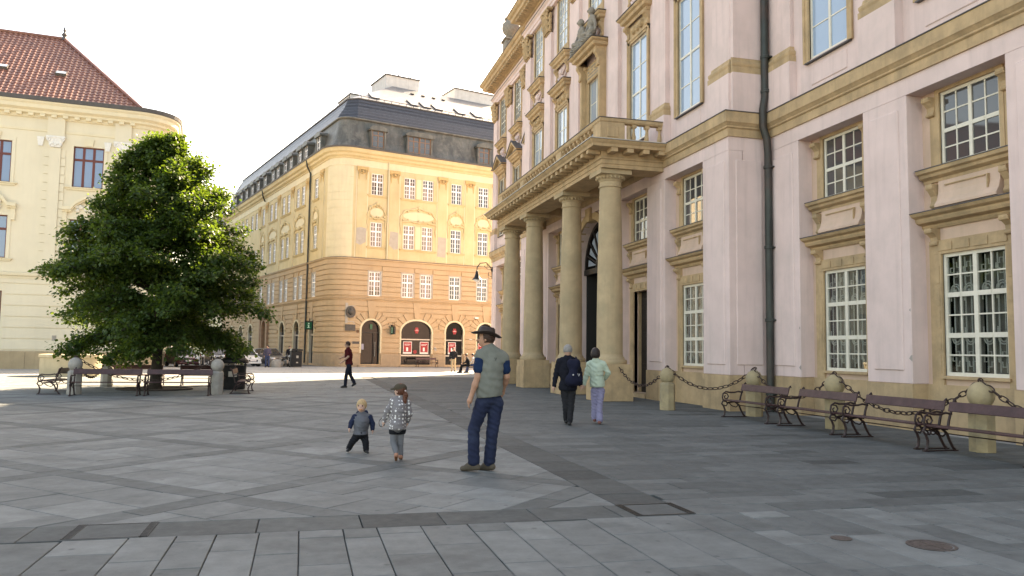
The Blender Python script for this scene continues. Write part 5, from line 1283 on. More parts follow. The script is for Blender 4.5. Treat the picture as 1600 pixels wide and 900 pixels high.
# ================================================================== people (smooth continuous surfaces grown from joints)
def surf(prims, h, cuts=(), wr=0., wf=9., seed=0.):
    """polygonise a smooth union of tapered limbs ('c') and ellipsoids ('e')"""
    lo = np.array([1e9]*3); hi = -lo
    bb = []
    for p in prims:
        if p[0] == 'c':
            a, b, ra, rb, k = p[1:]; a = np.array(a, float); b = np.array(b, float); r_ = max(ra, rb); l, u = np.minimum(a, b)-r_, np.maximum(a, b)+r_
        else:
            c, r_, rot, k = p[1:]; c = np.array(c, float); m_ = max(r_); l, u = c-m_, c+m_
        bb.append((l, u)); lo = np.minimum(lo, l); hi = np.maximum(hi, u)
    lo = lo-3*h-wr; hi = hi+3*h+wr; n = np.ceil((hi-lo)/h).astype(int)+1
    F = np.full(n, .5, np.float32)
    ax = [(lo[i]+h*np.arange(n[i])).astype(np.float32) for i in range(3)]
    for p, (l, u) in zip(prims, bb):
        k = p[-1]; m_ = k+3*h+wr+.02
        i0 = np.maximum(0, np.floor((l-m_-lo)/h).astype(int)); i1 = np.minimum(n, np.ceil((u+m_-lo)/h).astype(int)+1)
        sl_ = tuple(slice(i0[i], i1[i]) for i in range(3))
        X_, Y_, Z_ = np.meshgrid(ax[0][sl_[0]], ax[1][sl_[1]], ax[2][sl_[2]], indexing='ij')
        if p[0] == 'c':
            a, b, ra, rb, _ = p[1:]; d = np.array(b, float)-np.array(a, float); L2 = max(1e-9, float(d@d))
            t = np.clip(((X_-a[0])*d[0]+(Y_-a[1])*d[1]+(Z_-a[2])*d[2])/L2, 0, 1)
            D = np.sqrt((X_-a[0]-t*d[0])**2+(Y_-a[1]-t*d[1])**2+(Z_-a[2]-t*d[2])**2)-(ra+(rb-ra)*t)
        else:
            c, r_, rot, _ = p[1:]; x, y, z = X_-c[0], Y_-c[1], Z_-c[2]
            if rot is not None: x, y, z = (rot[0][i]*x+rot[1][i]*y+rot[2][i]*z for i in range(3))
            q = np.sqrt((x/r_[0])**2+(y/r_[1])**2+(z/r_[2])**2); q2_ = np.sqrt((x/r_[0]**2)**2+(y/r_[1]**2)**2+(z/r_[2]**2)**2)+1e-6
            D = q*(q-1)/q2_
        f = F[sl_]; hh = np.maximum(k-np.abs(f-D), 0)/max(k, 1e-6); F[sl_] = np.minimum(f, D)-hh*hh*k*.25
    X_, Y_, Z_ = np.meshgrid(*ax, indexing='ij')
    if wr:
        F += wr*(np.sin(wf*(X_*1.1+Z_*1.9)+seed+1.6*np.sin(wf*.7*Y_+seed))*np.sin(wf*(Y_*1.3-Z_*1.2)+2*seed+1.3*np.sin(wf*.9*X_))+.6*np.sin(wf*2.3*(Z_+.6*X_-.5*Y_)+3*seed+np.sin(wf*X_*1.7)))
    for (pt, nv) in cuts:
        F = np.maximum(F, (X_-pt[0])*nv[0]+(Y_-pt[1])*nv[1]+(Z_-pt[2])*nv[2])
    del X_, Y_, Z_
    S = F < 0
    c8 = [S[i:n[0]-1+i, j:n[1]-1+j, k:n[2]-1+k] for i in (0,1) for j in (0,1) for k in (0,1)]
    anyv = c8[0].copy(); allv = c8[0].copy()
    for c in c8[1:]: anyv |= c; allv &= c
    act = np.argwhere(anyv & ~allv)
    idx = -np.ones(anyv.shape, np.int32); idx[act[:,0], act[:,1], act[:,2]] = np.arange(len(act))
    cor = [(i,j,k) for i in (0,1) for j in (0,1) for k in (0,1)]
    V8 = np.stack([F[act[:,0]+i, act[:,1]+j, act[:,2]+k] for i,j,k in cor], 1)
    acc = np.zeros((len(act), 3)); cnt = np.zeros(len(act))
    for a in range(8):
        for b in range(a+1, 8):
            if sum(abs(cor[a][q]-cor[b][q]) for q in range(3)) != 1: continue
            fa, fb = V8[:,a], V8[:,b]; m_ = (fa < 0) != (fb < 0); t = np.where(m_, fa/np.where(m_, fa-fb, 1), 0)
            pa = np.array(cor[a], float); pb = np.array(cor[b], float)
            acc += m_[:,None]*(pa+t[:,None]*(pb-pa)); cnt += m_
    V = lo+h*(act+acc/np.maximum(cnt, 1)[:,None])
    faces = []
    for axis in range(3):
        sA = [slice(None)]*3; sB = [slice(None)]*3; sA[axis] = slice(0, -1); sB[axis] = slice(1, None)
        A_, B_ = S[tuple(sA)], S[tuple(sB)]; e = np.argwhere(A_ != B_)
        u, v = [(1,2),(2,0),(0,1)][axis]
        ok = (e[:,u] > 0) & (e[:,v] > 0) & (e[:,u] < n[u]-1) & (e[:,v] < n[v]-1); e = e[ok]
        def at(du, dv):
            q = e.copy(); q[:,u] -= du; q[:,v] -= dv; return idx[q[:,0], q[:,1], q[:,2]]
        Q = np.stack([at(1,1), at(0,1), at(0,0), at(1,0)], 1); fl = A_[e[:,0], e[:,1], e[:,2]]
        Q[~fl] = Q[~fl][:,::-1]; faces.append(Q)
    return V, np.concatenate(faces)
def surf_obj(name, prims, h, m, parent, **kw):
    V, Fc = surf(prims, h, **kw)
    me = bpy.data.meshes.new(name); me.vertices.add(len(V)); me.vertices.foreach_set('co', V.astype(np.float32).ravel())
    me.loops.add(len(Fc)*4); me.loops.foreach_set('vertex_index', Fc.astype(np.int32).ravel()); me.polygons.add(len(Fc))
    me.polygons.foreach_set('loop_start', np.arange(0, len(Fc)*4, 4, dtype=np.int32)); me.polygons.foreach_set('loop_total', np.full(len(Fc), 4, np.int32))
    me.update(calc_edges=True); me.validate(); me.polygons.foreach_set('use_smooth', np.ones(len(me.polygons), bool)); me.materials.append(m)
    o = bpy.data.objects.new(name, me); link(o, parent); return o
def rotz(a): return [[math.cos(a), -math.sin(a), 0], [math.sin(a), math.cos(a), 0], [0, 0, 1]]
def V3(*a): return np.array(a, float)
def skin(name, c): return mat(name, c, .55, var=.12, vscale=14, spec=.35)
SK1 = skin('tanned_skin', (.42,.22,.145)); SK2 = skin('fair_skin', (.52,.31,.23)); SK3 = skin('pale_child_skin', (.58,.36,.28))
def cloth(name, c, **kw): return mat(name, c, .92, var=kw.pop('var', .14), vscale=kw.pop('vscale', 9), bump=.2, bscale=140, spec=.15, **kw)

def limb_dir(a, b): d = b-a; return d/max(1e-6, np.linalg.norm(d))
def hand_prims(wr_, dr, side, q, curl=.35):
    """palm, four unequal curled fingers and a thumb leaving the side of the palm"""
    dr = dr/np.linalg.norm(dr); up_ = V3(0,0,1); sd_ = np.cross(dr, V3(side, 0, 0)); sd_ = sd_/max(1e-6, np.linalg.norm(sd_))   # fingers fan along sd_
    cu = np.cross(sd_, dr); cu = cu/np.linalg.norm(cu)
    if cu[0]*side > 0: cu = -cu
    P = [('c', tuple(wr_), tuple(wr_+dr*.05*q), .029*q, .036*q, .02*q), ('c', tuple(wr_+dr*.05*q-sd_*.018*q), tuple(wr_+dr*.085*q+sd_*.018*q), .024*q, .022*q, .02*q)]
    for i, ln in enumerate((.062, .074, .070, .054)):
        b = wr_+dr*.088*q+sd_*(.032-.021*i)*q; m_ = b+(dr*(1-curl*.3)+cu*curl*.6)*ln*.5*q; e = m_+(dr*(1-curl)+cu*curl)*ln*.5*q
        P += [('c', tuple(b), tuple(m_), .0115*q, .0105*q, .004*q), ('c', tuple(m_), tuple(e), .0105*q, .009*q, .004*q)]
    b = wr_+dr*.035*q+sd_*.030*q; m_ = b+(dr*.6+sd_*.6+cu*.3)*.04*q; e = m_+(dr*.9+cu*.4)*.03*q
    P += [('c', tuple(b), tuple(m_), .015*q, .012*q, .01*q), ('c', tuple(m_), tuple(e), .012*q, .0095*q, .004*q)]
    return P

def figure(name, label, loc, J, o):
    """J joints in metres: x to the right as seen from the camera, y away from it, z up. o: build options"""
    J = {k: V3(*v) for k, v in J.items()}; q = o.get('q', 1.)
    for s in 'LR': J['sh'+s] = J['sh'+s]-V3(0, 0, o.get('slope', .03)*q)
    q = o.get('q', 1.); h = o.get('h', .009); lq = o.get('lq', q)
    e = thing(name, label, 'person', (loc[0], loc[1], 0), -math.atan2(loc[0], loc[1]), o.get('group'))
    yaw = o.get('yaw', 0.); Rz = rotz(yaw); fa = o.get('face', math.pi/2); fd = V3(math.cos(fa), math.sin(fa), 0); hr = o.get('hr', .105*q)
    fs = V3(-fd[1], fd[0], 0)
    hd, nk, pv = J['head'], J['neck'], J['pelvis']; ch = (J['shL']+J['shR'])/2
    tw = np.linalg.norm(J['shL']-J['shR'])/2; fat = o.get('fat', 1.); dep = o.get('dep', .115*q)*fat
    Rh = rotz(fa)
    head = [('e', tuple(hd+V3(0,0,.012*q)-fd*.008*q), (hr*.93, hr*.78, hr*1.08), Rh, .02*q), ('e', tuple(hd-V3(0,0,hr*.45)+fd*hr*.28), (hr*.55, hr*.52, hr*.62), Rh, .03*q),
            ('c', tuple(hd+fd*hr*.86-V3(0,0,hr*.02)), tuple(hd+fd*hr*1.08-V3(0,0,hr*.22)), .010*q, .017*q, .012*q),
            ('e', tuple(hd+fs*hr*.78-fd*hr*.08-V3(0,0,hr*.1)), (hr*.2, hr*.1, hr*.27), Rh, .006), ('e', tuple(hd-fs*hr*.78-fd*hr*.08-V3(0,0,hr*.1)), (hr*.2, hr*.1, hr*.27), Rh, .006),
            ('c', tuple(hd+fd*hr*.78-V3(0,0,hr*.55)-fs*hr*.2), tuple(hd+fd*hr*.78-V3(0,0,hr*.55)+fs*hr*.2), .012*q, .012*q, .01*q)]
    body = head+[('c', tuple(nk-V3(0,0,.04*q)), tuple(hd-V3(0,0,hr*.5)), .062*q, .055*q, .03*q)]
    def torso(g):
        mid = (ch*.45+pv*.55)
        return [('e', tuple(ch*.72+pv*.28), (tw*.92+g, dep*1.05+g, abs(ch[2]-pv[2])*.40+g), Rz, .06*q), ('e', tuple(mid), (tw*.80*fat+g, dep*.98+g, abs(ch[2]-pv[2])*.36+g), Rz, .07*q),
                ('e', tuple(pv), (tw*.82*fat+g, dep*1.02+g, .13*q+g), Rz, .07*q), ('c', tuple(J['shL']-V3(0,0,.01*q)), tuple(J['shR']-V3(0,0,.01*q)), .058*q+g, .058*q+g, .06*q)]+[('c', tuple(nk-V3(0,0,.035*q)), tuple(J['sh'+s]*.75+nk*.25), .05*q+g, .045*q+g, .05*q) for s in 'LR']
    body += torso(-.012*q)
    for s, sg in (('L', -1), ('R', 1)):
        sh_, el, wr_ = J['sh'+s], J['el'+s], J['wr'+s]
        body += [('c', tuple(sh_), tuple(el), .050*lq, .040*lq, .03*q), ('c', tuple(el), tuple(el*.6+wr_*.4), .041*lq, .042*lq, .02*q), ('c', tuple(el*.6+wr_*.4), tuple(wr_), .041*lq, .027*lq, .02*q)]
        body += hand_prims(wr_, limb_dir(el, wr_)+V3(*o.get('hand'+s, (0,0,0))), sg, q*o.get('hq', 1.), o.get('curl', .35))
        hp, kn, an = J['hp'+s], J['kn'+s], J['an'+s]
        body += [('c', tuple(hp), tuple(kn), .078*lq, .050*lq, .04*q), ('c', tuple(kn), tuple(kn*.65+an*.35), .050*lq, .054*lq, .03*q), ('c', tuple(kn*.65+an*.35), tuple(an), .052*lq, .036*lq, .02*q)]
        td = limb_dir(an*V3(1,1,0), J['to'+s]*V3(1,1,0)); body += [('c', tuple(an-V3(0,0,.02*q)), tuple(J['to'+s]), .036*q, .028*q, .02*q)]
    surf_obj('body', body, h, o['skin'], e)
    # trousers
    bl = o.get('leg', 1.0); tp = []; cuts_ = []
    for s in 'LR':
        hp, kn, an = J['hp'+s], J['kn'+s], J['an'+s]; g = o.get('tg', 1.)
        tp += [('c', tuple(hp+V3(0,0,.02*q)), tuple(kn), .097*lq*g, .072*lq*g, .03*q), ('c', tuple(kn), tuple(an+(kn-an)*o.get('hem', .06)), .072*lq*g, o.get('hemr', .066)*lq*g, .025*q)]
    tp += [('e', tuple(pv+V3(0,0,.01*q)), (tw*.86*fat, dep*1.12, .13*q), Rz, .05*q)]
    surf_obj(o.get('bname', 'trousers'), tp, h, o['bottom'], e, wr=o.get('twr', .0045*q), wf=30/q, seed=loc[0])
    # top
    g = o.get('gap', .016)*q; top = torso(g)+[('c', tuple(nk-V3(0,0,.05*q)), tuple(nk-V3(0,0,.015*q)), .075*q, .066*q, .03*q)]
    hz = J['hemc'][2] if 'hemc' in J else pv[2]-.03*q
    if o.get('coat'):
        top += [('e', tuple(V3(pv[0], pv[1], hz+.10*q)), (tw*.93*fat+g, dep*1.15+g, .20*q), Rz, .08*q)]
    cut = [((pv[0], pv[1], hz), o.get('hemn', (0, 0, -1)))]
    slv = []
    for s in 'LR':
        sh_, el, wr_ = J['sh'+s], J['el'+s], J['wr'+s]; sg = o.get('sg', 1.)
        if o.get('sleeve', 'long') == 'long': slv += [('c', tuple(sh_), tuple(el), .068*lq*sg, .056*lq*sg, .04*q), ('c', tuple(el), tuple(el+(wr_-el)*.93), .056*lq*sg, .044*lq*sg, .02*q)]
        elif o['sleeve'] == 'short': slv += [('c', tuple(sh_+(el-sh_)*o.get('s0', 0.)), tuple(sh_+(el-sh_)*.62), .070*lq*sg, .066*lq*sg, .03*q)]
    if 'slv' in o: surf_obj('sleeves', slv+([('c', tuple(J['shL']), tuple(J['shR']), .075*q, .075*q, .05*q)] if o.get('yoke', 1) else []), h, o['slv'], e, wr=.003*q, wf=26/q, seed=2.)
    else: top += slv
    surf_obj(o.get('tname', 'jacket'), top, h, o['top'], e, cuts=cut, wr=o.get('wr', .005*q), wf=22/q, seed=loc[1])
    # shoes
    for s in 'LR':
        an, to = J['an'+s], J['to'+s]; d = limb_dir(an*V3(1,1,0), to*V3(1,1,0)) if np.linalg.norm((to-an)[:2]) > .02 else V3(0,1,0)
        heel = an-V3(0,0,.045*q)-d*.05*q; z0 = min(heel[2], to[2])
        sp = [('c', tuple(heel), tuple(to), .043*q, .036*q, .02*q), ('c', tuple(an-V3(0,0,.01*q)), tuple(an*.5+to*.5), .046*q, .04*q, .03*q)]
        cu = [((0,0,o['ground'+s] if 'ground'+s in o else .0), (0,0,-1))] if o.get('flat'+s, True) else []
        so_ = surf_obj('shoe', sp, h*.9, o['shoe'], e, cuts=cu)
        if o.get('sole') is not None:
            nn = limb_dir(heel, to); 
            surf_obj('sole', [('c', tuple(heel-V3(0,0,.028*q)), tuple(to-V3(0,0,.022*q)), .030*q, .026*q, .01)], h*.9, o['sole'], so_)
    if o.get('hair') is not None:
        hp_ = [('e', tuple(hd+V3(0,0,.020*q)-fd*hr*.10), (hr*1.0, hr*.89, hr*1.09), Rh, .02*q)]+[('e', tuple(hd+fd*a*hr+fs*b*hr+V3(0,0,c*hr)), (r1*hr, r2*hr, r3*hr), Rh, .03*q) for a, b, c, r1, r2, r3 in o.get('hairx', ())]
        surf_obj('hair', hp_, h*.9, o['hair'], e, cuts=[(tuple(hd+fd*hr*o.get('hline', .55)), tuple(fd*.8-V3(0,0,o.get('hslope', .6)))), (tuple(hd-V3(0,0,hr*o.get('hlow', .55))), (0,0,-1))], wr=.004*q, wf=60/q)
    if o.get('eyes', True):
        for sg in (-1, 1):
            c = hd+fd*hr*.80+fs*sg*hr*.34+V3(0,0,hr*.06); O('eye', MB().ball(tuple(c), hr*.12, 8, 6), mat('dark_eye', (.03,.02,.018), .2), e, smooth=True)
            O('eyebrow', MB().tube([tuple(c+V3(0,0,hr*.25)+fs*hr*.16+fd*.004), tuple(c+V3(0,0,hr*.29)+fd*.012), tuple(c+V3(0,0,hr*.25)-fs*hr*.16+fd*.004)], hr*.045, 5), o.get('hair') or mat('brow', (.06,.035,.02), .8), e)
    return e, J
def px(cx, y0, s): return lambda x, y, d=0.: ((x-cx)*s, d, (y0-y)*s)

# --- man in the brown hat, seen from behind
p = px(764, 736, .00853)
JN = mat('dark_blue_denim', (.016,.023,.052), .85, var=.3, vscale=5, zs=.5, bump=.2, bscale=150, spec=.2, dirt=(.035,.048,.085), dirt_amt=.5, dirt_scale=4)
J = dict(head=p(760,530.5,.05), neck=p(766,544,.02), shL=p(752,554,-.02), shR=p(787,556,.05), elL=p(748,590,-.07), wrL=p(738,621,-.06), elR=p(793,590,.06), wrR=p(788,611,.20),
         pelvis=p(766,622,.02), hemc=p(766,621,0), hpL=p(756,634,0), hpR=p(777,633,.04), knL=p(743,672,-.03), knR=p(772,676,.06), anL=p(744,723,-.02), anR=p(768,724,.08), toL=p(727,732,.03), toR=p(754,733.5,.16))
man, JM = figure('person', 'man in brown brimmed hat, grey vest and blue jeans seen from behind', (2.41, 10.41), J,
   dict(q=1.03, h=.0085, skin=SK1, bottom=JN, top=cloth('grey_green_vest', (.17,.175,.15), dirt=(.12,.125,.105), dirt_amt=.4, dirt_scale=5), tname='vest', coat=True, sleeve='short', slv=cloth('navy_tshirt', (.010,.026,.068)), yoke=0, sg=1.12, s0=.22,
        shoe=mat('brown_suede_shoe', (.085,.068,.05), .85, var=.25, vscale=14), face=math.pi*.93, yaw=.18, wr=.005, gap=.026, hr=.112, hair=mat('dark_brown_hair', (.045,.02,.012), .6, var=.3, vscale=40), hline=.15, hslope=.15, hlow=.5, curl=.45, dep=.13, hemn=(.12,0,-1), tg=1.03, hemr=.074, twr=.0042))
hatm = mat('dark_brown_leather', (.035,.02,.016), .5, var=.3, vscale=9, spec=.4)
hb = MB(); n = 40; rings = [(.098,.0),(.13,-.008),(.165,-.006),(.195,.012)]
v = []; 
for (r_, z) in rings:
    for i in range(n):
        a = 2*math.pi*i/n; v.append((r_*1.08*math.cos(a), r_*.88*math.sin(a), z+(.035*abs(math.sin(a))**2-.022*abs(math.cos(a)))*(r_-.09)/.1))
v2 = [(x, y, z-.006) for x, y, z in v]; f = [(k*n+i, k*n+(i+1) % n, (k+1)*n+(i+1) % n, (k+1)*n+i) for k in range(3) for i in range(n)]
hb.add(v+v2, f+[tuple(i+4*n for i in reversed(q)) for q in f]+[(3*n+i, 3*n+(i+1) % n, 7*n+(i+1) % n, 7*n+i) for i in range(n)])
cr = [(.103,-.01),(.103,.02),(.10,.05),(.092,.085),(.075,.10),(.04,.092),(.005,.082)]
hb.lathe(cr, 0, 0, 28)
HM = Matrix.Translation(tuple(JM['head']+V3(.004,.0,.062))) @ Matrix.Rotation(R(9), 4, 'Y') @ Matrix.Rotation(R(8), 4, 'Z')
hb.v = [(x*(1.12 if z > -.02 and math.hypot(x, y) < .106 else 1), y, z) for x, y, z in hb.v]; hb.xf(HM); hat = O('hat', hb, hatm, man, smooth='auto')
bd = MB().lathe([(.1045,.0),(.1055,.004),(.1055,.024),(.104,.027)], 0, 0, 28); bd.v = [(x*1.12, y, z) for x, y, z in bd.v]; bd.xf(HM); O('hat_band', bd, BLACK, hat)
O('collar_cord', MB().tube([tuple(JM['neck']+V3(.075*math.cos(t), .06*math.sin(t), .005+.02*math.sin(t))) for t in [math.pi+math.pi*i/10 for i in range(11)]], .006, 5), BLACK, man)
O('vest_loop', MB().tube([tuple(p(774,560,-.135)), tuple(p(775.5,565,-.14)), tuple(p(776.5,560,-.135))], .004, 4), BLACK, man)

# --- toddler
p = px(562, 708, .00976)
J = dict(head=p(562.5,634.5,0), neck=p(563.5,645,.01), shL=p(553,650.5,0), shR=p(575,651,0), elL=p(547.5,661,-.01), wrL=p(545.5,668,-.04), elR=p(580,662,-.01), wrR=p(580.5,671,-.03), pelvis=p(562,678,.01), hemc=p(562,678.5,0),
         hpL=p(557,682,0), hpR=p(567.5,682,0), knL=p(549.5,691,-.02), knR=p(570.5,692,-.04), anL=p(544.5,701,.03), anR=p(571.5,703.2,-.03), toL=p(542.5,703.5,-.07), toR=p(574,706,-.13))
tod, JT = figure('person', 'blond toddler in grey and navy jacket and dark trousers walking towards the camera', (.91, 12.55), J,
   dict(q=.55, lq=.66, h=.0062, hr=.088, skin=SK3, bottom=cloth('black_joggers', (.014,.015,.019)), top=cloth('grey_fleece', (.115,.12,.135)), slv=cloth('navy_sleeves', (.018,.026,.055)), yoke=1, sg=1.12, gap=.03, dep=.14, fat=1.08, leg=1, tg=1.02, hem=.1,
        shoe=mat('dark_trainer', (.02,.02,.022), .6), sole=mat('white_sole', (.6,.6,.6), .6), face=-math.pi*.57, hair=mat('pale_blond_hair', (.46,.31,.16), .7, var=.2, vscale=40), hline=.50, hslope=.75, hlow=.45, hq=.95, wr=.004, groundL=.005, groundR=0.))
O('mouth', MB().tube([tuple(JT['head']+V3(-.035,-.078,-.05)), tuple(JT['head']+V3(-.015,-.088,-.055)), tuple(JT['head']+V3(.01,-.083,-.05))], .008, 6), mat('orange_biscuit', (.55,.20,.07), .7), tod)
surf_obj('hood', [('c', tuple(JT['neck']+V3(-.06,.02,-.012)), tuple(JT['neck']+V3(.06,.02,-.012)), .035, .035, .02), ('c', tuple(JT['neck']+V3(.0,.05,-.01)), tuple(JT['neck']+V3(.055,.03,.0)), .045, .03, .02)], .006, MATS['navy_sleeves'], tod, wr=.003, wf=40)
O('zip', MB().tube([tuple(p(563,651,-.098)), tuple(p(562.5,664,-.112)), tuple(p(562,676,-.112))], .004, 4), BLACK, tod)

# --- girl with cap and pony tail
p = px(619, 720, .0091)
dots = mat('spotted_fleece', (.20,.19,.20), .95, spec=.1); t = dots.node_tree; N = t.nodes; L = t.links; b = N['Principled BSDF']
tc = N.new('ShaderNodeNewGeometry'); vo = N.new('ShaderNodeTexVoronoi'); vo.inputs['Scale'].default_value = 20; vo.inputs['Randomness'].default_value = .45; L.new(tc.outputs['Position'], vo.inputs['Vector'])
cr_ = N.new('ShaderNodeMapRange'); cr_.inputs['From Min'].default_value = .34; cr_.inputs['From Max'].default_value = .27; L.new(vo.outputs['Distance'], cr_.inputs['Value'])
mx = N.new('ShaderNodeMix'); mx.data_type = 'RGBA'; mx.inputs[6].default_value = (.20,.185,.19,1); mx.inputs[7].default_value = (.72,.70,.68,1); L.new(cr_.outputs[0], mx.inputs[0]); L.new(mx.outputs[2], b.inputs['Base Color'])
J = dict(head=p(622,610,.0), neck=p(623,620,.0), shL=p(612.5,626,-.01), shR=p(633,627,.02), elL=p(603,643,.0), wrL=p(598.5,658,.04), elR=p(637.5,646,.0), wrR=p(635,659,.06), pelvis=p(620,668,.0), hemc=p(620,671,0),
         hpL=p(614.5,675,0), hpR=p(624,675,.02), knL=p(613.5,691,.0), knR=p(624.5,694,.04), anL=p(618.5,706,-.10), anR=p(625.5,711,.06), toL=p(618.5,717,-.02), toR=p(627,717,.14))
girl, JG = figure('person', 'girl in spotted grey fleece, brown cap and grey leggings walking away', (1.36, 11.62), J,
   dict(q=.66, lq=.66, h=.0065, hr=.088, skin=SK3, bottom=cloth('grey_leggings', (.16,.165,.18)), bname='leggings', tg=.92, hem=.05, hemr=.066, twr=.001, top=dots, tname='fleece', sg=1.2, gap=.04, dep=.15, coat=True, fat=1.0, wr=.005,
        shoe=mat('tan_shoe', (.42,.20,.13), .7), sole=mat('brown_sole', (.16,.06,.025), .7), flatL=False, face=math.pi*.78, hair=mat('auburn_hair', (.12,.04,.02), .55, var=.35, vscale=50), hline=.2, hslope=.1, hlow=.7, groundR=.0))
hd = JG['head']
surf_obj('ponytail', [('c', tuple(p(629,609,-.04)), tuple(p(631,617,-.07)), .022, .032, .02), ('c', tuple(p(631,617,-.07)), tuple(p(629.5,627,-.075)), .034, .030, .02), ('c', tuple(p(629.5,627,-.075)), tuple(p(627,636,-.085)), .028, .008, .02)], .006, MATS['auburn_hair'], girl, wr=.004, wf=70)
capm = cloth('khaki_cap', (.075,.06,.042))
cp = surf_obj('cap', [('e', tuple(hd+V3(.006,.0,.035)), (.094,.088,.072), None, .01), ('c', tuple(hd+V3(-.075,.05,.022)), tuple(hd+V3(-.125,.075,.015)), .012, .010, .03), ('c', tuple(hd+V3(-.085,.01,.022)), tuple(hd+V3(-.13,.045,.015)), .012, .010, .03)], .006, capm, girl, cuts=[((0,0,hd[2]+.008), (0,0,-1))])
O('hair_tie', MB().ball(tuple(p(630,610.5,-.06)), .016, 8, 6), mat('white_tie', (.7,.66,.66), .7), girl)
surf_obj('shorts', [('e', tuple(JG['pelvis']+V3(0,.01,-.05)), (.118,.11,.06), None, .03), ('c', tuple(JG['hpL']+V3(.005,0,.03)), tuple(JG['hpL']+V3(-.002,0,-.03)), .072, .068, .03), ('c', tuple(JG['hpR']+V3(0,0,.03)), tuple(JG['hpR']+V3(0,0,-.03)), .072, .068, .03)], .007, MATS['black_joggers'], girl, cuts=[((0,0,(720-678.5)*.0091), (0,0,-1))])
hp_ = thing('toy_hoop', 'thin dark hoop held in the left hand of the girl in spotted fleece', 'hoop', girl.location, girl.rotation_euler[2])
O('hoop', MB().tube([tuple(p(595+4.6*math.cos(a), 661+6.5*math.sin(a), .05+.03*math.cos(a))) for a in [2*math.pi*i/20 for i in range(17)]], .0045, 5), BLACK, hp_)

# --- elderly couple
p = px(884, 664, .0139)
J = dict(head=p(884.3,548,0), neck=p(884.5,557,-.01), shL=p(871.5,564,0), shR=p(898,564,0), elL=p(866.5,584,.02), wrL=p(863,604,-.02), elR=p(903,584,-.02), wrR=p(905,601,-.05), pelvis=p(885,605,0), hemc=p(885,610.5,0),
         hpL=p(880,614,0), hpR=p(891,614,0), knL=p(882,637,.0), knR=p(890,636,-.03), anL=p(882.5,656.5,.10), anR=p(888,658,-.10), toL=p(881.5,660.5,.24), toR=p(888,661.5,.03))
eld, JE = figure('person', 'grey-haired man in black jacket and dark trousers walking towards the portico', (5.64, 16.66), J,
   dict(q=.95, h=.0095, skin=SK2, bottom=cloth('charcoal_trousers', (.022,.022,.025)), top=cloth('black_jacket', (.010,.011,.017)), coat=True, sg=1.15, gap=.025, dep=.135, shoe=mat('black_shoe', (.012,.012,.013), .5), face=math.pi*.5,
        hair=mat('grey_hair', (.26,.245,.23), .8, var=.3, vscale=40), hline=.5, hslope=.6, hlow=.3, hr=.112, twr=.005, tg=1.0, wr=.006))
bp = thing('backpack', 'dark navy backpack worn by the grey-haired man', 'backpack', eld.location, eld.rotation_euler[2])
BPM = cloth('navy_nylon', (.011,.013,.028)); 
bpk = surf_obj('bag', [('c', tuple(p(890,568,-.18)), tuple(p(897,568,-.17)), .10, .10, .05), ('c', tuple(p(889,594,-.22)), tuple(p(899,593,-.20)), .125, .125, .08), ('c', tuple(p(893,571,-.20)), tuple(p(894,594,-.26)), .09, .11, .08)], .011, BPM, bp, wr=.005, wf=16)
O('strap', MB().tube([tuple(p(889,562,-.13)), tuple(p(888,558,-.06)), tuple(p(888.5,557,.0))], .02, 6), BPM, bp); O('strap', MB().tube([tuple(p(897,563,-.13)), tuple(p(897.5,559,-.05)), tuple(p(897,558,.02))], .02, 6), BPM, bp)
O('tag', MB().tube([tuple(p(900,583,-.335)), tuple(p(901.5,587,-.335)), tuple(p(903,583,-.33))], .008, 4).ball(tuple(p(893,585,-.37)), .018, 6, 4), mat('silver_tag', (.5,.5,.5), .4), bp)

p = px(927, 663, .01407)
J = dict(head=p(925,552.5,0), neck=p(926,561,-.01), shL=p(915.5,568,0), shR=p(937,567,0), elL=p(910.5,588,.0), wrL=p(907.5,601,-.03), elR=p(945.5,582,.02), wrR=p(940,592,.14), pelvis=p(928,601,0), hemc=p(928,605,0),
         hpL=p(924,612,0), hpR=p(934,612,0), knL=p(924,637,.06), knR=p(931.5,637,.0), anL=p(924.5,654,.10), anR=p(932,656,-.08), toL=p(924,658.5,.24), toR=p(933,660.5,.05))
wom, JW = figure('person', 'dark-haired woman in pale mint jacket and lilac trousers walking beside the grey-haired man', (6.35, 16.74), J,
   dict(q=.90, h=.0095, skin=SK2, bottom=cloth('lilac_trousers', (.24,.23,.35)), top=cloth('mint_jacket', (.42,.50,.40)), coat=True, sg=1.12, gap=.018, dep=.12, shoe=mat('rose_brown_shoe', (.22,.085,.07), .6), face=math.pi*.5,
        hair=mat('near_black_hair', (.022,.013,.012), .5, var=.3, vscale=40), hline=.6, hslope=.3, hlow=.85, hairx=((-.25,0,-.25,.85,.9,.8),), hr=.112, hemr=.085, twr=.006, tg=1.0, wr=.006))
O('jacket_seam', MB().tube([tuple(p(917.5+2*i, 592.3-.1*i*i+.5*i, -.155+.004*(i-5)**2)) for i in range(11)], .005, 4), MATS['mint_jacket'], wom)

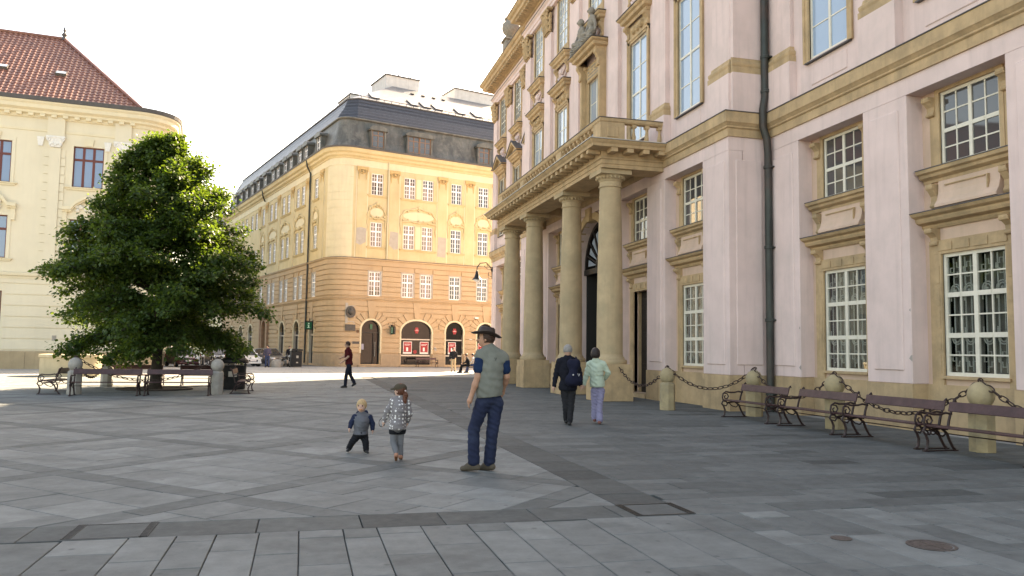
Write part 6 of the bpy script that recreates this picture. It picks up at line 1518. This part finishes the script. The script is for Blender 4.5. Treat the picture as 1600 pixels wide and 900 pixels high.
# --- man in maroon shirt striding left
p = px(541, 604, .0252)
J = dict(head=p(539.8,534.8,0), neck=p(541,540,.0), shL=p(539,544,-.14), shR=p(543.5,544,.14), elL=p(541.5,554,-.22), wrL=p(531.5,563,-.2), elR=p(537.5,553,.2), wrR=p(531,556,.18), pelvis=p(543,565,0), hemc=p(543,567.5,0),
         hpL=p(543,570,-.09), hpR=p(543.5,570,.09), knL=p(539,584,-.09), knR=p(545.5,583,.09), anL=p(538,600,-.08), anR=p(552,595.5,.1), toL=p(532,602.2,-.08), toR=p(549.2,600.5,.1))
figure('person', 'man in maroon T-shirt and dark jeans striding left across the square', (1.80, 32.9), J,
   dict(q=.98, h=.014, skin=SK2, bottom=cloth('dark_jeans', (.016,.018,.03)), top=cloth('maroon_tshirt', (.085,.012,.014)), tname='shirt', sleeve='short', sg=1.2, gap=.02, yaw=math.pi/2, dep=.13, shoe=MATS['black_shoe'], face=math.pi, hair=MATS['dark_brown_hair'], hline=.45, hslope=.4, hlow=.4, hr=.11, flatR=False))

# --- far figures
def far_person(label, x, y, H, top, bottom, pose='stand', face=math.pi*1.5, hair=None, skin_=SK2, group='people far across the square', q=None):
    q = q or H/1.75; k = H/1.75; j = {}
    S = lambda *a: tuple(k*c for c in a)
    if pose == 'stand':
        J = dict(head=S(0,0,1.63), neck=S(0,0,1.48), shL=S(-.19,0,1.42), shR=S(.19,0,1.42), elL=S(-.25,.02,1.14), wrL=S(-.23,-.06,.90), elR=S(.25,.02,1.14), wrR=S(.17,-.16,1.0), pelvis=S(0,0,.93), hpL=S(-.09,0,.86), hpR=S(.09,0,.86), knL=S(-.10,-.01,.48), knR=S(.11,.03,.48), anL=S(-.11,.02,.08), anR=S(.13,.06,.08), toL=S(-.14,-.13,.035), toR=S(.17,-.08,.035))
    elif pose == 'sit':       # seated facing left
        J = dict(head=S(-.10,0,1.22), neck=S(-.03,0,1.08), shL=S(-.02,-.19,1.0), shR=S(.02,.19,1.0), elL=S(-.12,-.24,.74), wrL=S(-.33,-.16,.66), elR=S(-.1,.24,.74), wrR=S(-.32,.14,.66), pelvis=S(.08,0,.54), hpL=S(.03,-.1,.52), hpR=S(.03,.1,.52), knL=S(-.40,-.12,.50), knR=S(-.40,.12,.52), anL=S(-.42,-.12,.08), anR=S(-.54,.12,.08), toL=S(-.58,-.13,.035), toR=S(-.70,.12,.035))
    f_, _ = figure('person', label, (x, y), J, dict(q=q, h=.02, skin=skin_, bottom=bottom, top=top, face=face, hair=hair, hline=.5, hslope=.5, hlow=.4, shoe=MATS['black_shoe'], eyes=False, yaw=0 if pose == 'stand' else math.pi/2, group=group, curl=.5))
    return f_
BEI = cloth('beige_chinos', (.42,.33,.22)); DK = cloth('dark_jumper', (.018,.018,.022)); WHI = cloth('white_shirt', (.62,.6,.58)); BLU = cloth('blue_jeans', (.05,.07,.14)); RED = cloth('red_top', (.38,.03,.04))
HB = MATS['near_black_hair']
far_person('seated person in black with legs out on the far bench before the shops', 11.15, 54.6, 1.75, DK, cloth('black_trousers', (.012,.012,.015)), 'sit', math.pi, HB)
far_person('standing person in dark jacket and beige trousers behind the far bench', 10.6, 57.0, 1.75, DK, BEI, 'stand', -math.pi*.3, HB)
far_person('person in white top sitting upright on the far bench before the shops', 11.75, 55.3, 1.75, WHI, BLU, 'sit', math.pi, HB)
far_person('small child in pale cream clothes beside the far bench', 11.75, 54.2, 1.2, cloth('cream_knit', (.6,.52,.42)), cloth('pink_trousers', (.5,.25,.28)), 'stand', math.pi*1.2, mat('cream_bonnet', (.7,.66,.6), .9))
far_person('pedestrian in dark top and blue jeans in front of the grey parked car', -2.65, 66.3, 1.75, cloth('patterned_top', (.09,.08,.12)), BLU, 'stand', -math.pi*.7, HB)
far_person('person in dark shirt standing before the white parked car', -5.0, 66.2, 1.7, cloth('brown_shirt', (.06,.045,.04)), BEI, 'stand', -math.pi*.5, HB)
far_person('person in black standing at the motorcycle beside the waste container', -1.0, 68.6, 1.72, DK, cloth('black_trousers', (.012,.012,.015)), 'stand', -math.pi*.4, HB)
# ================================================================== the tree in the middle of the seats
TX, TY = -5.15, 31.6
tree = thing('broadleaf_tree', 'broad dark green leafy tree with low crown standing inside the ring of benches', 'tree', (TX, TY, 0))
BARK = mat('dark_bark', (.055,.045,.036), .95, var=.3, vscale=6, zs=.3, bump=.6, bscale=25)
tr = random.Random(11)
RP = [(1.0, 2.3), (1.5, 3.1), (2.1, 3.75), (3.0, 4.15), (4.0, 4.2), (4.9, 4.05), (5.6, 3.6), (6.4, 3.15), (7.1, 2.65), (7.9, 2.05), (8.6, 1.35), (9.2, .5)]
def rad(z):
    for (a, ra), (b, rb) in zip(RP, RP[1:]):
        if a <= z <= b: return ra+(rb-ra)*(z-a)/(b-a)
    return .2
tp_ = [(0,0,-.02), (.0,.0,.25), (.03,.02,1.2), (.02,.0,2.6), (-.05,.04,4.4), (-.02,.05,6.4), (.05,0,7.6), (.0,.02,8.9)]
O('trunk', MB().tube(tp_, [.30,.20,.175,.165,.135,.10,.06,.015], 12), BARK, tree, smooth=True)
def tpos(z):
    for a, b in zip(tp_, tp_[1:]):
        if a[2] <= z <= b[2]: k = (z-a[2])/(b[2]-a[2]); return Vector((a[0]+(b[0]-a[0])*k, a[1]+(b[1]-a[1])*k, z))
    return Vector(tp_[-1])
limbs = MB(); twigs = []      # leaf-bearing twigs: (start, end)
n_b = 175
for i in range(n_b):
    f_ = (i+.5)/n_b; zb = 1.5+f_*7.0+tr.uniform(-.35, .35); az = i*2.39996+tr.uniform(-.9, .9)
    zt = zb+(-.15 if zb < 2.6 else .45+.5*f_)+tr.uniform(-.5, .8)
    zt = max(1.3, min(9.15, zt)); r_ = .93*rad(zt)*tr.choice((1., .98, .94, .9, .82, .68, .5))*tr.uniform(.95, 1.03)
    s_ = tpos(max(1.35, min(zb, 8.8))); e_ = Vector((r_*math.cos(az), r_*math.sin(az), zt-.16*r_*(1 if zb < 3.2 else .2)))
    m1 = s_.lerp(e_, .35)+Vector((0,0,.28+.1*r_*.4)); m2 = s_.lerp(e_, .7)+Vector((0,0,.22+.05*r_))
    P = [s_, m1, m2, e_]; b0 = .02+.04*(1-f_)
    limbs.tube([tuple(q) for q in P], [b0, b0*.7, b0*.42, .008], 6)
    def along(t):
        t *= 3; k = min(2, int(t)); return P[k].lerp(P[k+1], t-k)
    ns = int(5+r_*4.2)
    for k in range(ns):
        t = .22+.78*(k+tr.random())/ns; c = along(t); d = (e_-s_).normalized(); sd_ = Vector((-d.y, d.x, 0)); 
        if sd_.length < .1: sd_ = Vector((1,0,0))
        sd_.normalize(); sg = 1 if k % 2 else -1
        ln = (.25+.85*(1-t))*tr.uniform(.6, 1.25)*min(1.2, .4+r_*.3)
        g = c+(d*tr.uniform(.3, .9)+sd_*sg*tr.uniform(.5, 1.1)+Vector((0,0,tr.uniform(-.55,.75)))).normalized()*ln
        limbs.tube([tuple(c), tuple(c.lerp(g, .5)+Vector((0,0,.04))), tuple(g)], [.014,.009,.004], 4, caps=False); twigs.append((c, g))
    twigs.append((m2, e_))
O('limbs', limbs, BARK, tree)
LEAF = bpy.data.materials.new('tree_leaf'); LEAF.use_nodes = True; t = LEAF.node_tree; t.nodes.clear(); N = t.nodes; L = t.links
out = N.new('ShaderNodeOutputMaterial'); df = N.new('ShaderNodeBsdfPrincipled'); tl = N.new('ShaderNodeBsdfTranslucent'); mxs = N.new('ShaderNodeMixShader'); mxs.inputs[0].default_value = .42
at = N.new('ShaderNodeAttribute'); at.attribute_name = 'tone'
mc_ = N.new('ShaderNodeMix'); mc_.data_type = 'RGBA'; mc_.inputs[6].default_value = (.022,.05,.014,1); mc_.inputs[7].default_value = (.065,.115,.026,1); L.new(at.outputs['Fac'], mc_.inputs[0])
mt_ = N.new('ShaderNodeMix'); mt_.data_type = 'RGBA'; mt_.inputs[6].default_value = (.08,.15,.012,1); mt_.inputs[7].default_value = (.19,.27,.03,1); L.new(at.outputs['Fac'], mt_.inputs[0])
L.new(mc_.outputs[2], df.inputs['Base Color']); df.inputs['Roughness'].default_value = .5; df.inputs['Specular IOR Level'].default_value = .35; L.new(mt_.outputs[2], tl.inputs[0])
L.new(df.outputs[0], mxs.inputs[1]); L.new(tl.outputs[0], mxs.inputs[2]); L.new(mxs.outputs[0], out.inputs[0])
rg = np.random.default_rng(5); C_ = []; D_ = []
for (c, g) in twigs:
    ln = (g-c).length; n = int(22+ln*50)
    tt = rg.random(n)**.8; base = np.array(c)[None]+(np.array(g)-np.array(c))[None]*tt[:,None]
    base += rg.normal(0, 1, (n,3))*np.array([.13,.13,.12])
    C_.append(base); D_.append(np.repeat(np.array((g-c).normalized())[None], n, 0))
C_ = np.concatenate(C_); D_ = np.concatenate(D_); n = len(C_)
sz = rg.uniform(.05, .095, n); out_ = D_+rg.normal(0, .55, (n,3)); out_[:,2] -= .45; out_ /= np.linalg.norm(out_, axis=1)[:,None]
up_ = np.array([0,0,1.])+rg.normal(0, .42, (n,3)); sd_ = np.cross(out_, up_); sd_ /= np.linalg.norm(sd_, axis=1)[:,None]; nr = np.cross(sd_, out_)
def leafpt(a, b, c): return C_+out_*(sz*a)[:,None]+sd_*(sz*b)[:,None]+nr*(sz*c)[:,None]
V = np.stack([leafpt(-.2,0,0), leafpt(.45,.72,.14), leafpt(1.5,0,-.12), leafpt(.45,-.72,.14)], 1).reshape(-1,3)
me = bpy.data.meshes.new('crown'); me.vertices.add(len(V)); me.vertices.foreach_set('co', V.astype(np.float32).ravel())
idx = np.arange(n)*4; Fc = np.concatenate([np.stack([idx, idx+1, idx+2], 1), np.stack([idx, idx+2, idx+3], 1)])
me.loops.add(len(Fc)*3); me.loops.foreach_set('vertex_index', Fc.astype(np.int32).ravel()); me.polygons.add(len(Fc)); me.polygons.foreach_set('loop_start', np.arange(0, len(Fc)*3, 3, dtype=np.int32)); me.polygons.foreach_set('loop_total', np.full(len(Fc), 3, np.int32))
me.update(calc_edges=True); a = me.attributes.new('tone', 'FLOAT', 'FACE'); tn = rg.random(n)**1.3; a.data.foreach_set('value', np.concatenate([tn, tn]).astype(np.float32))
me.materials.append(LEAF); o = bpy.data.objects.new('crown', me); link(o, tree)
print('leaves', n)
O('tree_pit', MB().lathe([(1.3,.0),(1.3,.05),(1.15,.05),(1.13,.02),(.1,.03)], 0, 0, 24), mat('pit_earth', (.06,.05,.042), .95, var=.3, vscale=8), tree)
# ================================================================== parked cars, motorcycles, statue, far details
TYRE = mat('tyre_rubber', (.018,.018,.018), .85); RIM = mat('alloy_rim', (.4,.4,.41), .35, metal=.7); LAMP = mat('headlight_lens', (.55,.58,.6), .1, spec=.8); CARG = glass_mat('car_glass', (.03,.035,.04), .03, .7)
TAIL = mat('tail_lamp', (.3,.01,.01), .3)
def car(label, x, y, ang, paint, L_=3.9, H=1.5, W=1.68):
    """hatchback pointing along local -y... front at -x; body lofted from side stations"""
    e = thing('parked_car', label, 'car', (x, y, 0), ang, 'cars parked in the street')
    hw = W/2; st = [  # x, half width, sill z, belt z
        (-L_/2, hw*.72, .34, .62), (-L_/2+.10, hw*.86, .24, .72), (-L_/2+.45, hw*.96, .2, .82), (-L_/2+1.05, hw, .2, .94), (-.2, hw, .2, .97), (.8, hw, .2, 1.0), (L_/2-.45, hw*.97, .22, 1.02), (L_/2-.1, hw*.90, .28, .98), (L_/2, hw*.80, .36, .86)]
    v = []; f = []; m = 8
    for sx, w_, a, b in st:
        v += [(sx, -w_*.9, a), (sx, -w_, a+.12), (sx, -w_, (a+b)/2), (sx, -w_*.93, b), (sx, w_*.93, b), (sx, w_, (a+b)/2), (sx, w_, a+.12), (sx, w_*.9, a)]
    for i in range(len(st)-1):
        for k in range(m): j = (k+1) % m; f.append((i*m+k, i*m+j, (i+1)*m+j, (i+1)*m+k))
    f += [tuple(range(m)), tuple((len(st)-1)*m+k for k in range(m))]
    b = O('body', MB().add(v, f), paint, e, smooth='auto', bevel=.03)
    cs = [(-L_/2+1.0, hw*.88, .95), (-L_/2+1.62, hw*.72, H-.06), (-.1, hw*.70, H), (.9, hw*.70, H-.03), (L_/2-.42, hw*.72, H-.14), (L_/2-.12, hw*.85, .98)]
    def cab(g, lst):
        v = []; f = []
        for sx, w_, z in lst: v += [(sx, -(w_+g), z), (sx, (w_+g), z)]
        return v, f
    base = [(cs[0][0], hw*.9), (cs[0][0]+.35, hw*.93), (-.1, hw*.93), (.9, hw*.93), (cs[4][0], hw*.92), (cs[5][0], hw*.88)]
    v = [(sx, s_*w_, z) for sx, w_, z in cs for s_ in (-1, 1)]+[(sx, s_*w_, .95) for sx, w_ in base for s_ in (-1, 1)]; f = []
    for i in range(5):
        f.append((2*i, 2*i+1, 2*i+3, 2*i+2)); o_ = 12
        f.append((2*i, 2*i+2, o_+2*i+2, o_+2*i)); f.append((2*i+1, o_+2*i+1, o_+2*i+3, 2*i+3))
    g = O('greenhouse', MB().add(v, f), CARG, e)
    O('car_roof', MB().add([(sx, s_*(w_+.005), z+.012) for sx, w_, z in cs[1:5] for s_ in (-1, 1)]+[(sx, s_*(w_+.03), z-.06) for sx, w_, z in cs[1:5] for s_ in (-1, 1)], [(2*i, 2*i+1, 2*i+3, 2*i+2) for i in range(3)]+[(2*i, 2*i+2, 8+2*i+2, 8+2*i) for i in range(3)]+[(2*i+1, 8+2*i+1, 8+2*i+3, 2*i+3) for i in range(3)]), paint, e, smooth='auto')
    for s_ in (-1, 1):
        for a, c in ((0, 1), (5, 4)): O('roof_pillar', MB().tube([(cs[a][0], s_*cs[a][1], cs[a][2]), (cs[c][0], s_*cs[c][1], cs[c][2])], .035, 5), paint, e)
        O('roof_pillar', MB().tube([(.15, s_*hw*.92, .96), (.1, s_*hw*.71, H-.03)], .035, 5), paint, e)
        O('door_line', MB().box(-.72, -.70, *sorted((s_*hw*1.0, s_*(hw+.004))), .3, .94).box(.28, .30, *sorted((s_*hw*1.0, s_*(hw+.004))), .3, .96), BLACK, b)
        O('door_handle', MB().box(.02, .2, *sorted((s_*hw*.98, s_*(hw+.03))), .80, .84), paint, b)
        O('wing_mirror', MB().cbox(-L_/2+1.35, -L_/2+1.5, *sorted((s_*hw*.95, s_*(hw+.17))), .95, 1.08, .02), paint, e)
        O('headlight', MB().cbox(-L_/2+.01, -L_/2+.32, *sorted((s_*hw*.52, s_*hw*.90)), .60, .76, .02), LAMP, e)
        O('tail_light', MB().cbox(L_/2-.16, L_/2-.0, *sorted((s_*hw*.62, s_*hw*.92)), .72, .98, .02), TAIL, e)
        for wx in (-L_/2+.72, L_/2-.68):
            prof = [(.17,-.09),(.30,-.10),(.31,-.06),(.31,.06),(.30,.10),(.17,.09)]
            mb = MB().lathe(prof, 0, 0, 18); mb.xf(Matrix.Translation((wx, s_*(hw-.09), .31)) @ Matrix.Rotation(math.pi/2, 4, 'X')); w_ = O('wheel', mb, TYRE, e, smooth='auto')
            mb = MB().lathe([(.20,-.092),(.18,-.075),(.05,-.085),(.01,-.09)] if s_ > 0 else [(.20,.092),(.18,.075),(.05,.085),(.01,.09)], 0, 0, 14); mb.xf(Matrix.Translation((wx, s_*(hw-.09)+s_*.01, .31)) @ Matrix.Rotation(math.pi/2, 4, 'X')); O('rim', mb, RIM, w_)
    O('grille', MB().box(-L_/2-.005, -L_/2+.06, -hw*.45, hw*.45, .40, .55), BLACK, e); O('number_plate', MB().box(-L_/2-.02, -L_/2+.0, -.26, .26, .44, .55), POSTW, e)
    O('bumper', MB().cbox(-L_/2-.03, -L_/2+.2, -hw*.84, hw*.84, .24, .40, .03), paint, e)
    return e
PW = mat('white_car_paint', (.70,.70,.68), .25, coat=.6); PG = mat('silver_grey_car_paint', (.19,.18,.18), .28, metal=.5, coat=.6); PR = mat('dark_red_car_paint', (.06,.012,.014), .3, coat=.5); PB = mat('blue_black_car_paint', (.03,.035,.05), .3, coat=.5)
car('white hatchback parked farther left in the street beyond the tree', -4.7, 69.6, R(118), PW, 3.9, 1.52)
car('silver grey hatchback parked beside the white one at the ochre building', -2.7, 70.4, R(122), PG, 3.7)
car('dark red car parked left of the tree trunk in the street', -9.0, 66.5, R(112), PR, 4.2, 1.5)
car('dark blue car half hidden behind the tree farther down the street', -7.0, 72.5, R(115), PB, 4.2)
def moto(label, x, y, ang, m):
    e = thing('motorcycle', label, 'motorcycle', (x, y, 0), ang, 'motorcycles parked in the street')
    for wx in (-.66, .66):
        mb = MB()
        mb.tube([(wx+.27*math.cos(t), 0, .31+.27*math.sin(t)) for t in [2*math.pi*i/16 for i in range(17)]], .05, 6); w_ = O('wheel', mb, TYRE, e, smooth=True); O('rim', MB().tube([(wx-.25,0,.31),(wx+.25,0,.31)], .014, 4).tube([(wx,0,.06),(wx,0,.56)], .014, 4).tube([(wx-.17,0,.14),(wx+.17,0,.48)], .012, 4), RIM, w_)
    O('engine', MB().cbox(-.22, .25, -.14, .14, .25, .58, .05), STEEL, e); O('fuel_tank', MB().ball((-.12, 0, .80), .2, 12, 8, sx=1.5, sz=.75, sy=.8), m, e, smooth=True)
    O('seat', MB().cbox(.08, .82, -.13, .13, .72, .82, .04), BLACK, e); O('front_fork', MB().tube([(-.66,.09,.31),(-.42,.09,.92)], .025, 5).tube([(-.66,-.09,.31),(-.42,-.09,.92)], .025, 5), STEEL, e)
    O('handlebar', MB().tube([(-.30,-.36,.98),(-.42,-.12,1.0),(-.42,.12,1.0),(-.30,.36,.98)], .018, 5), BLACK, e); O('headlight', MB().ball((-.56,0,.88), .1, 10, 6), LAMP, e); O('exhaust', MB().tube([(.0,.15,.28),(.4,.17,.3),(.85,.18,.4)], .045, 6), STEEL, e); O('rear_mudguard', MB().tube([(.4,0,.6),(.7,0,.66),(.98,0,.5)], .06, 6), m, e)
    return e
moto('black motorcycle between the round grey stone and the waste container', -1.2, 67.9, R(115), BLACK)
moto('dark red motorcycle parked under the right side of the tree', -7.2, 63.8, R(100), PR); moto('black motorcycle parked next to the red one under the tree', -6.5, 64.0, R(105), BLACK)

moto('grey motorcycle at the right end of the parked row under the tree', -5.9, 64.2, R(110), PG)
# two carved children resting on the central hood of the palace
def stone_child(label, lx, flip, loc_z):
    w0 = PAL.matrix_basis @ Vector((lx, YU-.42, loc_z)); s_ = flip
    e = thing('stone_statue', label, 'statue', w0, -math.pi/2)
    q = 1.15
    P = [('e', (s_*.05,0,1.30*q), (.15,.15,.17), None, .03), ('c', (s_*.03,0,1.12*q), (s_*.05,0,1.2*q), .07, .07, .03), ('e', (0,0,.85*q), (.21,.16,.30), None, .06), ('e', (-s_*.02,0,.50*q), (.22,.19,.2), None, .06),
         ('c', (s_*.2,0,1.02*q), (s_*.34,-.06,.72*q), .085, .07, .04), ('c', (s_*.34,-.06,.72*q), (s_*.16,-.2,.56*q), .07, .055, .03), ('c', (-s_*.2,0,1.0*q), (-s_*.36,.02,.70*q), .085, .07, .04), ('c', (-s_*.36,.02,.70*q), (-s_*.52,-.04,.42*q), .07, .055, .03),
         ('c', (s_*.05,-.05,.45*q), (s_*.42,-.2,.52*q), .125, .1, .05), ('c', (s_*.42,-.2,.52*q), (s_*.62,-.22,.12*q), .095, .06, .04), ('c', (s_*.0,.02,.42*q), (s_*.55,-.1,.28*q), .125, .1, .05), ('c', (s_*.55,-.1,.28*q), (s_*.95,-.12,.06*q), .09, .055, .04),
         ('c', (-s_*.3,.05,.15), (s_*.6,.0,.10), .14, .10, .08), ('e', (s_*.10,-.13,1.28*q), (.05,.05,.06), None, .03)]
    surf_obj('figure', P, .02, STONE_D, e, wr=.006, wf=14, cuts=[((0,0,0), (0,0,-1))]); surf_obj('drapery', [('c', (-s_*.1,-.12,.35), (s_*.5,-.24,.3), .12, .1, .08), ('c', (s_*.45,-.25,.3), (s_*.5,-.3,.02), .1, .07, .06)], .02, STONE_D, e, wr=.02, wf=24, cuts=[((0,0,0), (0,0,-1))])
stone_child('weathered stone child seated on the near end of the central window hood', .55, -1, 14.52)
stone_child('lower reclining stone child at the far end of the central window hood', -.75, -1, 14.52)
